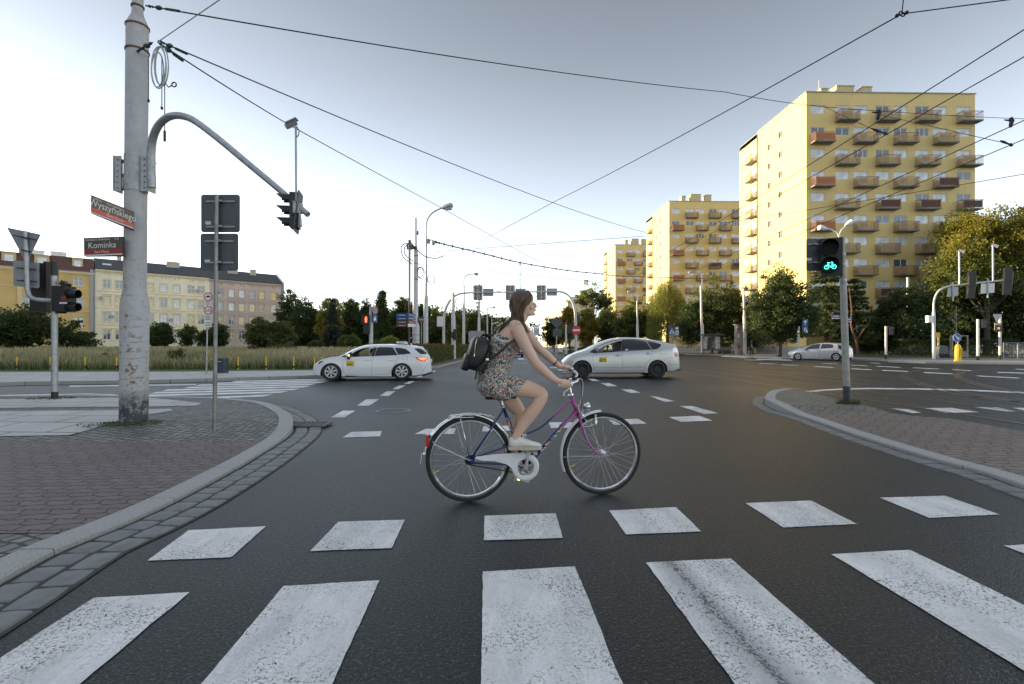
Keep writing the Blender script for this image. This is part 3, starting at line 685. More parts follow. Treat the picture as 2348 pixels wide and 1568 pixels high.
    def rail(mat_side):
        r = MB()
        for i in range(25): r.box((0.03+i*(bw-0.06)/24, -bd+0.03, 0.50), (0.016, 0.016, 0.98))
        for x in (0.03, bw-0.03):
            for i in range(1, 9): r.box((x, -bd+0.03+i*(bd-0.05)/9, 0.50), (0.022, 0.022, 0.98))
        r.box((bw/2, -bd+0.03, 1.02), (bw, 0.05, 0.05)); r.box((0.03, -bd/2+0.03, 1.02), (0.05, bd-0.06, 0.045)); r.box((bw-0.03, -bd/2+0.03, 1.02), (0.05, bd-0.06, 0.045))
        return shared('railing', r, [BROWN])
    rl = rail(None); pans = []
    for m, full in ((BEIGE, 0), (ORNG, 1), (DBRN, 1), (BEIGE, 0), (BEIGE, 2)):
        p = MB(); x0, x1 = (0.1, bw*0.42) if full == 0 else (0.1, bw-0.1)
        if full == 2: x0, x1 = 0.1, bw*0.62
        p.box(((x0+x1)/2, -bd+0.075, 0.5), (x1-x0, 0.02, 0.86))
        
        pans.append(shared('privacy_panel', p, [m]))
    for r in range(NS):
        for k, c in enumerate(cols):
            zz = z0-r*FH; bal = (r+k) % 2 == 1
            wo = inst('window', wD if bal else rnd.choice((wA, wB, wA)), (c, 0.10, zz), root)
            inst('pane', rnd.choice(panesD if bal else panes), (0, 0.0, 0), wo)
            if bal:
                bo = inst('balcony', slab, (c-0.12, 0, zz-1.0), root); inst('railing', rl, (0, 0, 0), bo)
                pi = 1 if k == 0 and r < 6 else (2 if rnd.random() < 0.12 else rnd.choice((0, 0, 3, 4)))
                inst('privacy_panel', pans[pi], (0, 0, 0), bo)
    sw = shared('stair_window', window_mesh(-Y, Z, -X, 0.95, 0.95, (0.62,), 0.045, 0.03), [PVC]); sp = MB(); sp.box((0.01, -0.475, 0.475), (0.012, 0.9, 0.9)); sp = shared('pane', sp, [M('dull_stair_pane', (0.05, 0.036, 0.02), 0.3)])
    for a, b_, c, d in lh: inst('pane', sp, (0, 0, 0), inst('stair_window', sw, (0.06, b_, c), root))
    w1 = shared('bay_window', window_mesh(-Y, Z, -X, 1.8, 1.05, (0.33, 0.66)), [PVC]); p1_ = MB(); p1_.box((0.01, -0.9, 0.52), (0.012, 1.74, 1.0)); p1_ = shared('pane', p1_, [PANE2])
    w2 = shared('bay_door', window_mesh(-Y, Z, -X, 1.4, 2.0, (0.5,)), [PVC]); p2_ = MB(); p2_.box((0.01, -0.7, 1.0), (0.012, 1.34, 1.94)); p2_ = shared('pane', p2_, [PANE2])
    sb = MB(); sb.box((-0.5, -0.9, -0.09), (1.0, 1.9, 0.16)); sb = shared('side_balcony', sb, [CONC])
    sr = MB()
    for i in range(18): sr.box((-0.97, -0.02-i*1.76/17, 0.5), (0.02, 0.06, 0.98))
    for y in (0.02, -1.82):
        for i in range(8): sr.box((-0.1-i*0.12, y, 0.5), (0.05, 0.02, 0.98))
    sr.box((-0.97, -0.9, 1.0), (0.05, 1.9, 0.05)); sr = shared('railing', sr, [BEIGE])
    for i, q in enumerate(bh):
        a, b_, c, d = q
        if i % 2 == 0: inst('pane', p1_, (0, 0, 0), inst('bay_window', w1, (0.22, L2-a, c), root))
        else:
            inst('pane', p2_, (0, 0, 0), inst('bay_door', w2, (0.22, L2-a, c), root)); inst('railing', sr, (0, 0, 0), inst('side_balcony', sb, (0.12, L2-a+0.2, c-0.02), root))
    mb = MB(); mb.cyl((-0.08, L1-0.05, 0.3), (-0.08, L1-0.05, top-0.2), 0.06, n=6); inst('downpipe', shared('pipe', mb, [RUST]), (0, 0, 0), root)
    mb = MB(); mb.box((-0.06, L1/2, 0.55), (0.1, L1-0.2, 1.1)); mb.box((Wd/2, -0.06, 0.55), (Wd, 0.1, 1.1)); pl = inst('plinth', shared('plinth', mb, [M('grey_plinth', (0.33, 0.33, 0.33), 0.8)]), (0, 0, 0), root)
    return root
TG = 'yellow tower blocks along the street'
t1 = tower('nearest and largest yellow tower block behind the cyclist signal', TG, 36.9, 62.9, math.radians(1.3), 3, 11)
t2 = copy_tree(t1); t2.location = (34.6, 110.5, 0); t2['label'] = 'middle one of the three yellow tower blocks, above the weeping willow'
t3 = copy_tree(t1); t3.location = (32.5, 158.0, 0); t3['label'] = 'farthest and smallest yellow tower block behind the birch tree'
# graffiti on the nearest tower's lit foot
mb = MB()
SCR = M('graffiti_paint', (0.10, 0.085, 0.09), 0.7, 0, 0)
def scribble(mb, o, U, W, w, h, n, seed, th=0.03):
    r = random.Random(seed); pts = [V(o)+V(U)*(w*i/n)+V(W)*(h*(0.5+0.5*math.sin(i*2.1+r.random()*1.8))) for i in range(n+1)]
    q = resample3(pts, 6); mb.tube(q, th, 4)
def resample3(pts, k):
    pts = [V(p) for p in pts]; P_ = [pts[0]*2-pts[1]]+pts+[pts[-1]*2-pts[-2]]; q = []
    for i in range(1, len(P_)-2):
        for j in range(k):
            t = j/k; a, b, c, d = P_[i-1], P_[i], P_[i+1], P_[i+2]; q.append(0.5*((2*b)+(c-a)*t+(2*a-5*b+4*c-d)*t*t+(3*b-a-3*c+d)*t**3))
    q.append(pts[-1]); return q
scribble(mb, (-0.02, 11.0, 1.5), (0, -1, 0), (0, 0, 1), 3.0, 0.9, 9, 1); scribble(mb, (-0.02, 6.5, 1.3), (0, -1, 0), (0, 0, 1), 2.5, 0.6, 10, 2); scribble(mb, (-0.13, 9.5, 0.3), (0, -1, 0), (0, 0, 1), 4.0, 0.45, 14, 3, 0.02)
scribble(mb, (2.2, -0.03, 1.7), (1, 0, 0), (0, 0, 1), 4.0, 0.9, 9, 4, 0.06)
o = mesh_obj('graffiti', mb, SCR); o.parent = t1

# ---- tenements on the left: one frontage from U=0 at (-86.4,104.7) towards (-59.6,129.4)
TA, TB = V((-86.4, 104.7, 0)), V((-59.6, 129.4, 0)); TU = (TB-TA).normalized(); TN = V((TU.y, -TU.x, 0)); TW = V((0, 0, 1)); FL = (TB-TA).length
def tu(px):
    r = (px-CX)/F; t = (104.7*r+86.4)/(26.8-24.7*r); return t*FL
def ty(px, py):
    u = tu(px); D = TA.y+TU.y*u; return H+(YH-py)/F*D
SLATE = M('black_roof_tiles', (0.045, 0.048, 0.05), 0.7, 0, 0.3, 5, 0.4, 20)
REDT = M('red_roof_tiles', (0.11, 0.05, 0.04), 0.75, 0, 0.3, 4, 0.4, 20)
TRIM_ = {}
def tenement(name, label, u0, u1, eave, ridge, wallc, trimc, roofm, cols, rows, ww, pane_warm, ncol_bal=(), setb=0.0):
    base = TA+TU*u0; root = thing(name, label, 'tenement', base)
    wm = M(name+'_render', wallc, 0.85, 0, 0.10, 0.4); tm = M(name+'_trim', trimc, 0.8, 0, 0.08, 1)
    W = u1-u0; o = base+TN*setb; dep = 11
    holes = []
    for c in cols:
        for z, h in rows: holes.append((c-u0-ww/2, c-u0+ww/2, z, z+h))
    small = []
    for c in cols: small += [(c-u0-0.55, c-u0-0.2, eave-1.15, eave-0.75), (c-u0+0.2, c-u0+0.55, eave-1.15, eave-0.75)]
    if name != 'ochre_tenement': holes += small
    holes = [q for q in holes if q[0] > 0.1 and q[1] < W-0.1]
    mb = MB(); holes_wall(mb, o, TU, TW, TN, W, eave, holes, 0.22)
    for s, uu in ((1, W), (-1, 0)):       # gable ends
        p = [o+TU*uu, o+TU*uu-TN*dep, o+TU*uu-TN*dep+TW*eave, o+TU*uu-TN*dep/2+TW*ridge, o+TU*uu+TW*eave]; mb.poly(p if s < 0 else p[::-1])
    mb.quad(o-TN*dep, o+TU*W-TN*dep, o+TU*W-TN*dep+TW*eave, o-TN*dep+TW*eave)
    if small and name != 'ochre_tenement':
        for a, b_, c, d in small: mb.box(o+TU*(a+b_)/2-TN*0.2+TW*(c+d)/2, (b_-a, 0.02, d-c), TU, TN, TW)
    mesh_obj('wall', mb, wm, root)
    mb = MB(); e = 0.35
    mb.prism([o-TU*0.0+TN*e+TW*(eave-0.05), o+TN*(-dep/2)+TW*(ridge), o-TN*(dep+e)+TW*(eave-0.05), o-TN*(dep+e)+TW*(eave+0.12), o+TN*(-dep/2)+TW*(ridge+0.2), o+TN*e+TW*(eave+0.12)], TU*W)
    rf = mesh_obj('roof', mb, roofm, root)
    mb = MB(); mb.box(o+TU*W/2+TN*0.18+TW*(eave-0.22), (W-0.04, 0.34, 0.30), TU, TN, TW); mb.box(o+TU*W/2+TN*0.09+TW*(eave-0.5), (W-0.04, 0.16, 0.2), TU, TN, TW)
    for z, h in rows[:-1]: mb.box(o+TU*W/2+TN*0.05+TW*(z-0.62), (W-0.04, 0.09, 0.16), TU, TN, TW)
    mesh_obj('cornice', mb, tm, root)
    sur = []
    for i, (z, h) in enumerate(rows):
        mb = MB(); q = TU*ww/2+TN*0.14-TW*z
        mb.box(q+TN*0.05+TW*(z-0.09), (ww+0.4, 0.12, 0.12), TU, TN, TW)
        for s in (-1, 1): mb.box(q+TU*s*(ww/2+0.07)+TN*0.03+TW*(z+h/2), (0.14, 0.05, h+0.05), TU, TN, TW)
        mb.box(q+TN*0.03+TW*(z+h+0.1), (ww+0.28, 0.06, 0.15), TU, TN, TW)
        if i: mb.box(q+TN*0.08+TW*(z+h+0.38), (ww+0.6, 0.17, 0.12), TU, TN, TW)
        sur.append(shared('surround', mb, [tm]))
    f = window_mesh(TU, TW, TN, ww, rows[0][1], (0.5,), 0.09, 0.08, 0.66)
    fm = [shared('window', window_mesh(TU, TW, TN, ww, h, (0.5,), 0.09, 0.08, 0.66), [PVC]) for z, h in rows]
    pm = {}
    for k, m in enumerate((PANE, PANE2, PANE3)):
        for i, (z, h) in enumerate(rows):
            p = MB(); p.box(TU*ww/2+TW*h/2-TN*0.02, (ww-0.06, 0.012, h-0.06), TU, TN, TW); pm[k, i] = shared('pane', p, [m])
    rr = random.Random(len(label))
    for c in cols:
        if c-u0-ww/2 < 0.2 or c-u0+ww/2 > W-0.2: continue
        for i, (z, h) in enumerate(rows):
            wo = inst('window', fm[i], (TU*(c-u0-ww/2)+TN*(setb-0.14)+TW*z), root)
            inst('surround', sur[i], (0, 0, 0), wo)
            inst('pane', pm[2 if rr.random() < pane_warm else rr.choice((0, 0, 1)), i], (0, 0, 0), wo)
    return root, rf, o, tm
def chim(rf, c, w, h, mat, name='chimney'):
    mb = MB(); mb.box(c+V((0, 0, h/2)), (w, 0.7, h), TU, TN, TW); mb.box(c+V((0, 0, h+0.06)), (w+0.16, 0.86, 0.12), TU, TN, TW)
    for k in (-0.25, 0.25): mb.cyl(c+TU*w*k+V((0, 0, h)), c+TU*w*k+V((0, 0, h+0.6)), 0.05, n=5)
    mb.cyl(c+V((0, 0, h)), c+V((0, 0, h+2.0)), 0.03, n=4); mb.box(c+V((0, 0, h+1.8)), (1.1, 0.03, 0.03), TU, TN, TW); mb.box(c+V((0, 0, h+1.5)), (0.8, 0.03, 0.03), TU, TN, TW)
    mesh_obj(name, mb, mat, rf)
uc0, uc1 = tu(218), tu(480)
ccols = [tu(x) for x in (245, 273, 306, 344, 375, 405, 438, 461)]
CHM = M('chimney_render', (0.45, 0.40, 0.33), 0.85, 0, 0.2, 3)
rt, rf, o, tm = tenement('cream_tenement', 'cream yellow tenement with black tiled roof between the ochre and the pinkish house', uc0, uc1, 17.2, 20.0, (0.82, 0.75, 0.58), (0.70, 0.60, 0.40), SLATE, ccols, [(13.3, 1.75), (9.75, 1.9), (6.25, 1.95), (2.5, 2.0)], 1.25, 0.12)
chim(rf, o+TU*(tu(404)-uc0)-TN*4.2+V((0, 0, 19.2)), 2.6, 1.4, CHM); chim(rf, o+TU*(tu(279)-uc0)-TN*5.5+V((0, 0, 19.8)), 0.8, 1.2, CHM)
mb = MB(); mb.box(o+TU*(tu(247)-uc0)-TN*2.2+TW*18.6, (1.5, 0.9, 0.08), TU, (TN*0.89-TW*0.45), (TW*0.89+TN*0.45)); mesh_obj('skylight', mb, PANE2, rf)
mb = MB()
for px, z in ((231, 11.2), (256, 7.4), (392, 7.0), (453, 14.0), (391, 7.0)):
    c = o+TU*(tu(px)-uc0)+TN*0.45+TW*z; mb.disc(c, TN+V((0.3, 0, 0.4)), 0.40, 0.05, 12)
mesh_obj('satellite_dish', mb, LGREY, rt)
pcols = [tu(x) for x in (504, 530.5, 554, 578, 600, 627)]
rt, rf, o, tm = tenement('pinkish_tenement', 'weathered pinkish tenement at the end of the row beside the park trees', uc1, tu(646), 17.0, 19.9, (0.54, 0.44, 0.39), (0.46, 0.38, 0.335), SLATE, pcols, [(13.0, 1.85), (9.7, 1.85), (6.4, 1.85), (2.9, 1.9)], 1.25, 0.45)
chim(rf, o+TU*(tu(543)-uc1)-TN*4+V((0, 0, 19.0)), 2.2, 1.3, CHM); chim(rf, o+TU*(tu(590)-uc1)-TN*4+V((0, 0, 19.0)), 1.4, 1.5, CHM)
mb = MB(); uu = TU*(tu(646)-uc1+0.12)
mb.prism([o+uu+TN*0.4+TW*0, o+uu+TN*0.4+TW*17.3, o+uu-TN*5.5+TW*20.3, o+uu-TN*11.4+TW*17.3, o+uu-TN*11.4], TU*0.4); mesh_obj('gable_wall', mb, M('pale_gable', (0.50, 0.47, 0.43), 0.85, 0, 0.1, 0.5), rt)
mb = MB()
for px in (503, 504): mb.disc(o+TU*(tu(px)-uc1)+TN*0.45+TW*14.2, TN+V((0.3, 0, 0.4)), 0.45, 0.05, 12)
mesh_obj('satellite_dish', mb, LGREY, rt)
ycols = [tu(x) for x in (180, 65)]+[-22, -26, -31, -36, -41, -46]
ycols = ycols[:1]+[tu(65)]+[-24.0, -29.0, -34.0, -39.0, -44.0, -49.0, -54.0]
rt, rf, o, tm = tenement('ochre_tenement', 'ochre tenement with red mansard roof and dormers at the left edge', -62, uc0-0.15, 16.3, 16.9, (0.60, 0.43, 0.18), (0.68, 0.54, 0.30), M('zinc', (0.3, 0.31, 0.32), 0.6), ycols, [(13.4, 1.7), (8.9, 2.0), (4.9, 2.1), (1.2, 2.1)], 1.5, 0.3)
W_ = uc0-0.15+62
mb = MB(); mb.prism([o+TN*0.1+TW*16.4, o-TN*1.5+TW*19.4, o-TN*9.5+TW*19.4, o-TN*11+TW*16.4], TU*W_); mesh_obj('mansard', mb, REDT, rf)
DRM = M('dormer_render', (0.52, 0.42, 0.24), 0.8)
for px, w_ in ((96, 2.2), (178, 1.7), (20, 2.0)):
    c = o+TU*(tu(px)+62)+TW*17.9-TN*0.6; mb = MB(); mb.mi = 0; mb.box(c-TN*0.6, (w_, 1.4, 2.4), TU, TN, TW); mb.box(c-TN*0.6+TW*1.27, (w_+0.3, 1.7, 0.14), TU, TN, TW); mb.mi = 1; mb.box(c+TN*0.12+TW*0.05, (w_*0.6, 0.03, 1.4), TU, TN, TW); mb.mi = 2
    mb.box(c+TN*0.13+TW*0.05, (0.07, 0.05, 1.4), TU, TN, TW); mb.box(c+TN*0.13+TW*0.35, (w_*0.6, 0.05, 0.07), TU, TN, TW)
    mesh_obj('dormer', mb, [DRM, PANE2, PVC], rf)
chim(rf, o+TU*(tu(135)+62)-TN*3+V((0, 0, 19.4)), 2.4, 0.9, WHITE); chim(rf, o+TU*(tu(45)+62)-TN*5+V((0, 0, 19.4)), 0.5, 1.8, LGREY)
chim(rf, o+TU*(tu(85)+62)-TN*3+V((0, 0, 19.4)), 2.0, 0.8, WHITE)
mb = MB(); mb.box(o+TU*(W_-0.4)+TN*0.12+TW*8.5, (0.5, 0.2, 17.0), TU, TN, TW); mb.cyl(o+TU*(W_+0.05)+TN*0.3, o+TU*(W_+0.05)+TN*0.3+TW*17, 0.09, n=6); mesh_obj('downpipe', mb, LGREY, rt)
for px in (45, 84, 120):
    mb = MB(); mb.box(o+TU*(tu(px)+62)+TN*0.1+TW*8.0, (0.7, 0.18, 16.0), TU, TN, TW); mesh_obj('pilaster', mb, tm, rt)

# ---- neighbouring block left of the junction: it stands outside the frame and shades the crossing
root = thing('corner_tenement', 'tall grey corner tenement across the side street, left of the junction', 'tenement', (-58, 0, 0))
mb = MB(); X_, Y_, Z_ = V((1, 0, 0)), V((0, 1, 0)), V((0, 0, 1))
hl = [(a+1.0, a+2.4, z, z+1.9) for a in range(0, 108, 4) for z in (2.2, 6.0, 9.8, 13.6, 17.4)]
holes_wall(mb, (-52, -66, 0), Y_, Z_, X_, 109, 21.5, hl, 0.2)
mb.quad((-52, 43, 0), (-66, 43, 0), (-66, 43, 21.5), (-52, 43, 21.5)); mb.quad((-66, 43, 0), (-66, -66, 0), (-66, -66, 21.5), (-66, 43, 21.5)); mb.quad((-66, -66, 0), (-52, -66, 0), (-52, -66, 21.5), (-66, -66, 21.5))
mesh_obj('wall', mb, M('grey_render', (0.35, 0.33, 0.30), 0.85, 0, 0.15, 0.4), root)
mb = MB(); mb.prism([(-51.6, -66, 21.4), (-59, -66, 25), (-66.4, -66, 21.4)], (0, 109, 0)); mesh_obj('roof', mb, SLATE, root)
mb = MB()
for q in hl: mb.box((-52.15, -66+(q[0]+q[1])/2, (q[2]+q[3])/2), (0.03, q[1]-q[0], q[3]-q[2]))
mesh_obj('window_panes', mb, PANE, root)

# ---- long cream block down the street on the right, far slab block on the left
def far_block(name, label, x, y0, y1, h, col, floors, step, depth=14):
    root = thing(name, label, 'apartment block', (x, y0, 0)); mb = MB(); L = y1-y0; fh = (h-2)/floors
    holes = [(k*step+0.8, k*step+0.8+step*0.45, 1.2+f*fh, 1.2+f*fh+1.6) for k in range(int(L/step)) for f in range(floors)]
    holes_wall(mb, (x, y1, 0), (0, -1, 0), (0, 0, 1), (-1, 0, 0), L, h, [(L-b_, L-a, c, d) for a, b_, c, d in holes], 0.3)
    mb.quad((x, y0, 0), (x+depth, y0, 0), (x+depth, y0, h), (x, y0, h)); mb.quad((x+depth, y0, 0), (x+depth, y1, 0), (x+depth, y1, h), (x+depth, y0, h))
    wl = mesh_obj('wall', mb, M(name+'_render', col, 0.85, 0, 0.06, 0.2), root)
    mb = MB()
    for a, b_, c, d in holes: mb.box((x+0.28, y0+(a+b_)/2, (c+d)/2), (0.03, b_-a, d-c))
    mesh_obj('window_panes', mb, PANE, root)
    return root
r = far_block('curved_cream_block', 'long cream apartment block with roof terrace far down the street', 29.0, 262, 470, 24.0, (0.62, 0.52, 0.36), 7, 4.4)
mb = MB(); mb.box((36, 366, 24.2), (15, 209, 0.5)); mb.box((37, 300, 26.0), (12, 60, 3.2)); mb.tube([(27.5, 262, 24.6), (28.2, 258.5, 24.6), (31, 256.5, 24.6), (43, 256.5, 24.6)], 0.6, 6)
for k in range(48): mb.box((29.3, 264+k*4, 25.0), (0.08, 0.08, 1.2))
mb.box((29.3, 360, 25.6), (0.08, 196, 0.08)); mesh_obj('roof_terrace', mb, M('pale_terrace', (0.5, 0.46, 0.4), 0.7), r)
root = thing('far_slab_block', 'distant pinkish slab block closing the view behind the cyclist', 'apartment block', (-1, 420, 0)); mb = MB()
hl = [(k*3.2+0.6, k*3.2+2.2, 2+f*2.9, 3.5+f*2.9) for k in range(6) for f in range(7)]
holes_wall(mb, (-16, 420, 0), X_, Z_, -Y_, 20, 24.5, hl, 0.2); mb.quad((-16, 434, 0), (-16, 420, 0), (-16, 420, 24.5), (-16, 434, 24.5))
mb.box((-6, 427, 24.6), (20, 14, 0.3)); mesh_obj('wall', mb, M('pinkish_panel', (0.42, 0.36, 0.31), 0.85, 0, 0.1, 0.3), root)
mb = MB()
for a, b_, c, d in hl: mb.box((-16+(a+b_)/2, 420.18, (c+d)/2), (b_-a, 0.02, d-c))
mesh_obj('window_panes', mb, PANE2, root)
# ================================================================ street furniture
Z1 = lambda x, y: (x*0.318, y*0.318)
PX, PY, PZ = V((1, 0, 0)), V((0, 1, 0)), V((0, 0, 1))
def pole_mb(base, segs, n=20):
    """segs [(z, radius)] going up from base"""
    mb = MB(); b = V(base); mb.tube([b+PZ*z for z, r in segs], [r for z, r in segs], n); return mb
def lean(base, top): return (V(top)-V(base)).normalized()
# --- weathered paint of the big tram pole
m, n, l, b, src = newmat('scuffed_pole_paint'); CPOLE = m
sp = n.new('ShaderNodeSeparateXYZ'); l.new(src, sp.inputs[0])
low = ramp(n, l, sp.outputs[2], 3.1, 1.4); foot = ramp(n, l, sp.outputs[2], 0.50, 0.30)
n1 = noise(n, l, rot(n, l, src, 0, (1, 1, 9)), 4.2, 6, 0.75); n2 = noise(n, l, src, 9, 6, 0.75); n3 = noise(n, l, rot(n, l, src, 0, (5, 5, 0.6)), 1.6, 5)
c = mixc(n, l, ramp(n, l, n2, 0.35, 0.7), (0.40, 0.40, 0.405), (0.50, 0.50, 0.51))
c = mixc(n, l, mathn(n, l, 'MULTIPLY', ramp(n, l, n1, 0.57, 0.62), mathn(n, l, 'MULTIPLY', low, 0.75)), c, (0.14, 0.13, 0.12))
c = mixc(n, l, mathn(n, l, 'MULTIPLY', mathn(n, l, 'MULTIPLY', ramp(n, l, n2, 0.54, 0.60), ramp(n, l, n3, 0.42, 0.55)), low), c, (0.17, 0.085, 0.035))
c = mixc(n, l, mathn(n, l, 'MULTIPLY', ramp(n, l, n3, 0.5, 0.7), 0.22), c, (0.30, 0.23, 0.16))
c = mixc(n, l, mathn(n, l, 'MULTIPLY', foot, ramp(n, l, n2, 0.35, 0.5)), c, (0.045, 0.055, 0.06))
l.new(c, b.inputs['Base Color']); b.inputs['Roughness'].default_value = 0.55
bumpn(n, l, b, mathn(n, l, 'SUBTRACT', n2, ramp(n, l, n1, 0.56, 0.62)), 0.3, 0.01)

pb = GZ(306.5, 966, zl); D0 = pb.y
def ph(y): return (YH-y)/F*D0+H-pb.z
pt = P(316, -40, D0); pdir = (pt-pb).normalized()
root = thing('tram_pole', 'thick scuffed pale grey steel tram pole with curved mast arm on the left pavement corner', 'pole', pb)
def pp(y, r): return (pb+pdir*ph(y)/pdir.z, r)
rr_ = D0/F/2*0.80
seg = [(968, 69), (700, 70), (685, 66), (668, 57), (660, 56), (400, 55), (64, 55), (55, 51), (35, 31), (28, 28), (-60, 28)]
pts = [pp(y, 0)[0] for y, w_ in seg]; mb = MB(); mb.tube([pb-PZ*0.1]+pts, [69*rr_]+[w_*rr_ for y, w_ in seg], 40); mesh_obj('shaft', mb, CPOLE, root, smooth=True)
mb = MB()
for y in (62, 118, 16): mb = MB(); p, _ = pp(y, 0); rad = (56.5 if y > 30 else 30)*rr_; mb.lathe(p, pdir, [(-0.012, rad), (-0.012, rad+0.008), (0.012, rad+0.008), (0.012, rad)], 32); mesh_obj('steel_band', mb, RUST, root)
mb = MB(); p0, p1_ = pp(440, 0)[0], pp(359, 0)[0]; mb.tube([p0, p0.lerp(p1_, 0.38), p0.lerp(p1_, 0.4), p1_], [59*rr_, 59*rr_, 58*rr_, 58*rr_], 32)
for s, dx in ((-1, 0), (1, 0)):
    for y in (370, 402, 433):
        q = pp(y, 0)[0]+PX*s*0.20; mb.box(q, (0.10, 0.18, 0.012), PX, PY, PZ)
    q = pp(403, 0)[0]+PX*s*0.25-PY*0.03; mb.box(q, (0.012, 0.18, 0.52)); q2 = pp(403, 0)[0]+PX*s*0.20-PY*0.10; mb.box(q2, (0.11, 0.014, 0.53))
    for k in range(6): mb.cyl(q2+PZ*(0.21-k*0.084)-PY*0.005, q2+PZ*(0.21-k*0.084)-PY*0.022, 0.014, n=6)
mesh_obj('clamp_collar', mb, GREY, root, smooth=True)
arm = [(348, 430, 7.45), (346, 370, 7.42), (349, 325, 7.38), (360, 293, 7.3), (378, 273, 7.22), (400, 265, 7.12), (425, 268, 7.0), (450, 280, 6.9), (500, 318, 6.72), (560, 368, 6.5), (620, 418, 6.3), (660, 452, 6.2), (706, 492, 6.1)]
ap = resample3([P(*a) for a in arm], 4); mb = MB(); mb.tube(ap, [0.058-0.024*i/len(ap) for i in range(len(ap))], 14); mesh_obj('mast_arm', mb, GREY, root, smooth=True)
# fittings bolted on it
def bez(a, b_, s, n=14): return [V(a).lerp(V(b_), i/n)-PZ*s*4*(i/n)*(1-i/n) for i in range(n+1)]
root = thing('cable_coil', 'coil of spare cable hanging in loops from the top of the thick tram pole', 'cable', P(362, 120, 7.2))
mb = MB()
for k, (cx, cy, rx, ry) in enumerate(((364, 155, 17, 48), (367, 150, 13, 44), (361, 160, 14, 40), (371, 152, 15, 46))):
    pts = [P(cx+rx*math.cos(t), cy+ry*math.sin(t), 7.15+0.03*k+0.05*math.cos(t)) for t in [2*PI*i/28 for i in range(29)]]; mb.tube(pts, 0.009, 6)
mesh_obj('loops', mb, GREY, root); mb = MB()
for x, y0, y1 in ((340.5, 130, 228), (371, 130, 245), (377.5, 170, 300)): mb.tube([P(x, y0, 7.2), P(x, y1, 7.2)], 0.006, 5); mb.tube([P(x, y1, 7.2), P(x, y1+(6 if x < 375 else 24), 7.2)], 0.016, 6)
mb.ring(P(399, 194, 7.15), PY, 0.032, 0.009, 14); mb.tube([P(378, 190, 7.15), P(386, 200, 7.15), P(394, 196, 7.15)], 0.008, 6); mesh_obj('loose_ends', mb, WIRE, root)
# overhead traffic light with camera
INK = M('lens_dark', (0.012, 0.012, 0.014), 0.5, 0, 0, spec=0.2)
def lens_head(root, c, nrm, n, size, pitch, lit=None, name='housing', visor=1.5, body=BLACK):
    """vertical stack of n lenses facing nrm, c = centre of the front"""
    nrm = V(nrm).normalized(); X = PZ.cross(nrm).normalized(); W_ = size*1.35; mb = MB()
    for k in range(n):
        mb.box(c+PZ*((n-1)/2-k)*pitch-nrm*W_*0.35, (W_, W_*0.7, pitch*0.97), X, nrm, PZ)
    hs_ = mesh_obj(name, mb, body, root)
    for k in range(n):
        q = c+PZ*((n-1)/2-k)*pitch; mb = MB(); R = size*0.56; vs = []; m_ = 14
        for t in range(m_+1):
            a = math.radians(-35+250*t/m_); d = X*math.cos(a)+PZ*math.sin(a)
            L = size*visor*(0.55+0.45*max(0, math.sin(a)))
            vs += [q+d*R, q+d*R+nrm*L, q+d*(R-0.006)+nrm*L, q+d*(R-0.006)]
        mb.add(vs, [(t*4+j, (t+1)*4+j, (t+1)*4+(j+1) % 4, t*4+(j+1) % 4) for t in range(m_) for j in range(4)]); mesh_obj('visor', mb, body, hs_, smooth=True)
        mb = MB(); mb.disc(q+nrm*0.004, nrm, size*0.5, 0.012, 20); mesh_obj('lens', mb, (lit[k] if lit and lit[k] else INK), hs_)
    return hs_
c0 = P(668, 487, 6.2)
root = thing('overhead_traffic_light', 'dark traffic light seen from the side at the tip of the curved mast arm', 'traffic light', c0)
tl = V((-0.97, -0.20, 0)).normalized()
lens_head(root, c0+PX*-0.01+PZ*0.02, tl, 3, 0.11, 0.145)
mb = MB(); X = PZ.cross(tl).normalized(); plate(mb, c0-tl*0.08, X, (PZ+V((0.12, 0, 0))).normalized(), 0.28, 0.50, 0.03, 0.008); mesh_obj('backplate', mb, DGREY, root)
mb = MB(); mb.cyl(P(686, 480, 6.12), P(690, 520, 6.12), 0.016, n=6); mb.box(P(683, 478, 6.13), (0.1, 0.06, 0.12)); mesh_obj('bracket', mb, GREY, root)
root = thing('surveillance_camera', 'camera on a slim rod standing on the curved mast arm', 'camera', P(679, 450, 6.13))
mb = MB(); mb.cyl(P(679, 462, 6.13), P(678, 289, 6.13), 0.013, n=8); mesh_obj('rod', mb, GREY, root)
mb = MB(); a, b_ = P(655, 291, 6.1), P(679, 280, 6.15); mb.tube([a, b_], 0.035, 4); mb.box(a.lerp(b_, 0.55)+PZ*0.035, ((b_-a).length*1.05, 0.09, 0.01), (b_-a).normalized(), PY, PZ); mesh_obj('camera_housing', mb, LGREY, root)
mb = MB(); mb.tube([P(680, 290, 6.13), P(686, 300, 6.13), P(684, 310, 6.13), P(679, 316, 6.13)], 0.006, 5); mesh_obj('lead', mb, WIRE, root)

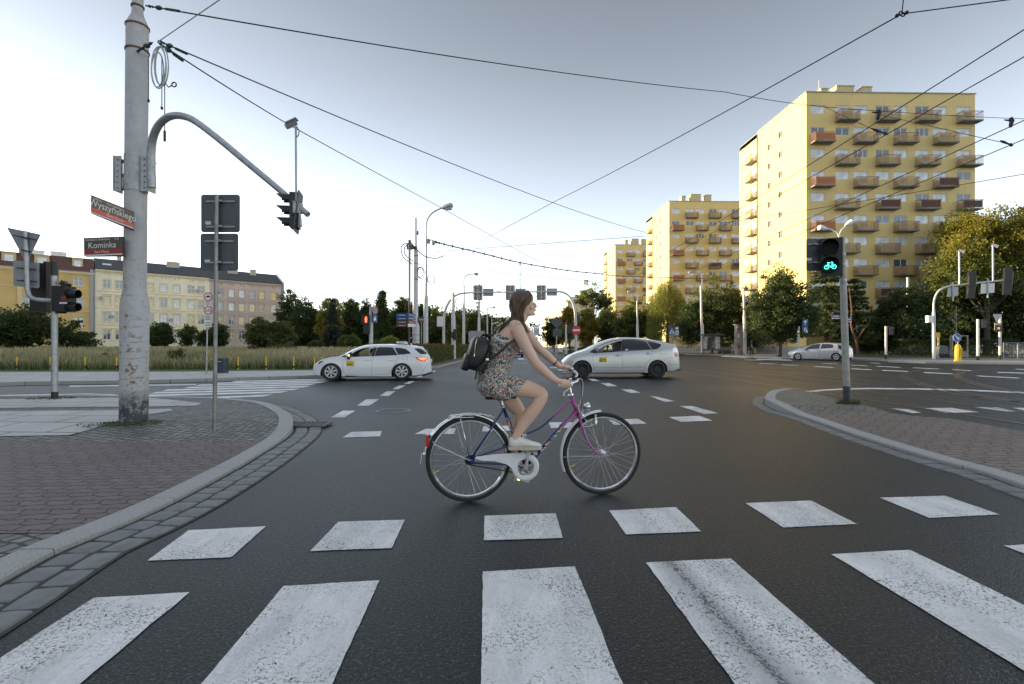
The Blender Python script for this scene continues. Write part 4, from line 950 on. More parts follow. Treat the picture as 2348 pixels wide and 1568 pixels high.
# --- street name plates
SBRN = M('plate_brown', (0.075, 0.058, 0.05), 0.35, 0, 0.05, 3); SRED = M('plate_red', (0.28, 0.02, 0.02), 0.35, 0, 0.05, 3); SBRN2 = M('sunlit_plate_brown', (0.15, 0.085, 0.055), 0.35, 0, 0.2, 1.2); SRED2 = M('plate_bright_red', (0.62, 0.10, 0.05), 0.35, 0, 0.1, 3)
LET = M('plate_letters', (0.72, 0.72, 0.70), 0.5, 0, 0)
def name_plate(label, tl_, tr_, br_, bl_, lines, th, mats, bands):
    root = thing('street_name_sign', label, 'street sign', (tl_+br_)/2)
    U = (tr_-tl_); W = (bl_-tl_); w_, h_ = U.length, W.length; U.normalize(); W = -W.normalized(); Nn = U.cross(W).normalized()
    mb = MB(); mb.prism([p-Nn*th for p in (tl_, tr_, br_, bl_)], Nn*(th-0.003)); mesh_obj('case', mb, BLACK, root)
    mb = MB()
    for i, (a, b_) in enumerate(bands):
        mb.mi = i; p = [bl_+W*h_*a, bl_+W*h_*a+U*w_, bl_+W*h_*b_+U*w_, bl_+W*h_*b_]; mb.prism([x-Nn*0.0028 for x in p], Nn*0.004)
    mesh_obj('plate', mb, mats, root)
    mb = MB()
    for s, fx, fy, sz, al, fit in lines: text_mb(mb, s, bl_+U*w_*fx+W*h_*fy, U, W, sz, al, 0.003, 0.0, fit)
    mesh_obj('lettering', mb, LET, root); return root
SW = M('plate_white_strip', (0.6, 0.6, 0.58), 0.4, 0, 0)
name_plate('brown street name plate Kominka with a red Stare Miasto strip on the tram pole', P(192, 545.5, 7.3), P(279.5, 541.8, 7.3), P(279.5, 587, 7.3), P(192.5, 587.8, 7.3),
    [('Kominka', 0.48, 0.42, 0.125, 'CENTER', 0.40), ('ulica', 0.035, 0.83, 0.045, 'LEFT', 0.09), ('kard. Bolesława', 0.45, 0.83, 0.045, 'CENTER', 0.27), ('3-5', 0.92, 0.83, 0.045, 'RIGHT', 0.06), ('Stare Miasto', 0.47, 0.155, 0.050, 'CENTER', 0.21)], 0.05, [SBRN, SRED, SW], [(0.35, 1.0), (0.08, 0.35), (0.0, 0.08)])
name_plate('tilted brown street name plate Wyszyńskiego with a bright red strip on the tram pole', P(208.5, 446.5, 7.0), P(306.8, 485, 7.25), P(306, 528.5, 7.25), P(208, 488, 7.0),
    [('Wyszyńskiego', 0.51, 0.44, 0.135, 'CENTER', 0.55), ('ulica', 0.06, 0.82, 0.045, 'LEFT', 0.09), ('kard. Stefana', 0.56, 0.80, 0.042, 'CENTER', 0.2), ('Stare Miasto', 0.56, 0.16, 0.050, 'CENTER', 0.2)], 0.07, [SBRN2, SRED2, SW], [(0.33, 1.0), (0.07, 0.33), (0.0, 0.07)])

def strap(mb, c, X, w_, y=0.0):
    mb.box(c, (w_, 0.018, 0.022), X, PY, PZ); mb.box(c-PY*0.03, (w_*0.22, 0.045, 0.028), X, PY, PZ)
# --- post with two grey sign backs
b0 = GZ(491.5, 989, zl); Dp = b0.y; root = thing('sign_post', 'tall slim steel post carrying two dark grey sign backs one above the other', 'road sign', b0)
mb = MB(); mb.tube([b0-PZ*0.1, P(497, 447, Dp)], 0.027, 14); mesh_obj('post', mb, M('dull_steel', (0.26, 0.25, 0.235), 0.45, 0.5, 0.25, 10, 0.05), root, smooth=True)
STK = M('sticker_white', (0.6, 0.6, 0.58), 0.5)
for (x0, y0, x1, y1), ss in (((461, 446, 550, 533), (462, 520)), ((459.5, 535, 546.5, 621), (553, 602))):
    mb = MB(); c = P((x0+x1)/2, (y0+y1)/2, Dp+0.06); plate(mb, c, PX, PZ, (x1-x0)/F*Dp, (y1-y0)/F*Dp, 0.035, 0.01); sg = mesh_obj('sign_panel', mb, DGREY, root)
    mb = MB()
    for y in ss: strap(mb, P((x0+x1)/2, y, Dp+0.045), PX, 0.40)
    mesh_obj('clamp', mb, LGREY, sg)
    mb = MB(); mb.box(P(x0+16, y1-22, Dp+0.052), (0.075, 0.004, 0.045)); mesh_obj('sticker', mb, STK, sg)
# --- signal post at the far left
b0 = GZ(125.5, 914, zl); Dp = b0.y; s_ = Dp/F
root = thing('signal_post', 'steel signal post with yield sign back, black backboard and two-lens signal at far left', 'traffic light', b0)
mb = MB(); mb.mi = 0; mb.tube([P(125.5, 898, Dp), P(124, 632, Dp)], 11*s_, 16); mb.mi = 1; mb.tube([b0-PZ*0.05, P(125.5, 898, Dp)], 11.6*s_, 16); mb.tube([P(124, 632, Dp), P(124, 600, Dp)], 11.4*s_, 16)
for i in range(len(mb.v)): pass
mb.v = [((x-at(125, Dp).x)*0.56+at(125, Dp).x, (y-Dp)*0.56+Dp, z) for x, y, z in mb.v]
mesh_obj('post', mb, [GREY, BLACK], root, smooth=True)
mb = MB(); mb.tube(resample3([P(58, 530, Dp-0.25), P(62, 640, Dp-0.25), P(64, 668, Dp-0.25), P(72, 682, Dp-0.22), P(90, 687, Dp-0.15), P(125, 689, Dp)], 4), 0.045, 10); mesh_obj('bracket_arm', mb, GREY, root, smooth=True)
mb = MB(); q = [P(15, 521, Dp-0.15), P(93, 537, Dp-0.25), P(60, 603, Dp-0.2)]; cen = sum(q, V())/3
tri = []
for i in range(3):
    a, b_ = q[i]-(q[i]-q[i-1])*0.10, q[i]-(q[i]-q[(i+1) % 3])*0.10; tri += [a, q[i]*0.86+a*0.07+b_*0.07, b_]
mb.prism(tri, (0, 0.012, 0)); sg = mesh_obj('yield_sign', mb, LGREY, root); mb = MB(); strap(mb, P(58, 545, Dp-0.3), (PX*0.97-PZ*0.2).normalized(), 0.50); strap(mb, P(60, 575, Dp-0.3), (PX*0.97-PZ*0.15).normalized(), 0.22); mesh_obj('clamp', mb, BLACK, sg)
mb = MB(); plate(mb, P(60.5, 629, Dp-0.14), (PX*0.985-PZ*0.10).normalized(), PZ, 58*s_, 58*s_, 0.04, 0.012); sg = mesh_obj('square_sign', mb, LGREY, root); mb = MB(); strap(mb, P(60, 616, Dp-0.2), (PX*0.99-PZ*0.1).normalized(), 0.4); strap(mb, P(61, 644, Dp-0.2), (PX*0.99-PZ*0.06).normalized(), 0.4); mesh_obj('clamp', mb, BLACK, sg)
mb = MB(); mb.box(P(98, 660, Dp+0.25), (0.36, 0.22, 1.05)); mb.box(P(117, 660, Dp+0.2), (0.06, 0.3, 1.1)); mesh_obj('backboard', mb, BLACK, root)
mb = MB()
mb.mi = 0; mb.box(P(146.5, 686, Dp), (29*s_, 0.30, 58*s_)); mb.mi = 1; mb.disc(P(145, 683, Dp-0.155), PY, 6*s_, 0.006, 16); mb.mi = 2; mb.box(P(145, 694.5, Dp-0.155), (17*s_, 0.006, 4*s_))
hd = mesh_obj('signal_head', mb, [BLACK, M('faded_red_sticker', (0.20, 0.035, 0.03), 0.6), STK], root)
for y in (673, 703): mb = MB(); mb.tube([P(161, y, Dp), P(180, y+1, Dp)], [11*s_, 9.5*s_], 16, cap=False); mb.tube([P(161, y, Dp), P(180, y+1, Dp)], [10*s_, 9*s_], 16, cap=False); mesh_obj('visor', mb, BLACK, hd, smooth=True)
mb = MB(); mb.tube([P(127, 666, Dp), P(140, 662, Dp), P(148, 655, Dp)], 0.03, 8); mb.box(P(150, 652, Dp), (0.16, 0.12, 0.1), (PX-PZ*0.6).normalized(), PY, (PZ+PX*0.6).normalized()); mb.box(P(134, 716, Dp), (0.30, 0.06, 0.05)); mesh_obj('detector', mb, BLACK, root)
# --- 3.5 t sign post on the far pavement, litter bin
b0 = G(473, 857, 0.1); Dp = b0.y; s_ = Dp/F; root = thing('weight_limit_sign_post', 'slim post with two small round red-rimmed prohibition signs, the lower reading 3,5t', 'road sign', b0)
mb = MB(); mb.tube([b0, P(476.5, 672, Dp)], 0.028, 8); mesh_obj('post', mb, GREY, root)
def roundsign(root, c, r, mats, nm='round_sign', ring=0.78, t=0.01, nrm=(0, -1, 0)):
    mb = MB(); nrm = V(nrm).normalized(); mb.mi = 0; mb.disc(c, nrm, r, t, 24); mb.mi = 1; mb.disc(c+nrm*(t*0.7), nrm, r*ring, t*0.6, 24); return mesh_obj(nm, mb, mats, root)
for y in (680.5, 711.5):
    sg = roundsign(root, P(477, y, Dp-0.04), 10*s_, [RED, WHITE]); mb = MB()
    if y > 700: text_mb(mb, '3,5t', P(477, y+3.2, Dp-0.056), PX, PZ, 9.5*s_, 'CENTER')
    else: mb.box(P(477, y, Dp-0.054), (11*s_, 0.004, 2.4*s_)); mb.box(P(477, y-2, Dp-0.054), (5*s_, 0.004, 2*s_))
    mesh_obj('symbol', mb, BLACK, sg)
for y, h_, w_ in ((695, 8, 13), (729, 12, 16), (743, 14, 16)):
    mb = MB(); mb.box(P(476.5, y, Dp-0.04), (w_*s_, 0.01, h_*s_)); sg = mesh_obj('text_plate', mb, WHITE, root); mb = MB()
    for k in (-1, 0, 1):
        if h_ > 9 or k: mb.box(P(476.5, y+k*h_*0.26, Dp-0.047), (w_*0.75*s_, 0.003, 1.1*s_))
    mesh_obj('text_lines', mb, BLACK, sg)
b0 = G(509.5, 855, 0.1); root = thing('litter_bin', 'dark blue grey litter bin with white mark standing at the meadow edge', 'litter bin', b0); s_ = b0.y/F
mb = MB(); w_, h_ = 20*s_, 35*s_
pts = [(b0.x+a, b0.y+c) for a, c in rrect(w_, w_*0.9, 0.04)]; mb.prism([(x, y, b0.z+0.06) for x, y in pts], (0, 0, h_-0.12)); mesh_obj('body', mb, M('bin_blue_grey', (0.035, 0.055, 0.075), 0.4, 0.2, 0.1), root)
mb = MB(); pts = [(b0.x+a, b0.y+c) for a, c in rrect(w_*1.06, w_*0.97, 0.05)]; mb.prism([(x, y, b0.z+h_-0.058) for x, y in pts], (0, 0, 0.06)); mb.prism([(x, y, b0.z) for x, y in pts], (0, 0, 0.055)); mesh_obj('rims', mb, DGREY, root)
mb = MB(); mb.tube(bez((b0.x-0.1, b0.y-w_*0.46, b0.z+h_*0.72), (b0.x+0.03, b0.y-w_*0.46, b0.z+h_*0.74), -0.02, 6), 0.01, 5); mesh_obj('emblem', mb, WHITE, root)
# --- yellow marker posts in the meadow
src_ = None
for i, (x, y) in enumerate(((39, 838), (115, 838), (195, 839), (267, 839), (546, 837), (610, 836), (673, 835), (721, 834), (737, 832), (762, 831))):
    b0 = G(x, 847.5, 0.06); s_ = b0.y/F
    if src_ is None:
        src_ = thing('marker_post', 'slim yellow marker post in the tall grass', 'marker post', b0, 'yellow marker posts along the meadow edge'); mb = MB(); mb.tube([b0, b0+PZ*0.60], 0.030, 8); mb.tube([b0+PZ*0.60, b0+PZ*0.63], [0.030, 0.015], 8); mesh_obj('post', mb, YEL, src_); mb = MB(); mb.tube([b0+PZ*0.1, b0+PZ*0.2], 0.046, 8); mesh_obj('base_sleeve', mb, BLACK, src_); o = src_
    else: o = copy_tree(src_); o.location = b0

# --- median poles
def tall_pole(name, label, px, D, segs, group=None, n=16, z=0.12):
    b0 = at(px, D, z); root = thing(name, label, 'pole', b0, group); mb = MB(); s_ = D/F
    kc = F/math.hypot(F, px-CX); mb.tube([V((b0.x+(x-px)*s_, D, max(z, H+(YH-y)*s_))) for x, y, w_ in segs], [w_*s_/2*kc for x, y, w_ in segs], n); mesh_obj('shaft', mb, POLEW, root, smooth=True); return root, s_
Q = lambda x, y: ((1560+x/2.613)*0.573, (800+y/2.613)*0.573)
def lamp_head(root, a, b_, r, name='lamp_head'):
    a, b_ = V(a), V(b_); mb = MB(); d = b_-a
    mb.mi = 0; mb.tube([a, a.lerp(b_, 0.3), a.lerp(b_, 0.85), b_], [r*0.35, r*0.8, r, r*0.45], 10); mb.mi = 1; mb.tube([a.lerp(b_, 0.4)-PZ*r*0.6, a.lerp(b_, 0.9)-PZ*r*0.75], [r*0.65, r*0.75], 8)
    return mesh_obj(name, mb, [LGREY, PANE2], root, smooth=True)
root, s_ = tall_pole('tram_pole', 'thick pale tram pole with cable drops standing in the hedge', 954, 37, [(953.5, 830, 16.5), (953.5, 748, 16.5), (952, 738, 13), (952.5, 575, 12), (953, 566, 5.5), (952.8, 500, 5.2)])
mb = MB()
for y in (767, 779, 640, 604, 586): mb = MB(); mb.tube([P(953, y+1, 37), P(953, y, 37)], 8.6*s_ if y > 700 else 6.6*s_, 16); mesh_obj('steel_band', mb, RUST, root)
mb = MB(); mb.tube([P(938, 775, 36.8), P(953, 775, 36.9)], 0.07, 4); mb.tube([P(938, 788, 36.8), P(953, 788, 36.9)], 0.07, 4); mb.tube([P(938, 800, 36.8), P(938, 565, 36.8)], 0.035, 6); mb.tube([P(941, 700, 36.8), P(941, 565, 36.8)], 0.02, 5); mesh_obj('service_conduit', mb, LGREY, root)
mb = MB(); mb.box(P(940, 566, 36.7), (0.45, 0.3, 0.35)); mb.box(P(948, 568, 36.7), (0.5, 0.15, 0.2)); mb.box(P(939, 556, 36.7), (0.16, 0.2, 0.35)); mb.box(P(957.5, 534, 36.7), (0.1, 0.1, 0.3)); mesh_obj('switch_box', mb, DGREY, root)
mb = MB()
for pts in (((938, 558), (925, 560), (919, 570), (925, 590), (940, 602), (946, 607)), ((938, 560), (928, 566), (927, 580), (936, 592), (947, 598)), ((942, 556), (955, 572), (975, 588), (1000, 592), (1018, 586))): mb.tube(resample3([P(x, y, 36.6) for x, y in pts], 5), 0.035, 5)
for cx, cy, rx, ry in ((965, 626, 8, 13), (963, 624, 7, 12)): mb.tube([P(cx+rx*math.cos(t*PI/10), cy+ry*math.sin(t*PI/10), 36.6) for t in range(21)], 0.028, 5)
mesh_obj('cable_loops', mb, WIRE, root)
root, s_ = tall_pole('lamp_post', 'tall pale lamp post with a long swan neck beside the thick tram pole', 975, 37.5, [(976, 830, 11.5), (976, 684, 11), (976.5, 676, 7), (977, 616, 6), (977, 608, 4.5), (977, 545, 4.3)])
mb = MB(); mb.tube(resample3([P(977, 547, 37.5), P(977, 520, 37.5), (P(980, 503, 37.5)), P(990, 489, 37.4), P(1005, 480, 37.3), P(1016, 476.5, 37.2)], 5), 0.05, 8); mesh_obj('swan_neck', mb, GREY, root, smooth=True)
lamp_head(root, P(1012, 476.5, 37.2), P(1037.5, 470.5, 37), 0.22)
mb = MB(); mb.box(P(982, 553, 37.2), (0.22, 0.3, 0.3)); mb.tube([P(982, 552, 37.1), P(991, 550, 37), P(993, 554, 37)], 0.04, 6); mb.ball(P(993, 558, 37), 0.14, 10); mb.tube([P(993, 552, 37), P(993, 556, 37)], 0.15, 10); mesh_obj('dome_camera', mb, LGREY, root)
mb = MB(); mb.tube([P(988.5+8*math.cos(t*PI/10), 641+11*math.sin(t*PI/10), 37.3) for t in range(21)], 0.025, 5); mesh_obj('cable_loop', mb, WIRE, root)
def street_lamp(label, px, D, ytop, xh, yh, dirx=1, segs=None, neck=None):
    segs = segs or [(px, 830, 7), (px, YH-(YH-ytop)*0.45, 6.5), (px, YH-(YH-ytop)*0.5, 4), (px, YH-(YH-ytop)*0.78, 3)]
    root, s_ = tall_pole('lamp_post', label, px, D, [(a, b_, c*(37.5/D if False else 1)) for a, b_, c in segs], 'lamp posts down the street')
    y0 = segs[-1][1]; dx = (xh-px)
    pts = [P(px, y0, D), P(px, y0+(yh-y0)*0.5, D), P(px+dx*0.12, y0+(yh-y0)*0.82, D), P(px+dx*0.4, yh+1, D), P(px+dx*0.75, yh, D)]
    mb = MB(); mb.tube(resample3(pts, 4), s_*1.1, 6); mesh_obj('swan_neck', mb, GREY, root)
    lamp_head(root, P(px+dx*0.7, yh, D), P(xh, yh-0.5, D), s_*3.2 if D < 60 else s_*2.4); return root
street_lamp('slim lamp post with swan neck just behind the left gantry leg', 1063, 58, 640, 1096, 628, segs=[(1063, 815, 6.5), (1063, 702, 6), (1063.5, 698, 4), (1063.5, 656, 3)])
street_lamp('lamp post with short arm left of the cyclist, nearer of the two small ones', 1117, 95, 712, 1135, 704.5, segs=[(1117, 803, 4), (1117, 730, 3), (1117, 714, 2)])
street_lamp('small distant lamp post behind the cyclist backpack', 1127, 130, 727, 1140, 721, segs=[(1127, 800, 3), (1127, 740, 2.2), (1127, 730, 1.6)])
street_lamp('lamp post arching left over the trees in front of the middle tower', 1461, 75, 690, 1438, 669, segs=[(1462, 815, 7), (1461, 745, 5.5), (1461, 740, 4), (1460, 690, 3)])
street_lamp('lamp post arching left in front of the birch', 1351, 90, 745, 1332, 727, segs=[(1351, 810, 5), (1351, 765, 4), (1351, 745, 2.6)])
street_lamp('tall lamp post arching left beside the bus shelter', 1609, 70, 670, 1578, 624, segs=[(1611, 808, 9), (1609, 745, 7.5), (1608, 740, 5.5), (1606, 655, 4)])
root, s_ = tall_pole('tram_pole', 'medium pale pole with a small signal and sign backs behind the hedge', 1039, 42, [(1040, 824, 10), (1039, 725, 9.5), (1039, 720, 7.5), (1038.5, 671, 7)])
mb = MB(); mb.box(P(1043, 767, 41.7), (0.25, 0.3, 0.9)); mb.box(P(1037, 768, 41.6), (0.12, 0.3, 0.5)); mesh_obj('signal_head', mb, BLACK, root)
for y in (746,): mb = MB(); mb.prism([P(1040, y-11, 42.2), P(1052, y, 42.2), P(1040, y+11, 42.2), P(1028, y, 42.2)], (0, 0.03, 0)); mesh_obj('diamond_sign', mb, DGREY, root)
mb = MB(); mb.tube([P(1047+3*math.cos(t*PI/8), 691+7*math.sin(t*PI/8), 41.8) for t in range(17)], 0.03, 5); mesh_obj('cable_loop', mb, WIRE, root)
root, s_ = tall_pole('tram_pole', 'slim pale pole between the lamp posts left of the cyclist', 1098, 70, [(1098, 812, 6.5), (1098, 730, 6), (1098, 725, 4.5), (1098, 650, 4)])
mb = MB(); mb.box(P(1094, 766, 69.5), (2.1, 0.05, 0.9)); mb.box(P(1082, 773, 69.3), (1.0, 0.05, 1.5)); mesh_obj('info_board', mb, LGREY, root)
# --- gantry across the carriageway
GD = 46.0; gs = GD/F; root = thing('signal_gantry', 'pale steel portal gantry spanning the carriageway with sign panels', 'gantry', at(1017, GD, 0.1))
mb = MB(); pts = [P(1017, 822, GD), P(1017, 745, GD), P(1018, 725, GD), P(1024, 702, GD), P(1036, 684, GD), P(1052, 674, GD), P(1072, 671.5, GD), P(1090, 671, GD)]
mid = [P(x, 670.6-(x-1090)*0.012, GD) for x in (1120, 1160, 1200, 1240, 1270)]; rgt = [P(1285, 669, GD), P(1300, 675, GD), P(1311, 689, GD), P(1317, 708, GD), P(1319, 730, GD), P(1320, 822, GD)]
q = resample3(pts+mid+rgt, 4); mb.tube(q, [max(0.055, min(0.115, 0.055+0.0025*abs(p.x)*abs(p.x)*0.5)) if p.z > 5.4 else 0.125 for p in q], 10); mesh_obj('portal_tube', mb, POLEW, root, smooth=True)
SLOTM = M('slotted_backboard', (0.55, 0.54, 0.48), 0.6, 0.2, 0.1)
for x in (1095.5, 1169.5, 1240.5):
    mb = MB(); mb.mi = 0; plate(mb, P(x, 671, GD+0.15), PX, PZ, 21*gs, 34*gs, 0.08, 0.03); mb.mi = 1
    for k in (-7.5, -3.8, 3.8, 7.5): mb.box(P(x+k, 671, GD+0.12), (1.9*gs, 0.03, 30*gs))
    mb.mi = 0; mb.box(P(x, 663, GD+0.1), (4.2*gs, 0.2, 11*gs)); mb.box(P(x, 679, GD+0.1), (4.2*gs, 0.2, 11*gs)); sg = mesh_obj('backboard', mb, [BLACK, SLOTM], root); mb = MB(); mb.mi = 0
    mb.cyl(P(x, 653, GD-0.05), P(x, 688, GD-0.05), 0.035, n=6); mb.box(P(x, 670.5, GD-0.04), (0.2, 0.14, 0.16)); mesh_obj('bracket', mb, GREY, sg)
for x, y in ((1119, 670.5), (1193, 670), (1265, 669.5)):
    mb = MB(); mb.box(P(x, y, GD+0.18), (24*gs, 0.03, 17*gs)); mesh_obj('sign_panel', mb, LGREY, root)
mb = MB(); mb.cyl(P(1193, 662, GD), P(1192, 602, GD), 0.035, n=6); mb.box(P(1192, 604, GD), (0.12, 0.12, 0.35)); mesh_obj('antenna_rod', mb, GREY, root)
mb = MB(); mb.box(P(1009, 737, GD-0.1), (14*gs, 0.3, 23*gs)); mesh_obj('control_box', mb, WHITE, root)
c = P(1321, 757, GD-0.2); o = thing('no_entry_sign', 'round red no entry sign with white bar on the right gantry leg', 'road sign', c); mb = MB(); mb.disc(c, PY, 10.6*gs, 0.03, 28); mesh_obj('disc', mb, RED, o); mb = MB(); mb.box(c-PY*0.02, (15*gs, 0.02, 4.5*gs)); mesh_obj('bar', mb, WHITE, o)

# --- pedestrian signal with red man behind the white taxi
GLR = M('red_signal_light', (0.3, 0.01, 0.005), 0.5, 0, 0, emit=(1.0, 0.10, 0.04, 1.3)); GLG = M('cyan_cycle_light', (0.0, 0.2, 0.18), 0.5, 0, 0, emit=(0.10, 1.0, 0.80, 0.65))
b0 = at(850, 30, 0.12); s_ = 30/F; root = thing('pedestrian_signal', 'signal post with lit red man and narrow blue sign behind the white taxi', 'traffic light', b0)
mb = MB(); mb.tube([b0, P(851, 703, 30)], 4.4*s_, 10); mesh_obj('post', mb, POLEW, root)
mb = MB(); mb.box(P(838.5, 733, 29.9), (17*s_, 0.3, 22*s_)); mb.box(P(841, 755, 29.9), (13*s_, 0.3, 20*s_)); mb.box(P(857, 722, 29.9), (0.16, 0.3, 0.85)); hd = mesh_obj('signal_head', mb, BLACK, root)
mb = MB(); c = P(838.8, 732.5, 29.72); mb.ball(c+PZ*0.13, 0.045, 8, (1, 0.3, 1)); mb.box(c+PZ*0.02, (0.12, 0.02, 0.15)); mb.box(c-PZ*0.11+PX*0.03, (0.045, 0.02, 0.13)); mb.box(c-PZ*0.11-PX*0.03, (0.045, 0.02, 0.13)); mesh_obj('red_man', mb, GLR, hd)
PINK = M('faded_pink_sign', (0.38, 0.24, 0.25), 0.6)
Xo = V((0.5, 0.86, 0)).normalized()
mb = MB(); mb.mi = 0; plate(mb, P(859.5, 730, 29.6), Xo, PZ, 0.36, 18*s_, 0.04, 0.02); mb.mi = 1; c = P(859.5, 730, 29.58); nn = V((0.86, -0.5, 0))*-1; mb.prism([c-Xo*0.13-PZ*0.12+nn*0.01, c+Xo*0.13-PZ*0.12+nn*0.01, c+PZ*0.15+nn*0.01], V((0.5, -0.86, 0))*0.02); mesh_obj('crossing_sign', mb, [BLUE, WHITE], root)
mb = MB(); mb.disc(P(859.5, 711.5, 29.6), V((0.86, -0.5, 0)), 0.22, 0.02, 20); mesh_obj('faded_round_sign', mb, PINK, root)
# --- direction blades
b0 = at(938, 33, 0.1); s_ = 33/F; root = thing('signpost', 'brown fingerpost with blue and brown direction blades left of the tram pole', 'signpost', b0)
mb = MB(); mb.tube([b0, P(938, 560, 33)], 0.055, 8); mesh_obj('post', mb, M('brown_post', (0.12, 0.075, 0.06), 0.6), root)
BRS = M('tourist_sign_brown', (0.13, 0.04, 0.03), 0.4)
for i, (y, m_) in enumerate(((722.5, BLUE), (730.5, BLUE), (738.5, BRS), (746, BRS))):
    sg = None
    mb = MB(); mb.prism([P(907, y, 33), P(910, y-3.6, 33), P(935, y-3.4, 33), P(935, y+3.4, 33), P(910, y+3.6, 33)], (0, 0.03, 0)); sg = mesh_obj('blade', mb, m_, root); mb = MB(); mb.box(P(922, y, 32.98), (16*s_, 0.01, 1.2*s_)); mesh_obj('text_line', mb, WHITE, sg)
    mb = MB(); mb.mi = 0; mb.prism([P(935, y-5, 32.5), P(952, y-2.2, 33.6), P(952, y+3.0, 33.6), P(935, y+3.4, 32.5)], (0.01, 0.03, 0)); sg = mesh_obj('blade', mb, m_ if i != 3 else WHITE, root)
    if i != 3: mb = MB(); mb.prism([P(938, y-1.6, 32.6), P(949, y+0.0, 33.35), P(949, y+1.2, 33.35), P(938, y-0.2, 32.6)], (-0.004, -0.015, 0)); mesh_obj('text_line', mb, WHITE, sg)
b0 = at(966, 36, 0.12); root = thing('street_name_sign', 'small brown street name plate on a slim post between the two median poles', 'street sign', b0)
mb = MB(); mb.tube([b0, P(966, 738, 36)], 0.03, 8); mesh_obj('post', mb, LGREY, root)
mb = MB(); mb.mi = 0; mb.box(P(964, 732.5, 36), (15*36/F, 0.03, 11*36/F)); mb.mi = 1; mb.box(P(964, 739, 36), (15*36/F, 0.032, 2.5*36/F)); pl = mesh_obj('plate', mb, [SBRN, SRED], root); mb = MB(); text_mb(mb, 'inka', P(965.5, 734.5, 35.97), PX, PZ, 0.22); mesh_obj('lettering', mb, LET, pl)

# --- right corner: near cyclist signal
b0 = GZ(1941.5, 925, zr); Dp = b0.y; s_ = Dp/F; top = P(1929, 545, Dp)
root = thing('cyclist_signal', 'near grey signal post with lit cyan cyclist light and dark sign back', 'traffic light', b0)
m, n, l, b, src = newmat('worn_signal_post_paint'); nn_ = noise(n, l, src, 7, 6, 0.7); c = mixc(n, l, ramp(n, l, nn_, 0.4, 0.65), (0.26, 0.25, 0.225), (0.37, 0.36, 0.33)); l.new(c, b.inputs['Base Color']); b.inputs['Roughness'].default_value = 0.6
mb = MB(); ft = b0.lerp(top, 0.105); mb.mi = 0; mb.tube([ft, b0.lerp(top, 0.72), b0.lerp(top, 0.725), top], [7.2*s_, 6.9*s_, 6.3*s_, 6.1*s_], 20); mb.mi = 1; mb.tube([b0-PZ*0.05, ft], 7.7*s_, 20); mesh_obj('post', mb, [m, M('dark_foot_paint', (0.035, 0.045, 0.05), 0.6, 0, 0.4, 12)], root, smooth=True)
mb = MB()
for t in (0.745, 0.84, 0.90): mb.lathe(b0.lerp(top, t), top-b0, [(-0.02, 6.3*s_), (-0.02, 7.2*s_), (0.02, 7.2*s_), (0.02, 6.3*s_)], 20)
mesh_obj('clamp', mb, GREY, root)
mb = MB(); plate(mb, P(1874, 584, Dp+0.12), PX, PZ, 52*s_, 75*s_, 0.04, 0.014); sg = mesh_obj('sign_back', mb, DGREY, root); mb = MB(); strap(mb, P(1866, 560, Dp+0.09), PX, 0.24); strap(mb, P(1866, 602, Dp+0.09), PX, 0.24); mesh_obj('strap', mb, LGREY, sg); mb = MB(); mb.box(P(1854, 594.5, Dp+0.11), (0.10, 0.004, 0.05)); mesh_obj('sticker', mb, STK, sg)
# head: two big lenses facing left-forward
nrm = V((-0.50, -0.86, -0.02)).normalized(); Xs = PZ.cross(nrm).normalized()
mb = MB(); hc = P(1906, 589, Dp-0.02); mb.box(hc-nrm*0.06, (0.36, 0.17, 86*s_), Xs, nrm, PZ); mb.box(hc+nrm*0.03, (0.33, 0.04, 40*s_), Xs, nrm, PZ)
hs_ = mesh_obj('signal_head', mb, BLACK, root); SIGS = []
BGR = M('black_gloss_visor', (0.014, 0.015, 0.016), 0.22, 0, 0.1, 10)
for y, lit in ((568, 0), (607, 1)):
    q = P(1902, y, Dp-0.14); R = 17.5*s_; vs = []; m_ = 22
    for t in range(m_+1):
        a = math.radians(-50+280*t/m_); d = Xs*math.cos(a)+PZ*math.sin(a); L = 0.24*(0.35+0.65*max(0, 0.5+0.5*math.sin(a)))
        vs += [q+d*R-nrm*0.03, q+d*R*0.97+nrm*L, q+d*(R*0.97-0.008)+nrm*L, q+d*(R-0.008)-nrm*0.03]
    mb = MB(); mb.add(vs, [(t*4+j, (t+1)*4+j, (t+1)*4+(j+1) % 4, t*4+(j+1) % 4) for t in range(m_) for j in range(4)]+[(0, 3, 2, 1), (m_*4, m_*4+1, m_*4+2, m_*4+3)]); mesh_obj('visor', mb, BGR, hs_, smooth=True)
    mb = MB(); mb.disc(q-nrm*0.02, nrm, R*0.97, 0.02, 28); mesh_obj('lens', mb, INK, hs_)
    if lit:
        U = -Xs if Xs.x < 0 else Xs; W = PZ; mb = MB(); cc = q+nrm*0.01+U*0.005; k = R*0.92; r_ = 0.0065
        def s2(pts): mb.tube([cc+U*k*a+W*k*b_ for a, b_ in pts], r_, 5)
        for a, b_ in ((-0.42, -0.32), (0.46, -0.32)): mb.ring(cc+U*k*a+W*k*b_, nrm, k*0.26, r_, 16, 5)
        s2([(-0.42, -0.32), (-0.22, 0.28), (0.3, 0.2), (0.0, -0.32), (-0.24, 0.2)]); s2([(0.46, -0.32), (0.24, 0.36), (0.12, 0.38)]); s2([(-0.34, 0.3), (-0.1, 0.3)]); s2([(0.0, -0.32), (0.46, -0.32)])
        mesh_obj('cyclist_symbol', mb, GLG, hs_)
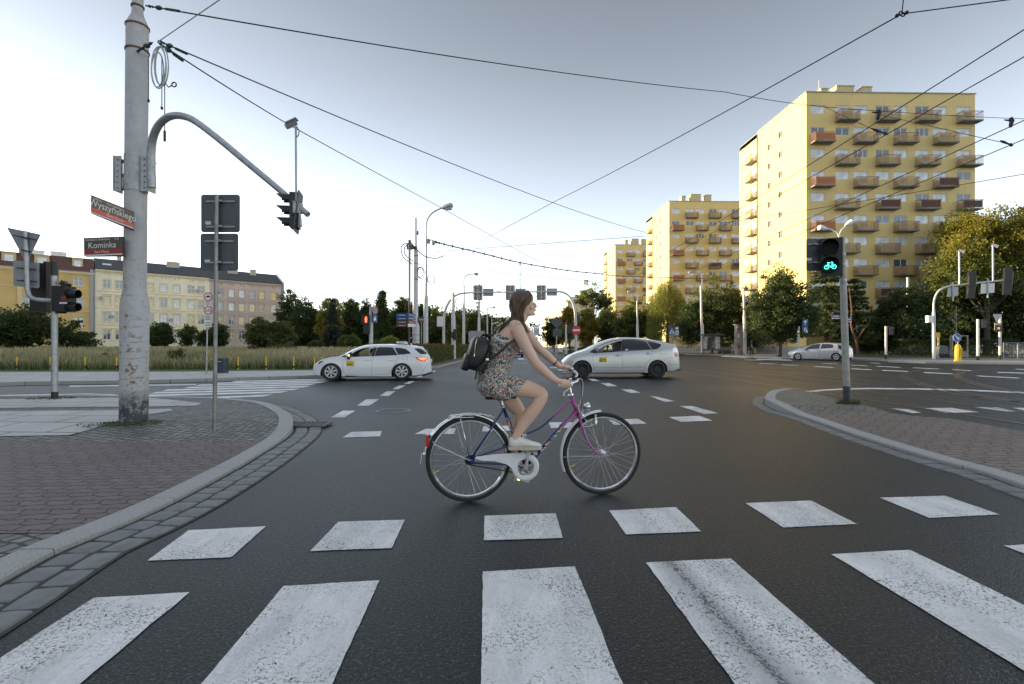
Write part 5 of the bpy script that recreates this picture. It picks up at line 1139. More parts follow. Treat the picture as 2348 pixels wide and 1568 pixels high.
# small weeds at pole feet
def tuft(name, label, c, r, h, n, seed, m, zf=None):
    rd = random.Random(seed); mb = MB()
    for i in range(n):
        a = rd.uniform(0, 2*PI); q = r*math.sqrt(rd.random()); x, y = c[0]+q*math.cos(a), c[1]+q*math.sin(a)*0.7; hh = h*rd.uniform(0.3, 1); b_ = rd.uniform(0, PI); dx, dy = 0.006*math.cos(b_), 0.006*math.sin(b_); lx, ly = rd.uniform(-1, 1)*hh*0.5, rd.uniform(-1, 1)*hh*0.5
        z = c[2]; mb.add([(x-dx, y-dy, z), (x+dx, y+dy, z), (x+dx+lx*0.4, y+dy+ly*0.4, z+hh*0.6), (x-dx+lx*0.4, y-dy+ly*0.4, z+hh*0.6), (x+lx, y+ly, z+hh)], [(0, 1, 2, 3), (3, 2, 4)])
    return tag(mesh_obj(name, mb, m), kind='stuff')
WEED = M('weed_green', (0.06, 0.085, 0.02), 0.8, 0, 0.4, 12)
tuft('weeds', '', (pb.x+0.15, pb.y-0.2, pb.z+0.002), 0.42, 0.035, 420, 2, WEED); tuft('weeds', '', (pb.x-0.1, pb.y-0.35, pb.z+0.002), 0.40, 0.03, 220, 4, WEED); tuft('weeds', '', (b0.x, b0.y-0.02, b0.z), 0.24, 0.10, 260, 3, WEED)
q = GZ(116, 914, zl); tuft('weeds', '', (q.x, q.y, q.z), 0.5, 0.04, 260, 5, WEED)

# --- double-arm lamp behind it
b0 = at(1937, 44, 0.1); s_ = 44/F; root = thing('lamp_post', 'white double-armed street lamp rising behind the cyclist signal', 'street lamp', b0)
mb = MB(); mb.tube([b0, P(1936, 700, 44), P(1934, 560, 44), P(1930, 545, 44)], [2.6*s_, 2.4*s_, 1.6*s_, 1.2*s_], 8); mesh_obj('shaft', mb, WHITE, root, smooth=True)
ka = lambda x, y: P((2950+x/4.269)*0.573, (850+y/4.269)*0.573, 44)
for p, a, b_ in ((((1735, 440), (1700, 350), (1600, 290), (1540, 275)), (1545, 280), (1370, 250)), (((1740, 440), (1760, 320), (1840, 235)), (1830, 225), (1970, 150))):
    mb = MB(); mb.tube(resample3([ka(*x) for x in p], 4), 1.1*s_, 6); mesh_obj('arm', mb, WHITE, root); mb = MB(); A_, B_ = ka(*a), ka(*b_); mb.tube([A_, A_.lerp(B_, 0.45), A_.lerp(B_, 0.85), B_], [0.05, 0.20, 0.25, 0.10], 10); mesh_obj('lamp_head', mb, WHITE, root, smooth=True)
# --- plain concrete tram pole
root, s_ = tall_pole('tram_pole', 'plain white concrete tram pole with grey foot left of the right mast arm', 2082, 58, [(2082, 815, 8.8), (2082, 806, 8.8), (2081.5, 747, 8), (2081, 742, 6.8), (2080.5, 636, 6.6)], z=0.14)
mb = MB(); mb.tube([P(2082, 814, 58), P(2082, 803, 58)], 4.8*s_, 14); mesh_obj('foot_paint', mb, DGREY, root)
root, s_ = tall_pole('tram_pole', 'concrete tram pole with rusty foot beside the advertising column', 1705, 62, [(1708, 812, 8.2), (1706, 725, 7.4), (1706, 720, 5.5), (1704, 662, 5.2)])
# --- right mast arm
GD = 42.0; gs = GD/F; root = thing('mast_arm_signals', 'pale curved mast arm on the right carrying signals, sign backs and two camera rods', 'traffic light', at(2140, GD, 0.1))
K = lambda x, y, d=0.0: P((3550+x/2.958)*0.573, (950+y/2.958)*0.573, GD+d)
mb = MB(); q = resample3([K(549, 1445), K(547, 900), K(548, 780), K(565, 700), K(610, 630), K(680, 590), K(760, 573), K(1000, 545), K(1200, 525), K(1385, 505)], 5); mb.tube(q, [0.12 if p.z < 4.2 else 0.075 for p in q], 12); mesh_obj('mast', mb, POLEW, root, smooth=True)
for x0, y0, x1, y1, sh, m_ in ((710, 590, 840, 702, 6, LGREY), (1105, 545, 1270, 665, 6, M('white_sign_back', (0.62, 0.62, 0.62), 0.5))):
    mb = MB(); mb.prism([K(x0-3, y1, -0.1), K(x1-6, y1-12, -0.1), K(x1, y0-5, -0.1), K(x0+5, y0+3, -0.1)], (0, 0.03, 0)); sg = mesh_obj('sign_panel', mb, m_, root); mb = MB(); xm = (x0+x1)/2; mb.box(K(xm, (y0+y1)/2-5, -0.14), (0.12, 0.05, 1.6)); mesh_obj('stiffener', mb, LGREY, sg)
for x0, y0, x1, y1 in ((935, 455, 1065, 670), (1355, 405, 1498, 635)):
    mb = MB(); mb.prism([K(x0+20, y1, 0.2), K(x1-25, y1-12, 0.0), K(x1, y0, 0.0), K(x0+38, y0+8, 0.2)], (0.02, 0.03, 0)); sg = mesh_obj('backboard', mb, DGREY, root); mb = MB(); xm = (x0+x1)/2-10; ym = (y0+y1)/2; mb.box(K(xm, ym, -0.05), (0.5, 0.3, 2.25), (PX-PY*0.4).normalized(), (PY+PX*0.4).normalized(), (PZ+PX*0.06).normalized())
    mb.cyl(K(x0+35, y0, -0.25), K(x0+22, y1, -0.25), 0.05, n=6); mesh_obj('signal_head', mb, BLACK, sg)
for x, y0, y1 in ((851, 560, 170), (1249, 510, 100)):
    mb = MB(); mb.cyl(K(x, y0), K(x-3, y1), 0.065, n=8); mesh_obj('camera_rod', mb, LGREY, root); mb = MB(); a, b_ = K(x-18, y1-14, 0.1), K(x+62, y1+2 if x < 1000 else y1+8, -0.2); mb.tube([a, b_], 0.13, 4); mesh_obj('camera', mb, LGREY, root)
mb = MB(); mb.box(K(497, 966, -0.1), (0.44, 0.3, 0.58)); mesh_obj('control_box', mb, WHITE, root)
# --- keep right bollard
c = K(833, 1455, -5.5); b0 = G(2195.5, 828.5, 0.12); Dp = b0.y; s_ = Dp/F; root = thing('keep_right_bollard', 'bright yellow plastic bollard carrying a round blue arrow sign', 'bollard', b0)
bx = b0.x; mb = MB(); mb.lathe((bx, b0.y, b0.z), PZ, [(0, 0.24), (0.10, 0.24), (0.14, 0.19), (0.95, 0.185), (1.12, 0.16), (1.22, 0.07), (1.22, 0.0)], 12); 
for k in range(-2, 3):
    if k: mb.box((bx+k*0.065, b0.y-0.18, b0.z+0.62), (0.02, 0.06, 0.62))
mesh_obj('body', mb, YEL, root)
mb = MB(); mb.tube([(bx, b0.y, b0.z+1.2), (bx, b0.y, b0.z+1.75)], 0.04, 8); mesh_obj('stem', mb, LGREY, root)
c = P(2193.5, 774, Dp-0.06); mb = MB(); mb.mi = 0; mb.disc(c, PY, 10*s_, 0.02, 28); mb.mi = 1; mb.ring(c-PY*0.012, PY, 9.2*s_, 0.012, 28, 4)
d = V((0.64, 0, -0.77)); e = V((0.77, 0, 0.64)); a0 = c-d*6*s_-PY*0.03
mb.prism([c-d*6.5*s_+e*1.2*s_-PY*0.02, c-d*6.5*s_-e*1.2*s_-PY*0.02, c+d*1.5*s_-e*1.2*s_-PY*0.02, c+d*1.5*s_-e*3.6*s_-PY*0.02, c+d*6.8*s_-PY*0.02, c+d*1.5*s_+e*3.6*s_-PY*0.02, c+d*1.5*s_+e*1.2*s_-PY*0.02], (0, -0.01, 0)); mesh_obj('arrow_sign', mb, [BLUE, WHITE], root)
# --- more signal posts at the back right
def small_signal(label, px, yb, yt, side, D=None, extra=None):
    b0 = G(px, yb, 0.1) if D is None else at(px, D, 0.1); Dp = b0.y; s_ = Dp/F; root = thing('signal_post', label, 'traffic light', b0); mb = MB(); mb.mi = 0; mb.tube([b0+PZ*0.35, P(px, yt, Dp)], 0.095, 10); mb.mi = 1; mb.tube([b0, b0+PZ*0.35], 0.105, 10); mesh_obj('post', mb, [POLEW, BLACK], root)
    if side:
        mb = MB(); c = P(px+side*9, yt+10, Dp); mb.box(c, (9*s_, 0.35, 19*s_))
        for k in (-4.5, 4.5): mb.tube([c+PZ*k*s_+PX*side*3*s_, c+PZ*k*s_+PX*side*9*s_], [3.6*s_, 3*s_], 10)
        mesh_obj('signal_head', mb, BLACK, root)
    return root, s_, Dp, b0
small_signal('signal post with black head in front of the dark hedge', 2030.5, 822.5, 748, 1)
small_signal('signal post with black foot right of the yellow bollard', 2241.5, 826.2, 732, 1)
root, s_, Dp, b0 = small_signal('signal post with lit red light, yield sign back and square sign back', 2292, 824, 722, 0)
mb = MB(); mb.prism([P(2276, 720, Dp-0.2), P(2297, 719.5, Dp-0.2), P(2286, 740, Dp-0.2)], (0, 0.03, 0)); mesh_obj('yield_sign', mb, LGREY, root); mb = MB(); mb.box(P(2287.5, 749, Dp-0.15), (16*s_, 0.03, 17*s_)); mesh_obj('square_sign', mb, LGREY, root)
mb = MB(); mb.box(P(2289, 753, Dp-0.4), (9*s_, 0.3, 15*s_)); hd = mesh_obj('signal_head', mb, BLACK, root); mb = MB(); mb.disc(P(2289, 752.5, Dp-0.58), PY, 2.2*s_, 0.03, 12); mesh_obj('red_light', mb, GLR, hd)
def rect_sign(name, label, px, yb, D, plates, post=0.045, ytop=None, pc=GREY):
    b0 = at(px, D, 0.12); s_ = D/F; root = thing(name, label, 'road sign', b0); mb = MB(); mb.tube([b0, P(px, ytop if ytop else min(p[1] for p in plates), D)], post, 8); mesh_obj('post', mb, pc, root)
    for p in plates:
        x, y, w_, h_, kind = p; c = P(x, y+h_/2, D-0.08); mb = MB()
        if kind in ('arrow', 'walk', 'tram', 'blue', 'busstop'):
            mb.mi = 0; mb.box(c, (w_*s_, 0.02, h_*s_)); mb.mi = 1; f = c-PY*0.012
            if kind == 'arrow': mb.box(f-PZ*h_*0.12*s_, (w_*0.2*s_, 0.01, h_*0.5*s_)); mb.prism([f+PX*-w_*0.3*s_+PZ*h_*0.08*s_, f+PX*w_*0.3*s_+PZ*h_*0.08*s_, f+PZ*h_*0.40*s_], (0, -0.008, 0))
            if kind == 'walk':
                mb.prism([f+PX*-w_*0.42*s_-PZ*h_*0.38*s_, f+PX*w_*0.42*s_-PZ*h_*0.38*s_, f+PZ*h_*0.40*s_], (0, -0.008, 0)); mb.mi = 2; g = f-PY*0.014
                mb.tube([g+PZ*h_*0.1*s_, g-PZ*h_*0.08*s_], w_*0.05*s_, 5); mb.tube([g-PZ*h_*0.05*s_, g-PZ*h_*0.3*s_+PX*w_*0.12*s_], w_*0.035*s_, 4); mb.tube([g-PZ*h_*0.05*s_, g-PZ*h_*0.3*s_-PX*w_*0.14*s_], w_*0.035*s_, 4); mb.ball(g+PZ*h_*0.16*s_, w_*0.06*s_, 6)
            if kind == 'tram': mb.box(f-PX*w_*0.2*s_, (w_*0.06*s_, 0.01, h_*0.5*s_)); mb.ring(f+PX*w_*0.14*s_, PY, h_*0.17*s_, 0.02, 12, 4); mb.box(f+PX*w_*0.14*s_, (w_*0.1*s_, 0.01, h_*0.1*s_))
            if kind == 'busstop': mb.box(f, (w_*0.82*s_, 0.01, h_*0.85*s_)); mb.mi = 0; mb.box(f-PY*0.01, (w_*0.55*s_, 0.01, h_*0.4*s_)); mb.mi = 1; mb.box(f-PY*0.02, (w_*0.42*s_, 0.01, h_*0.2*s_))
            mesh_obj('sign_panel', mb, [BLUE, WHITE, BLACK], root)
        else: mb.box(c, (w_*s_, 0.02, h_*s_)); mesh_obj('sign_panel', mb, kind, root)
    return root
rect_sign('crossing_sign', 'blue straight ahead arrow above a blue pedestrian crossing sign, left of the bush', 1830.5, 0, 50, [(1845.5, 731.5, 13.5, 16, 'arrow'), (1845.5, 748, 13.5, 16, 'walk')], 0.10, 748, GREY)
rect_sign('crossing_sign', 'blue pedestrian crossing sign on a post behind the silver taxi', 1540, 0, 66, [(1540, 750.5, 15, 16.5, 'walk')], 0.12, 752, M('tan_post', (0.3, 0.26, 0.2), 0.7))
rect_sign('bus_stop_sign', 'small white and blue bus stop sign next to the crossing sign behind the silver taxi', 1553, 0, 68, [(1551.5, 757, 10, 12, 'busstop'), (1551.5, 750, 7, 5, WHITE)], 0.06)
rect_sign('tram_lane_sign', 'small blue rectangular sign low on the slim lamp post by the birch', 1353, 0, 88, [(1357, 758, 19, 14, 'tram')], 0.05)
rect_sign('bus_stop_sign', 'white bus stop sign with dark symbol left of the gantry leg', 1225, 0, 52, [(1230, 752, 13, 17, 'busstop'), (1230, 745, 12, 6, WHITE), (1220.5, 753, 4, 16, WHITE)], 0.05, 745, DGREY)
r = rect_sign('priority_sign', 'grey diamond sign back above a square sign back on a bent post', 1275.5, 0, 50, [(1277, 754, 20, 17, DGREY)], 0.05, 727)
mb = MB(); s_ = 50/F; mb.prism([P(1276, 725, 49.9), P(1290, 739, 49.9), P(1276, 753, 49.9), P(1262, 739, 49.9)], (0, 0.03, 0)); mesh_obj('diamond_sign', mb, DGREY, r)
root, s_, Dp, b0 = small_signal('slim signal post with dark head between diamond sign and gantry leg', 1297.5, 826, 745, 1, D=46)
root = rect_sign('round_blue_sign', 'small round blue cycle path sign under the spruce', 1964, 0, 55, [], 0.06, 752); mb = MB(); mb.mi = 0; mb.disc(P(1964, 751.7, 54.9), PY, 5.2*55/F, 0.03, 20); mb.mi = 1; mb.box(P(1964, 751.7, 54.87), (0.06, 0.02, 8*55/F)); mesh_obj('disc', mb, [BLUE, WHITE], root)
root = rect_sign('no_stopping_sign', 'small round bluish no stopping sign above the silver taxi roof', 1429.5, 0, 90, [], 0.05, 755); mb = MB(); mb.mi = 0; mb.disc(P(1429.5, 755, 89.9), PY, 5.2*90/F, 0.03, 20); mb.mi = 1; mb.ring(P(1429.5, 755, 89.87), PY, 4.4*90/F, 0.05, 20, 4); mesh_obj('disc', mb, [BLUE, RED], root)
root = rect_sign('diversion_sign', 'small yellow orange diversion board on a yellow post', 2150.5, 0, 46, [(2150.5, 762, 8.5, 11, M('orange_yellow', (0.65, 0.33, 0.04), 0.5))], 0.09, 764, M('dull_yellow', (0.5, 0.38, 0.1), 0.5))
# street plates at the lamp
root = thing('street_name_sign', 'two small blue and red street name plates beside the white lamp shaft', 'street sign', P(1925, 727, 44))
for x0, x1, y0, y1, nm in ((1907, 1924, 721.5, 730.5, 'Rumiańskiego'), (1943, 1952, 729, 738, 'Reja')):
    mb = MB(); cc = P((x0+x1)/2, (y0+y1)/2, 43.8); s_ = 44/F; mb.mi = 0; mb.box(cc+PZ*1.3*s_, ((x1-x0)*s_, 0.03, (y1-y0-3)*s_)); mb.mi = 1; mb.box(cc-PZ*2.6*s_, ((x1-x0)*s_, 0.03, 1.8*s_)); mb.mi = 2; mb.box(cc-PZ*4.2*s_, ((x1-x0)*s_, 0.03, 1.2*s_)); mb.box(cc+PZ*1.3*s_-PY*0.02, ((x1-x0)*0.7*s_, 0.01, 1.5*s_)); mesh_obj('plate', mb, [BLUE, RED, WHITE], root)
mb = MB(); mb.tube([P(1924, 726, 43.9), P(1944, 733, 43.9)], 0.03, 5); mesh_obj('bracket', mb, GREY, root)
# construction heater / dark trolley
b0 = at(2156, 45, 0.14); s_ = 45/F; root = thing('equipment_trolley', 'small dark two-wheeled trolley box on the lawn by the right mast', 'trolley', b0)
mb = MB(); mb.prism([b0+V((-12*s_, -0.3, 0.15)), b0+V((12*s_, -0.3, 0.15)), b0+V((11*s_, -0.3, 0.95)), b0+V((6*s_, -0.3, 1.1)), b0+V((-9*s_, -0.3, 1.0))], (0, 0.7, 0)); mesh_obj('body', mb, DGREY, root); mb = MB(); mb.tube([b0+V((12*s_, 0, 0.2)), b0+V((26*s_, -0.2, 0.45))], 0.04, 6); mesh_obj('drawbar', mb, LGREY, root)
for sx_ in (-5, 8): mb = MB(); mb.disc(b0+V((sx_*s_, -0.34, 0.2)), PY, 0.2, 0.08, 14); mesh_obj('wheel', mb, BLACKR, root)
# railings
def railing(name, label, a, b_, h, n, m, cat='railing'):
    a, b_ = V(a), V(b_); root = thing(name, label, cat, a); mb = MB(); d = b_-a
    for z in (0.12, h-0.15, h): mb.tube([a+PZ*z, b_+PZ*z], 0.022 if z < h else 0.032, 5)
    for i in range(n+1): mb.tube([a+d*i/n+PZ*0.12, a+d*i/n+PZ*(h-0.15)], 0.012, 4)
    mesh_obj('railing_panel', mb, m, root)
    for i in range(0, 5): mb = MB(); mb.tube([a+d*i/4, a+d*i/4+PZ*h], 0.035, 6); mesh_obj('post', mb, m, root)
railing('pedestrian_railing', 'grey pedestrian railing at the right edge in front of the dark trees', at(2300, 44, 0.12), at(2430, 44.5, 0.12), 1.35, 40, LGREY)
railing('pedestrian_railing', 'pale pedestrian railing along the kerb behind the cyclist arm', at(1279, 47, 0.1), at(1213, 88, 0.1), 1.1, 90, LGREY)
# bus shelter, advertising column, bench
b0 = at(1631, 68, 0.1); s_ = 68/F; root = thing('bus_shelter', 'glazed bus shelter with flat roof and posters under the trees', 'bus shelter', b0)
mb = MB(); mb.box(P(1631, 767.5, 68.5), (48*s_, 1.8, 0.16)); mesh_obj('roof', mb, DGREY, root)
for x, dy in ((1611, 0), (1631, 0), (1651, 0), (1611, 1.3), (1651, 1.3)): mb = MB(); q = at(x, 68+dy, 0.1); mb.tube([q, V((q.x, q.y, P(0, 768, 68).z))], 0.05, 6); mesh_obj('post', mb, DGREY, root)
mb = MB(); mb.box(P(1631, 787, 69.35), (40*s_, 0.03, 34*s_)); mesh_obj('glass_wall', mb, M('shelter_glass', (0.12, 0.14, 0.15), 0.1, 0, 0.2), root)
for x, w_ in ((1616, 9), (1643, 6), (1649, 5)): mb = MB(); mb.box(P(x, 786, 68.1), (w_*s_, 0.05, 28*s_)); mesh_obj('poster', mb, M('poster', (0.5, 0.5, 0.47), 0.5, 0, 0.5, 3), root)
b0 = at(1693, 61, 0.1); root = thing('advertising_column', 'round advertising column with faded posters and flat cap', 'advertising column', b0); s_ = 61/F
mb = MB(); mb.tube([b0, V((b0.x, b0.y, P(0, 746, 61).z))], 9*s_, 20); c1 = mesh_obj('drum', mb, M('column_posters', (0.10, 0.085, 0.085), 0.6, 0, 0.4, 1.5, col2=(0.30, 0.26, 0.24)), root, smooth=True)
mb = MB(); mb.tube([P(1691, 745.5, 61), P(1691, 743.5, 61)], 12*s_, 20); mesh_obj('cap', mb, DGREY, root)
mb = MB(); mb.box(P(1693, 770, 61-9.3*s_), (6.5*s_, 0.02, 9*s_), (PX+PZ*0.15).normalized(), PY, PZ); mesh_obj('poster', mb, M('poster_pale', (0.55, 0.45, 0.38), 0.6, 0, 0.4, 4), root); mb = MB(); mb.box(P(1694, 795, 61-9.3*s_), (7*s_, 0.02, 7*s_)); mb.box(P(1693, 755, 61-9.3*s_), (6*s_, 0.02, 5*s_)); mesh_obj('poster', mb, M('poster_red', (0.3, 0.04, 0.04), 0.6, 0, 0.4, 4), root)
b0 = at(1669, 64, 0.1); s_ = 64/F; root = thing('bench', 'pale slatted park bench beside the advertising column', 'bench', b0)
mb = MB()
for k in range(3): mb.box((b0.x, b0.y-0.15+k*0.15, 0.55), (1.7, 0.11, 0.04))
mesh_obj('seat', mb, CONC, root); mb = MB()
for k in range(3): mb.box((b0.x, b0.y+0.25+k*0.03, 0.72+k*0.13), (1.7, 0.03, 0.10))
mesh_obj('backrest', mb, CONC, root)
for s in (-1, 1): mb = MB(); mb.box((b0.x+s*0.7, b0.y, 0.32), (0.06, 0.5, 0.44)); mesh_obj('leg', mb, DGREY, root)

# ================================================================ overhead wires
def wire(label, pts, r=0.006, sag=0.0, name='overhead_wire', m=WIRE, cat='wire', n=16, group=None):
    q = []; r *= 1.12
    for i in range(len(pts)-1): q += bez(pts[i], pts[i+1], sag if i == 0 else sag*0.4, n)[:-1]
    q.append(V(pts[-1])); mb = MB(); mb.tube(q, [max(r, p.y*0.00042) for p in q], 5); o = mesh_obj(name, mb, m, None, pts[0]); return tag(o, label, cat, group)
def insul(root_lab, pts, D, big=0.03):
    pass
Cc = lambda x, y: ((2900+x/1.96)*0.573, (300+y/1.96)*0.573)
wire('span wire from the pole top sweeping down right towards the nearest tower', [P(333, 13, 7.4), P(1661.7, 211, 16), P(1889.7, 245, 19), P(2360, 273, 21)], 0.010, 0.12)
wire('upper span wire from the cable coil towards the middle tower', [P(362, 93, 7.2), P(1480, 533, 30)], 0.0095, 0.25)
wire('lower span wire from the cable coil passing beside the camera rod', [P(362, 97, 7.3), P(680, 296, 12), P(1000, 470, 22), P(1240, 603, 36)], 0.010, 0.03)
a_, b_ = P(2067, 32, 9), P(1275, 460, 24)
wire('long diagonal wire falling from the ring node at top right to the median poles', [a_, b_, P(1000, 605, 36)], 0.011, 0.08)
wire('short wire from the ring node off the top of the frame', [a_, P(2074, -30, 8.6)], 0.008)
wire('wire from the ring node towards the upper right corner', [a_, P(2360, -7, 8.2)], 0.009)
cw = 'tram contact wires on the right'
wire('uppermost right contact wire, nearest of the four', [P(2360, 60, 7.0), P(1661, 500, 17.5), P(1430, 640, 40)], 0.0085, 0.0, group=cw); wire('second right contact wire from the top', [P(2360, 123, 7.7), P(1661.7, 517, 18.6), P(1440, 643, 42)], 0.0085, 0.0, group=cw)
wire('third right contact wire, passing below the bird-like insulators', [P(2360, 270, 9.9), P(1749, 549, 21), P(1560, 636, 35)], 0.0095, 0.0, group=cw); wire('lowest right contact wire, ending behind the cyclist signal', [P(2360, 314, 10.8), P(1749.5, 569.5, 23), P(1560, 645, 38)], 0.0095, 0.0, group=cw)
wire('thin wire crossing the tower facade from the right edge', [P(2360, 397, 16), P(1661.7, 511, 24)], 0.010, 0.02); wire('faint wire rising to the right above the gantry', [P(1480, 541, 40), P(985, 578, 37)], 0.012, 0.0)
wire('anchor wire branching left off the span wire in front of the tower', [P(1889.7, 245, 19), P(2010, 301, 17), P(2030, 304, 17)], 0.009); wire('anchor wire falling to the clamp at the right edge', [P(2012, 262, 20), P(2290, 325, 15), P(2320, 330, 15)], 0.009)
wire('faint low wire from the median pole to the gantry', [P(957, 606, 37), P(1400, 650, 60)], 0.014); wire('fainter wire below it from the lamp post', [P(980, 645, 37.4), P(1300, 690, 60)], 0.012)
wire('pale rope running from the pole top off the upper edge', [P(362, 96, 7.2), P(520, -12, 5.8)], 0.006, 0, m=M('rope', (0.55, 0.5, 0.5), 0.8), name='rope', cat='rope')
# thick bundled cable with clips
pts = [P(993, 553, 37), P(1018, 560, 37.5), P(1110, 582, 40), P(1192, 602, 44), P(1300, 620, 50), P(1380, 628, 56), P(1430, 633, 58), P(1640, 640, 66)]
q = resample3(pts, 8); root = thing('bundled_cable', 'thick black bundled cable with clips running from the lamp post to the far tower', 'cable', q[0])
mb = MB(); mb.tube(q, 0.045, 6); mesh_obj('bundle', mb, WIRE, root); mb = MB()
for k in range(2, len(q)-4, 2): mb.box(q[k], (0.08, 0.10, 0.19))
tag(mesh_obj('clips', mb, WIRE, root), kind='stuff')
# insulators and fittings
def fitting(label, pts, rs, name='insulator'):
    mb = MB(); mb.tube(pts, rs, 8); o = mesh_obj(name, mb, WIRE, None, pts[0], smooth='all'); return tag(o, label, 'insulator')
IG = 'tensioners and insulators on the span wires'
def tension(label, x0, y0, x1, y1, D):
    a, b_ = P(x0, y0, D), P(x1, y1, D+0.2); root = thing('wire_tensioner', label, 'insulator', a); mb = MB(); mb.tube([a, b_], 0.008, 6)
    mb.ball(a.lerp(b_, 0.38), 0.036, 8, (1.5, 1, 0.9)); mesh_obj('insulator', mb, M('green_glass', (0.03, 0.06, 0.055), 0.3), root, smooth='all'); mb = MB(); d = (b_-a).normalized(); e = d.cross(PY).normalized()
    for s in (-1, 1): mb.tube([a.lerp(b_, 0.62)+e*0.014*s, a.lerp(b_, 0.95)+e*0.014*s], 0.007, 5)
    mb.ball(a.lerp(b_, 0.6), 0.02, 6); mb.ball(a.lerp(b_, 0.97), 0.02, 6); mb.ball(a.lerp(b_, 0.12), 0.022, 6); mb.ball(a.lerp(b_, 0.2), 0.018, 6); mesh_obj('turnbuckle', mb, WIRE, root)
tension('insulator and turnbuckle at the very top of the pole', 333, 13, 413, 26, 7.4); tension('upper insulator and turnbuckle above the cable coil', 362, 93, 430, 124, 7.2); tension('lower insulator and turnbuckle above the cable coil', 364, 100, 420, 140, 7.25); tension('dark fitting joining the cable coil to the pole', 350, 97, 315, 118, 7.25)
root = thing('ring_node', 'dark ring where three wires meet at the top right', 'wire fitting', a_); mb = MB(); mb.ring(a_, (0.2, -1, 0.3), 0.055, 0.012, 20); mesh_obj('ring', mb, WIRE, root)
for x, y in ((2056, 36), (2078, 29)): mb = MB(); mb.ball(P(x, y, 9), 0.035, 8); mesh_obj('clamp', mb, WIRE, root)
for x, y, D, lab in ((2012.6, 262, 19.5, 'left bird-like section insulator on the span wire in front of the tower'), (2316.5, 280, 20.5, 'right bird-like section insulator on the span wire near the right edge')):
    root = thing('section_insulator', lab, 'insulator', P(x, y, D)); s_ = D/F; mb = MB(); mb.tube([P(x-15, y-5, D), P(x-3, y-4, D), P(x+3, y-2, D)], [1.2*s_, 2.2*s_, 1.5*s_], 6); mesh_obj('arm', mb, WIRE, root); mb = MB(); mb.tube([P(x-2, y-8, D), P(x, y-10, D), P(x+3, y-3, D), P(x, y+8, D), P(x, y+12, D)], [1.6*s_, 3.4*s_, 4.6*s_, 3.6*s_, 2.4*s_], 8); mesh_obj('body', mb, WIRE, root, smooth='all')
for x0, y0, x1, y1, D, lab in ((1996, 294, 2030, 307, 17, 'black anchor clamp on the contact wire in front of the tower'), (2292, 322, 2318, 333, 15, 'black anchor clamp near the right edge')):
    root = thing('anchor_clamp', lab, 'insulator', P(x0, y0, D)); s_ = D/F; mb = MB(); a, b_ = P(x0, y0, D), P(x1, y1, D); mb.tube([a, a.lerp(b_, 0.3), a.lerp(b_, 0.6), b_], [0.8*s_, 3*s_, 2*s_, 1.2*s_], 8); mesh_obj('sleeve', mb, WIRE, root); mb = MB(); mb.ball(b_, 3.4*s_, 8); mb.tube([b_, b_+PZ*5*s_], 1.2*s_, 6); mesh_obj('clamp', mb, WIRE, root)
# ================================================================ vegetation
def leaf_mat(name, c1, c2, trans=0.35):
    m = bpy.data.materials.new(name); m.use_nodes = True; n, l = nd(m); b = n['Principled BSDF']; out = n['Material Output']
    g = n.new('ShaderNodeNewGeometry'); tc = n.new('ShaderNodeTexCoord'); nz = noise(n, l, tc.outputs['Object'], 0.5, 3)
    f = mathn(n, l, 'ADD', mathn(n, l, 'MULTIPLY', g.outputs['Random Per Island'], 0.55), ramp(n, l, nz, 0.35, 0.65, 0, 0.5))
    c = mixc(n, l, f, c1, c2); l.new(c, b.inputs['Base Color']); b.inputs['Roughness'].default_value = 0.55; b.inputs['Specular IOR Level'].default_value = 0.25
    t = n.new('ShaderNodeBsdfTranslucent'); l.new(mixc(n, l, 0.5, c, tuple(min(1, v*2.2) for v in c2)), t.inputs['Color'])
    mx = n.new('ShaderNodeMixShader'); mx.inputs[0].default_value = trans; l.new(b.outputs[0], mx.inputs[1]); l.new(t.outputs[0], mx.inputs[2]); l.new(mx.outputs[0], out.inputs['Surface']); return m
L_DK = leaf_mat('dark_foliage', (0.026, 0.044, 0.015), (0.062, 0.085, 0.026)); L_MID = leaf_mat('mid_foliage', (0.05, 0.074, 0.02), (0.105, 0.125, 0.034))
L_LT = leaf_mat('light_foliage', (0.10, 0.125, 0.028), (0.22, 0.22, 0.05), 0.45); L_YEL = leaf_mat('sunlit_yellow_foliage', (0.10, 0.10, 0.02), (0.24, 0.165, 0.03), 0.5)  # the yellow one has low sunlight painted into its leaf colours
L_ORG = leaf_mat('sunlit_orange_foliage', (0.085, 0.11, 0.02), (0.27, 0.225, 0.035), 0.5); L_SPR = leaf_mat('spruce_needles', (0.016, 0.030, 0.022), (0.040, 0.058, 0.042), 0.15); L_OLV = leaf_mat('olive_foliage', (0.045, 0.062, 0.018), (0.10, 0.115, 0.035), 0.35)  # the orange one has the glow of sunlit treetops painted into its leaves
L_RED = leaf_mat('flowering_tips', (0.09, 0.06, 0.03), (0.25, 0.06, 0.05), 0.3)
BARK = M('bark', (0.075, 0.060, 0.048), 0.9, 0, 0.35, 6, 0.6, 20); BARKP = M('pale_bark', (0.30, 0.27, 0.22), 0.85, 0, 0.4, 4, 0.4, 20); BARKR = M('reddish_bark', (0.11, 0.06, 0.04), 0.9, 0, 0.35, 4, 0.5, 12)
RG = np.random.default_rng(11)
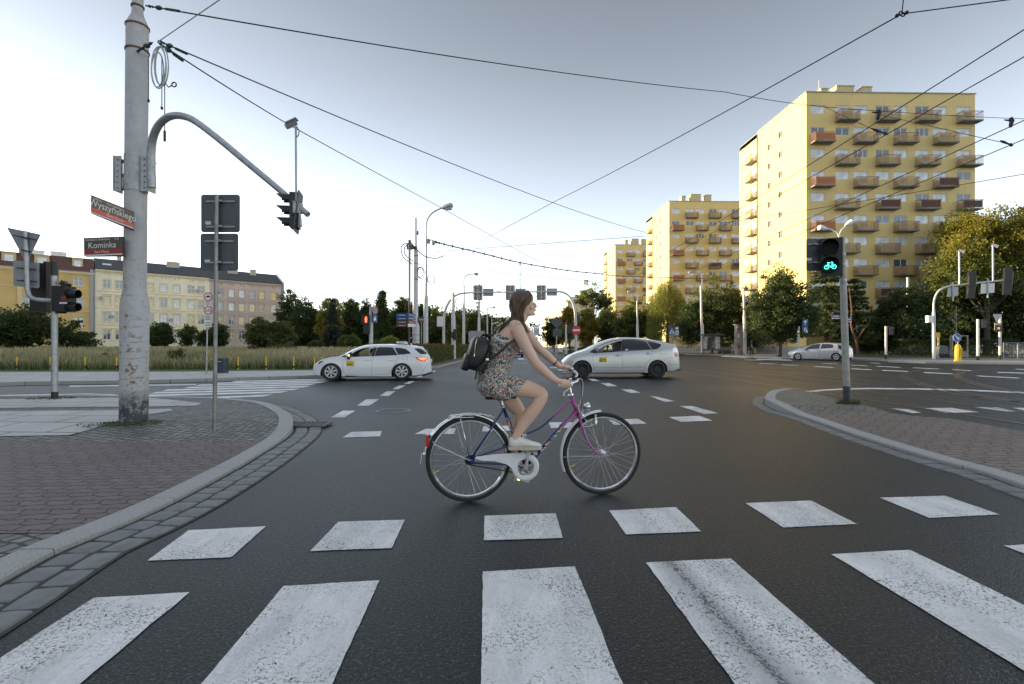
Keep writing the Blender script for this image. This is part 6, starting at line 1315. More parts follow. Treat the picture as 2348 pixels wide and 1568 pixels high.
def leaf_quads(c, size, aspect=0.6, up=None, droop=0.0):
    """c (n,3) centres -> verts (4n,3)"""
    n = len(c); a = RG.normal(size=(n, 3)); 
    if up is not None: a = a*0.6+up
    a /= np.linalg.norm(a, axis=1, keepdims=True)+1e-9
    b = RG.normal(size=(n, 3)); b -= a*(a*b).sum(1, keepdims=True); b /= np.linalg.norm(b, axis=1, keepdims=True)+1e-9
    d = np.cross(a, b); s = size*RG.uniform(0.6, 1.3, (n, 1))
    v = np.stack([c-b*s*0.5, c-d*s*aspect*0.5, c+b*s*0.5, c+d*s*aspect*0.5], 1)
    return v.reshape(-1, 3)
def leaves_obj(name, v, mats, mi, parent, base=None):
    b = base_of(parent) if parent else V(base or (0, 0, 0)); n = len(v)//4; me = bpy.data.meshes.new(name)
    v = v-np.array(b); me.vertices.add(4*n); me.vertices.foreach_set('co', v.astype(np.float32).ravel()); me.loops.add(4*n); me.loops.foreach_set('vertex_index', np.arange(4*n, dtype=np.int32)); me.polygons.add(n)
    me.polygons.foreach_set('loop_start', np.arange(0, 4*n, 4, dtype=np.int32)); me.polygons.foreach_set('loop_total', np.full(n, 4, dtype=np.int32))
    for m in mats: me.materials.append(m)
    if mi is not None: me.polygons.foreach_set('material_index', mi.astype(np.int32))
    me.update(); me.validate(); o = bpy.data.objects.new(name, me); COL.objects.link(o)
    if parent: o.parent = parent
    else: o.location = b
    OFF[o.name] = b; return o
def crown_pts(cx, cy, cz, rx, ry, rz, ncl, per, clr, shell=0.55, flat=1.0, ragged=0.15):
    u = RG.normal(size=(ncl, 3)); u /= np.linalg.norm(u, axis=1, keepdims=True); r = RG.uniform(shell, 1, (ncl, 1))**0.7*(1+RG.uniform(-ragged, ragged, (ncl, 1)))
    cc = u*r*np.array([rx, ry, rz]); k = np.repeat(cc, per, 0)
    off = RG.normal(size=(len(k), 3)); off /= np.linalg.norm(off, axis=1, keepdims=True)+1e-9; off *= (RG.random((len(k), 1))**0.5)*clr*np.repeat(RG.uniform(0.6, 1.35, (ncl, 1)), per, 0)*np.array([1, 1, 0.62*flat])
    return k+off+np.array([cx, cy, cz]), cc+np.array([cx, cy, cz])
def tree(name, label, px, D, ytop, hw, mats, ybot=None, n=9000, leaf=0.26, trunk=0.16, bark=None, lobes=None, cat='tree', group=None, weights=None, shell=0.35, trunk_h=None, ragged=0.16, ax=0.0):
    s_ = D/F; b0 = at(px, D, 0.1); zt = H+(YH-ytop)*s_; zb = 0.3 if ybot is None else max(0.15, H+(YH-ybot)*s_); rx = hw*s_; root = thing(name, label, cat, b0, group)
    lobes = lobes or [(0, 0, 1, 1)]          # (dx, dz, scale) fractions
    P_, C_ = [], []; tot = sum(q[2]*q[3] for q in lobes)
    for dx, dz, sx_, sz in lobes:
        w_ = sx_*sz/tot; n_ = n*1.45; k = max(8, int(n_*w_/70)); zc = (zt+zb)/2+dz*(zt-zb)/2
        p, c = crown_pts(b0.x+dx*rx, D+RG.uniform(-0.2, 0.2)*rx, zc, rx*sx_*0.88, rx*sx_*0.8, (zt-zb)/2*sz*0.88, k, 70, max(leaf*2.4, rx*sx_*0.31), shell, 1.0, ragged); P_.append(p); C_.append(c)
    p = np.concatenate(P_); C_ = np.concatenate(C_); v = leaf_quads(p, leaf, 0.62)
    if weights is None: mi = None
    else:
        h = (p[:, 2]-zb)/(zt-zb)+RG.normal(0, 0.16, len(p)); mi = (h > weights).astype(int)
    mb = MB(); th = trunk_h or (zb+(zt-zb)*0.75); top = V((b0.x+ax, D, th)); mb.tube([b0-PZ*0.2, b0+PZ*0.3, b0.lerp(top, 0.5)+V((RG.uniform(-.1, .1), 0, 0)), top], [trunk*1.5, trunk, trunk*0.7, trunk*0.2], 8)
    st = max(1, len(C_)//26)
    for c in C_[::st]:
        c = V(c); t = min(0.9, max(0.2, (c.z-b0.z)*0.45/(th-b0.z))); q = b0.lerp(top, t); m_ = q.lerp(c, 0.5)+PZ*0.08*(c-q).length; mb.tube([q, m_, c], [trunk*0.38, trunk*0.22, trunk*0.06], 5)
    mesh_obj('trunk', mb, bark or BARK, root, smooth=True); leaves_obj('crown', v, mats, mi, root); return root
def spruce(name, label, px, D, ytop, hw, ybot, m=None, n=9000, leaf=0.3, tiers=17, dens=1.0, bark=None, droop=0.35, power=0.9):
    s_ = D/F; b0 = at(px, D, 0.1); zt = H+(YH-ytop)*s_; zb = H+(YH-ybot)*s_; root = thing(name, label, 'tree', b0); R = hw*s_; pts = []; mb = MB(); mb.tube([b0-PZ*0.2, V((b0.x, D, zt-0.2))], [0.22, 0.03], 8)
    for k in range(tiers):
        f = (k+0.3)/tiers; z = zt-(zt-zb)*f+RG.normal()*0.12; r = R*(f**power)*RG.uniform(0.85, 1.1); nb = int(6+12*f)
        for j in range(nb):
            a = 2*PI*(j+RG.random())/nb; rr2 = r*RG.uniform(0.75, 1.08); m_ = int(n/tiers/nb*dens*(0.4+f)); t = RG.random((m_, 1))**0.6
            e = np.array([math.cos(a), math.sin(a), 0]); q = e*rr2*t; q = q+np.array([b0.x, D, z]); q[:, 2:3] += -droop*rr2*t**1.3+0.08*rr2*t**4; w_ = 0.10+0.22*r*(1-t)*0.5
            q += RG.normal(size=(m_, 3))*np.hstack([w_, w_, np.full((m_, 1), 0.09)])*0.8; pts.append(q)
            if j % 2 == 0: mb.tube([V((b0.x, D, z)), V((b0.x+e[0]*rr2*0.8, D+e[1]*rr2*0.8, z-droop*rr2*0.8))], [0.04, 0.01], 4)
    p = np.concatenate(pts); mesh_obj('trunk', mb, bark or BARK, root); leaves_obj('crown', leaf_quads(p, leaf, 0.35), [m or L_SPR], None, root); return root
# -- left
tree('dark_shrub', 'broad dark shrub in front of the ochre tenement at the left edge', 60, 50, 700, 120, [L_DK], 806, 16000, 0.26, 0.14, lobes=[(-0.35, -0.1, 0.6, 0.95), (0.2, -0.05, 0.6, 0.95), (0.85, -0.3, 0.42, 0.72), (-1.1, 0, 0.5, 1.0)], cat='shrub')
tree('garden_tree', 'dark round tree in front of the cream tenement, nearest the thick tram pole', 371, 78, 738, 30, [L_DK], 800, 6000, 0.3); tree('garden_tree', 'slender loose young tree between the two dark round trees before the cream tenement', 431, 76, 740, 22, [L_DK, L_MID], 800, 2600, 0.26, weights=0.6, ragged=0.35)
tree('garden_tree', 'dark tree before the joint of the cream and the pinkish tenement', 484, 74, 742, 36, [L_DK], 800, 6500, 0.3, lobes=[(-0.3, -0.2, 0.6, 0.8), (0.35, 0, 0.65, 1)])
tree('olive_bush', 'large olive green bush in the meadow in front of the pinkish tenement', 620, 45, 728, 62, [L_OLV, L_MID], 812, 15000, 0.19, 0.09, lobes=[(-0.35, 0.1, 0.6, 0.95), (0.35, -0.05, 0.6, 0.85), (0, -0.3, 0.9, 0.6)], cat='shrub', ragged=0.25)
tree('park_tree', 'dark park tree directly right of the pinkish gable', 662, 100, 660, 28, [L_DK, L_MID], 800, 9000, 0.34, weights=0.8); tree('park_tree', 'broad dark park tree left of the yellow lit one', 704, 96, 676, 40, [L_DK, L_MID], 800, 13000, 0.34, weights=0.75, lobes=[(0, 0.05, 0.85, 0.95), (-0.4, -0.4, 0.8, 0.6), (0.5, -0.3, 0.6, 0.7)])
tree('park_tree', 'golden green park tree catching the sun behind the spruce', 755, 84, 672, 34, [L_YEL, L_LT], 792, 9000, 0.3, weights=0.5, lobes=[(0.1, 0.25, 0.75, 0.75), (-0.35, -0.3, 0.6, 0.75), (0.4, -0.3, 0.6, 0.6)])
spruce('spruce', 'blue grey spruce with tiered drooping boughs in front of the golden tree', 762, 60, 690, 30, 800, n=17000, leaf=0.26, tiers=19)
tree('park_tree', 'dark park tree right of the spruce', 806, 92, 674, 26, [L_DK, L_MID], 800, 8500, 0.34, weights=0.8); tree('park_tree', 'narrow dark park tree behind the red pedestrian light', 842, 94, 680, 17, [L_DK, L_MID], 800, 5500, 0.34, weights=0.8)
tree('conical_tree', 'tall conical dark evergreen above the white taxi', 876, 80, 662, 23, [L_DK, L_MID], 812, 12000, 0.27, weights=0.85, lobes=[(0, -0.45, 1.0, 0.62), (0, 0.0, 0.78, 0.6), (0, 0.42, 0.52, 0.45), (0, 0.72, 0.3, 0.3)])
tree('park_tree', 'park tree with lighter top behind the brown fingerpost', 920, 88, 668, 34, [L_DK, L_LT], 802, 11000, 0.32, weights=0.85, lobes=[(0.15, 0.05, 0.8, 0.95), (-0.5, -0.15, 0.6, 0.75)]); tree('park_tree', 'dark park tree seen between the two tall median poles', 964, 92, 690, 22, [L_DK], 802, 6000, 0.34)
tree('park_shrub', 'rounded dark green shrub at the foot of the spruce, right side', 803, 56, 768, 22, [L_MID], 800, 4000, 0.2, 0.05, cat='shrub'); tree('park_shrub', 'low shrub left of the spruce foot', 722, 58, 782, 18, [L_DK], 800, 2500, 0.2, 0.05, cat='shrub'); tree('park_shrub', 'bright leafy shrub behind the taxi roof sign', 893, 52, 770, 14, [L_LT], 800, 2200, 0.18, 0.04, cat='shrub'); tree('park_shrub', 'small bright shrub left of the roof sign shrub', 862, 54, 782, 12, [L_LT, L_MID], 800, 1500, 0.18, 0.04, cat='shrub', weights=0.3)
tree('shade_tree', 'tree just right of the tall lamp post in the median view', 1003, 118, 704, 24, [L_DK, L_LT], 802, 6000, 0.4, weights=0.7); tree('shade_tree', 'sunlit yellow green tree behind the left gantry leg', 1040, 112, 708, 30, [L_LT, L_MID], 802, 8000, 0.38, weights=0.4); tree('shade_tree', 'dark tree left of the cyclist backpack', 1085, 122, 706, 30, [L_DK, L_MID], 802, 8500, 0.4, weights=0.7)
spruce('slim_conifer', 'slim conifer top rising above the trees under the first gantry panel', 1096, 128, 672, 16, 800, m=L_MID, n=3500, leaf=0.42, tiers=14, power=0.7)
tree('shade_tree', 'farthest small dark tree beside the cyclist shoulder', 1118, 132, 712, 14, [L_DK], 802, 3500, 0.42)
# a wood behind the park closes the gaps
p, _ = crown_pts(-34, 140, 4.5, 38, 12, 7.6, 800, 70, 2.6, 0.2); tag(leaves_obj('distant_wood', leaf_quads(p, 0.7, 0.7), [L_DK], None, None, (-30, 140, 0)), kind='stuff')
# -- right
tree('birch', 'tall loose birch with airy olive crown left of the farthest tower', 1356, 92, 640, 48, [L_OLV, L_LT], 722, 7000, 0.26, 0.16, lobes=[(0, 0.1, 0.6, 0.85), (-0.45, -0.1, 0.5, 0.6), (0.5, -0.2, 0.5, 0.7), (0.75, -0.35, 0.35, 0.4)], weights=0.5, ragged=0.45, shell=0.1, trunk_h=9)
tree('street_tree', 'dark green street tree left of the gantry leg', 1270, 100, 722, 26, [L_DK, L_MID], 802, 7000, 0.32, weights=0.7); tree('street_tree', 'bright yellow green street tree above the priority sign', 1306, 96, 694, 28, [L_LT, L_YEL], 790, 8500, 0.3, weights=0.5, lobes=[(0, 0, 1, 1), (-0.5, -0.5, 0.6, 0.45)])
tree('street_tree', 'golden street tree with pale stems behind the no entry sign', 1345, 86, 702, 30, [L_YEL, L_LT], 795, 9000, 0.28, bark=BARKP, weights=0.6); tree('street_tree', 'olive street tree below the farthest tower', 1392, 88, 700, 34, [L_MID, L_LT], 800, 9000, 0.3, weights=0.6); tree('street_tree', 'leafy green tree in front of the farthest tower base, lit on top', 1447, 84, 676, 40, [L_MID, L_LT], 800, 13000, 0.3, weights=0.75, lobes=[(0, 0.0, 0.85, 1), (-0.5, -0.35, 0.6, 0.65), (0.45, -0.3, 0.6, 0.7)])
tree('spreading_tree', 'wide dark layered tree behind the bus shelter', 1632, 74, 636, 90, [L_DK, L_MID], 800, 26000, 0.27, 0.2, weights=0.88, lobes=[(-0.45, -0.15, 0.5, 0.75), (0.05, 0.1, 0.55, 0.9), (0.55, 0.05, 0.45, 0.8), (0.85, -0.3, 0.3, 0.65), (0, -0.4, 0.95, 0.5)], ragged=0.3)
tree('street_tree', 'dark tree filling the gap behind the advertising column', 1712, 76, 700, 34, [L_DK, L_MID], 802, 9000, 0.28, weights=0.8)
# weeping willow
def willow(px, D, ytop, hw, ybot):
    s_ = D/F; b0 = at(px, D, 0.1); root = thing('weeping_willow', 'pale green weeping willow hanging in front of the middle tower', 'tree', b0); R = hw*s_; zt = H+(YH-ytop)*s_; pts = []; mb = MB(); mb.tube([b0-PZ*0.2, V((b0.x, D, zt*0.6))], [0.3, 0.12], 8)
    for k in range(820):
        a = RG.random()*2*PI; r = R*RG.random()**0.5; x, y = b0.x+r*math.cos(a), D+r*math.sin(a); top = zt-(r/R)**2*(zt*0.42)+RG.normal()*0.3; low = max(0.8, top-RG.uniform(0.35, 0.95)*zt*0.62); m_ = int((top-low)*9); t = np.linspace(0, 1, m_)[:, None]
        q = np.hstack([x+(x-b0.x)*0.08*t, y+(y-D)*0.08*t, top-(top-low)*t])+RG.normal(size=(m_, 3))*0.09; pts.append(q)
        if k % 9 == 0: mb.tube([V((b0.x, D, zt*0.55)), V((x, y, top))], [0.06, 0.015], 4)
    p = np.concatenate(pts); mesh_obj('trunk', mb, BARK, root); leaves_obj('crown', leaf_quads(p, 0.26, 0.3, np.array([0.0, 0.0, 0.0])), [L_LT], None, root)
willow(1530, 80, 644, 46, 790)
tree('street_tree', 'mid green tree filling the foot of the middle tower beside the willow', 1490, 86, 690, 32, [L_MID, L_LT], 800, 9000, 0.3, weights=0.8)
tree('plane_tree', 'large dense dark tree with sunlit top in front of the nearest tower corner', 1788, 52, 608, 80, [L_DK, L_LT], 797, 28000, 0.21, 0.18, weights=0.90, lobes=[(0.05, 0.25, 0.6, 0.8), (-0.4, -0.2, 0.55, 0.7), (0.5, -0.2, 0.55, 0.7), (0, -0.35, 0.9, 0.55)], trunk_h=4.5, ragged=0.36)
spruce('larch', 'feathery dark larch in front of the nearest tower, behind the cyclist signal', 1893, 57, 592, 62, 770, m=L_DK, n=30000, leaf=0.24, tiers=26, droop=0.2, power=0.5, bark=BARKR)
spruce('larch', 'second larch to the right with reddish crooked trunk', 1958, 56, 640, 52, 785, m=L_DK, n=26000, leaf=0.24, tiers=24, droop=0.2, power=0.45, bark=BARKR)
mb = MB(); mb.tube(resample3([at(1966, 54, 0.1), at(1963, 54, 1.6), at(1951, 54, 3.4), at(1952, 54, 5.2), at(1946, 54, 7.5)], 5), [0.15-0.005*i for i in range(21)], 8); mb.tube([at(1963, 54, 1.8), at(1983, 54, 3.2), at(1998, 54, 4.2)], [0.08, 0.06, 0.02], 6)
tag(mesh_obj('bare_crooked_trunk', mb, BARKR, None, at(1966, 54, 0.1), smooth=True), 'crooked reddish pine trunk with one side limb left of the slim signal post', 'tree trunk')
tree('maple', 'big maple with upper leaves painted sunlit orange at the right edge above the mast arm', 2262, 57, 462, 128, [L_MID, L_ORG], 700, 42000, 0.28, 0.35, weights=0.44, lobes=[(-0.15, 0.32, 0.6, 0.62), (0.45, 0.15, 0.62, 0.8), (-0.5, -0.3, 0.55, 0.6), (0.1, -0.45, 0.85, 0.5), (0.95, 0.2, 0.5, 0.75)], ragged=0.18)
tree('dark_tree', 'dark tree in the shade behind the plain concrete pole', 2070, 56, 640, 72, [L_DK], 800, 20000, 0.26, lobes=[(-0.35, -0.1, 0.6, 0.85), (0.4, 0.0, 0.65, 0.95), (0, -0.4, 1.0, 0.6)]); tree('dark_tree', 'dark tree in the shade under the mast arm', 2190, 60, 612, 78, [L_DK], 800, 20000, 0.28, lobes=[(0, 0, 0.9, 0.95), (-0.5, -0.3, 0.6, 0.7), (0.5, -0.3, 0.6, 0.7)]); tree('dark_tree', 'darkest tree at the right edge behind the railing', 2318, 58, 620, 80, [L_DK], 804, 20000, 0.28, lobes=[(0, 0, 0.9, 0.95), (0, -0.5, 1.1, 0.5)])
tree('understorey_shrub', 'dark understorey shrubs between the larches and the hedge', 2015, 60, 735, 70, [L_DK], 810, 9000, 0.26, 0.06, cat='shrub')
def hedge(name, label, x0, y0, x1, y1, w_, h, z0, n, leaf, mats, top_m=None):
    a, b_ = V((x0, y0, z0)), V((x1, y1, z0)); d = b_-a; U = d.normalized(); Nn = V((-U.y, U.x, 0)); L = d.length; t = RG.random((n, 1)); s = RG.uniform(-0.5, 0.5, (n, 1)); z = RG.random((n, 1))
    f = RG.random((n, 1)); s = np.where(f < 0.45, np.sign(s)*(0.5-0.06*RG.random((n, 1))), s); z = np.where((f > 0.45) & (f < 0.85), 1-0.08*RG.random((n, 1)), z)
    bump = 0.10*np.sin(t*L*1.7)+0.07*np.sin(t*L*4.1+1)+RG.normal(0, 0.03, (n, 1)); p = np.array(a)+t*L*np.array(U)+s*(w_+bump)*np.array(Nn)+z*(h+bump)*np.array([0, 0, 1.0])
    mi = (RG.random(n)*0.3+z[:, 0] > 1.17).astype(int) if top_m else None; root = thing(name, label, 'hedge', a.lerp(b_, 0.5)); leaves_obj('foliage', leaf_quads(p, leaf, 0.6), mats+([top_m] if top_m else []), mi, root)
    mb = MB(); k = int(L/1.2)
    for i in range(k): q = a+d*(i+0.5)/k; mb.tube([q, q+PZ*h*0.6], [0.03, 0.015], 4)
    tag(mesh_obj('stems', mb, BARK, root), kind='stuff'); return root
hedge('flowering_hedge', 'clipped median hedge dotted with red blossom behind the white taxi', -6.6, 30.2, -6.6, 72, 3.6, 1.12, 0.12, 60000, 0.10, [L_OLV, ], L_RED)
hedge('dark_hedge', 'dark clipped hedge behind the plain concrete pole at right', at(2052, 53).x, 53, at(2140, 52).x+8, 52, 1.6, 1.7, 0.12, 16000, 0.12, [L_DK]); hedge('low_hedge', 'low clipped hedge far behind the silver taxi bonnet', at(1292, 90).x, 90, at(1375, 88).x, 88, 1.2, 0.9, 0.02, 6000, 0.14, [L_OLV]); hedge('low_hedge', 'fresh green hedge beside the park bench', at(1652, 70).x, 70.5, at(1684, 69).x, 70.5, 1.0, 1.4, 0.1, 5000, 0.14, [L_MID])
# sapling with support frame
b0 = at(2191, 47, 0.14); s_ = 47/F; root = thing('sapling', 'young sapling tied inside a three-post timber support frame', 'tree', b0); mb = MB(); mb.tube([b0, P(2192, 700, 47)], [0.05, 0.015], 6)
for i in range(12): a = RG.uniform(0, 2*PI); z = RG.uniform(2.2, 4.2); q = V((b0.x, 47, z)); mb.tube([q, q+V((math.cos(a)*0.8, math.sin(a)*0.8, 0.7))], [0.015, 0.004], 4)
mesh_obj('trunk', mb, BARKP, root); p, _ = crown_pts(b0.x, 47, 3.3, 1.5, 1.5, 1.3, 22, 14, 0.4, 0.3); leaves_obj('crown', leaf_quads(p, 0.13, 0.6), [L_LT], None, root)
root = thing('tree_guard', 'timber support frame with rails around the young sapling', 'tree guard', b0)
for dx, dy in ((-0.68, -0.4), (0.72, -0.4), (0, 0.6)): mb = MB(); mb.tube([b0+V((dx, dy, 0)), b0+V((dx, dy, 2.05))], 0.055, 8); mesh_obj('post', mb, BARKP, root)
mb = MB(); z = b0.z+2.0; q = [V((b0.x+dx, b0.y+dy, z)) for dx, dy in ((-0.75, -0.42), (0.78, -0.42), (0, 0.65))]
for i in range(3): mb.tube([q[i], q[(i+1) % 3]], 0.045, 6)
for k in range(5): mb.box((b0.x, b0.y-0.42, b0.z+0.08+k*0.11), (1.6, 0.03, 0.08))
mesh_obj('rails', mb, BARKP, root)
# -- the wild meadow
def grass(n, y0, y1, pxa, pxb, hmin, hmax, wid):
    D = (RG.random(n)**0.8)*(y1-y0)+y0; px = RG.uniform(pxa, pxb, n); x = (px-CX)/F*D; return x, D
def blades(name, x, y, h, wd, m, z=0.06):
    n = len(x); a = RG.uniform(0, PI, n); lx = RG.normal(0, 0.22, n)*h; ly = RG.normal(0, 0.22, n)*h; dx, dy = np.cos(a)*wd/2, np.sin(a)*wd/2; Z0 = np.full(n, z)
    v = np.stack([np.stack([x-dx, y-dy, Z0], 1), np.stack([x+dx, y+dy, Z0], 1), np.stack([x+dx*0.5+lx, y+dy*0.5+ly, Z0+h], 1), np.stack([x-dx*0.5+lx, y-dy*0.5+ly, Z0+h], 1)], 1).reshape(-1, 3)
    return tag(leaves_obj(name, v, [m], None, None, (0, 0, 0)), kind='stuff')
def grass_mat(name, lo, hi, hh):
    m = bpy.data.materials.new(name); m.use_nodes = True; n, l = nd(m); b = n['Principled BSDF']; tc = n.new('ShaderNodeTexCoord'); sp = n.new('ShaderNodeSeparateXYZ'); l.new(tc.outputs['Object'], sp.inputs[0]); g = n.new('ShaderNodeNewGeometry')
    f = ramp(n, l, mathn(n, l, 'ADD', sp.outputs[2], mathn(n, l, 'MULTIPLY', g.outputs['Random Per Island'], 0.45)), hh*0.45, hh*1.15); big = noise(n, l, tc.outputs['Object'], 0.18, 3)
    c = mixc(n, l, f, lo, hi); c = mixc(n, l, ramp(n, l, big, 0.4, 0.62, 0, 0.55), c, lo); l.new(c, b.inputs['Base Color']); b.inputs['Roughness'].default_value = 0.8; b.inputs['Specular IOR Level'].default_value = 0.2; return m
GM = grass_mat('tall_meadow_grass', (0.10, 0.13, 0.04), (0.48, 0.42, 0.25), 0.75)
k = 70000; D = 24.6+(RG.random(k)**1.6)*36; px = RG.uniform(-120, 905, k); x = (px-CX)/F*D
lo_edge = np.interp(x, [-40, -23, -10.6, -9], [24.4, 23.9, 25.6, 26.6]); D = np.maximum(D, lo_edge+RG.random(k)*1.2); x = np.minimum(x, -9.6-RG.random(k)*0.6)
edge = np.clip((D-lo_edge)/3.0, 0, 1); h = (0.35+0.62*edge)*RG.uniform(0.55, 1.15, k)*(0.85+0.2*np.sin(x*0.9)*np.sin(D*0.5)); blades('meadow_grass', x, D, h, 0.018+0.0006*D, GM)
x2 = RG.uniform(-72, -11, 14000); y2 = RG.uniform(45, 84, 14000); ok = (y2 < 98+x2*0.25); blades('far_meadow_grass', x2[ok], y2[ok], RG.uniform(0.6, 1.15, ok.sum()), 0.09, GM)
WD = leaf_mat('meadow_weeds', (0.045, 0.062, 0.022), (0.10, 0.11, 0.045), 0.3)
for px, D, hw, yt, lab in ((403, 27, 26, 800, 'dark bushy weed clump in the meadow right of the thick pole'), (455, 29, 24, 806, 'grey green feathery weed clump before the slim sign post'), (640, 38, 30, 788, 'tall feathery weeds in front of the olive bush'), (672, 42, 24, 785, 'tall wispy weeds right of the olive bush'), (330, 30, 28, 812, 'low weed clump behind the thick pole'), (240, 28, 20, 815, 'weed clump between two yellow marker posts')):
    tree('weed_clump', lab, px, D, yt, hw, [WD], 845 if D < 31 else 825, 2600, 0.10, 0.02, cat='weeds', ragged=0.5, shell=0.1)
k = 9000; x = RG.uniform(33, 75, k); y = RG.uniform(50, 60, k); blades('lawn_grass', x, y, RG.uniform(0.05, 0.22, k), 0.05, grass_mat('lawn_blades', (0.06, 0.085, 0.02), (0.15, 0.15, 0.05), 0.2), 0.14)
# ================================================================ cars
CARW = M('car_white_lacquer', (0.70, 0.70, 0.72), 0.22, 0, 0.015, 2, coat=0.8); CARS = M('car_silver_lacquer', (0.50, 0.505, 0.50), 0.28, 0.35, 0.03, 2, coat=0.7); CARS2 = M('car_pale_silver_lacquer', (0.40, 0.41, 0.43), 0.28, 0.35, 0.03, 2, coat=0.7); CARB = M('car_black_lacquer', (0.012, 0.012, 0.014), 0.18, 0, 0, coat=0.8)
TINT = M('tinted_car_glass', (0.012, 0.016, 0.018), 0.04, 0, 0, spec=0.9); SEAM = M('panel_gap', (0.05, 0.05, 0.052), 0.6, 0, 0); CLEAR = M('headlamp_glass', (0.55, 0.57, 0.6), 0.08, 0.2, 0, spec=0.8); TAILR = M('tail_lamp_red', (0.45, 0.02, 0.015), 0.15, 0, 0, spec=0.8); TAILL = M('lit_tail_lamp', (0.8, 0.1, 0.05), 0.2, 0, 0, emit=(1, 0.16, 0.05, 0.7)); AMB = M('amber_indicator', (0.8, 0.3, 0.02), 0.2, 0, 0, emit=(1, 0.45, 0.05, 2.5)); INTR = M('car_interior', (0.02, 0.02, 0.022), 0.8, 0, 0.2, 3)
RIMW = M('silver_wheel_cover', (0.50, 0.50, 0.51), 0.35, 0.4, 0.05, 4); RIMB = M('black_steel_rim', (0.03, 0.03, 0.032), 0.5, 0.4, 0.2, 10); TYRE = M('tyre', (0.02, 0.02, 0.021), 0.75, 0, 0.15, 15)
g_ = bpy.data.materials.new('clear_car_glass'); g_.use_nodes = True; n, l = nd(g_); n.remove(n['Principled BSDF']); t_ = n.new('ShaderNodeBsdfTransparent'); t_.inputs[0].default_value = (0.55, 0.6, 0.6, 1); gl = n.new('ShaderNodeBsdfGlossy'); gl.inputs['Roughness'].default_value = 0.03; fr = n.new('ShaderNodeFresnel'); fr.inputs[0].default_value = 1.6; mx = n.new('ShaderNodeMixShader'); l.new(fr.outputs[0], mx.inputs[0]); l.new(t_.outputs[0], mx.inputs[1]); l.new(gl.outputs[0], mx.inputs[2]); l.new(mx.outputs[0], n['Material Output'].inputs['Surface']); CGL = g_
def interp(pts, x):
    if x <= pts[0][0]: return pts[0][1]
    for (a, b_), (c, d) in zip(pts, pts[1:]):
        if x <= c: return b_+(d-b_)*(x-a)/(c-a) if c > a else d
    return pts[-1][1]
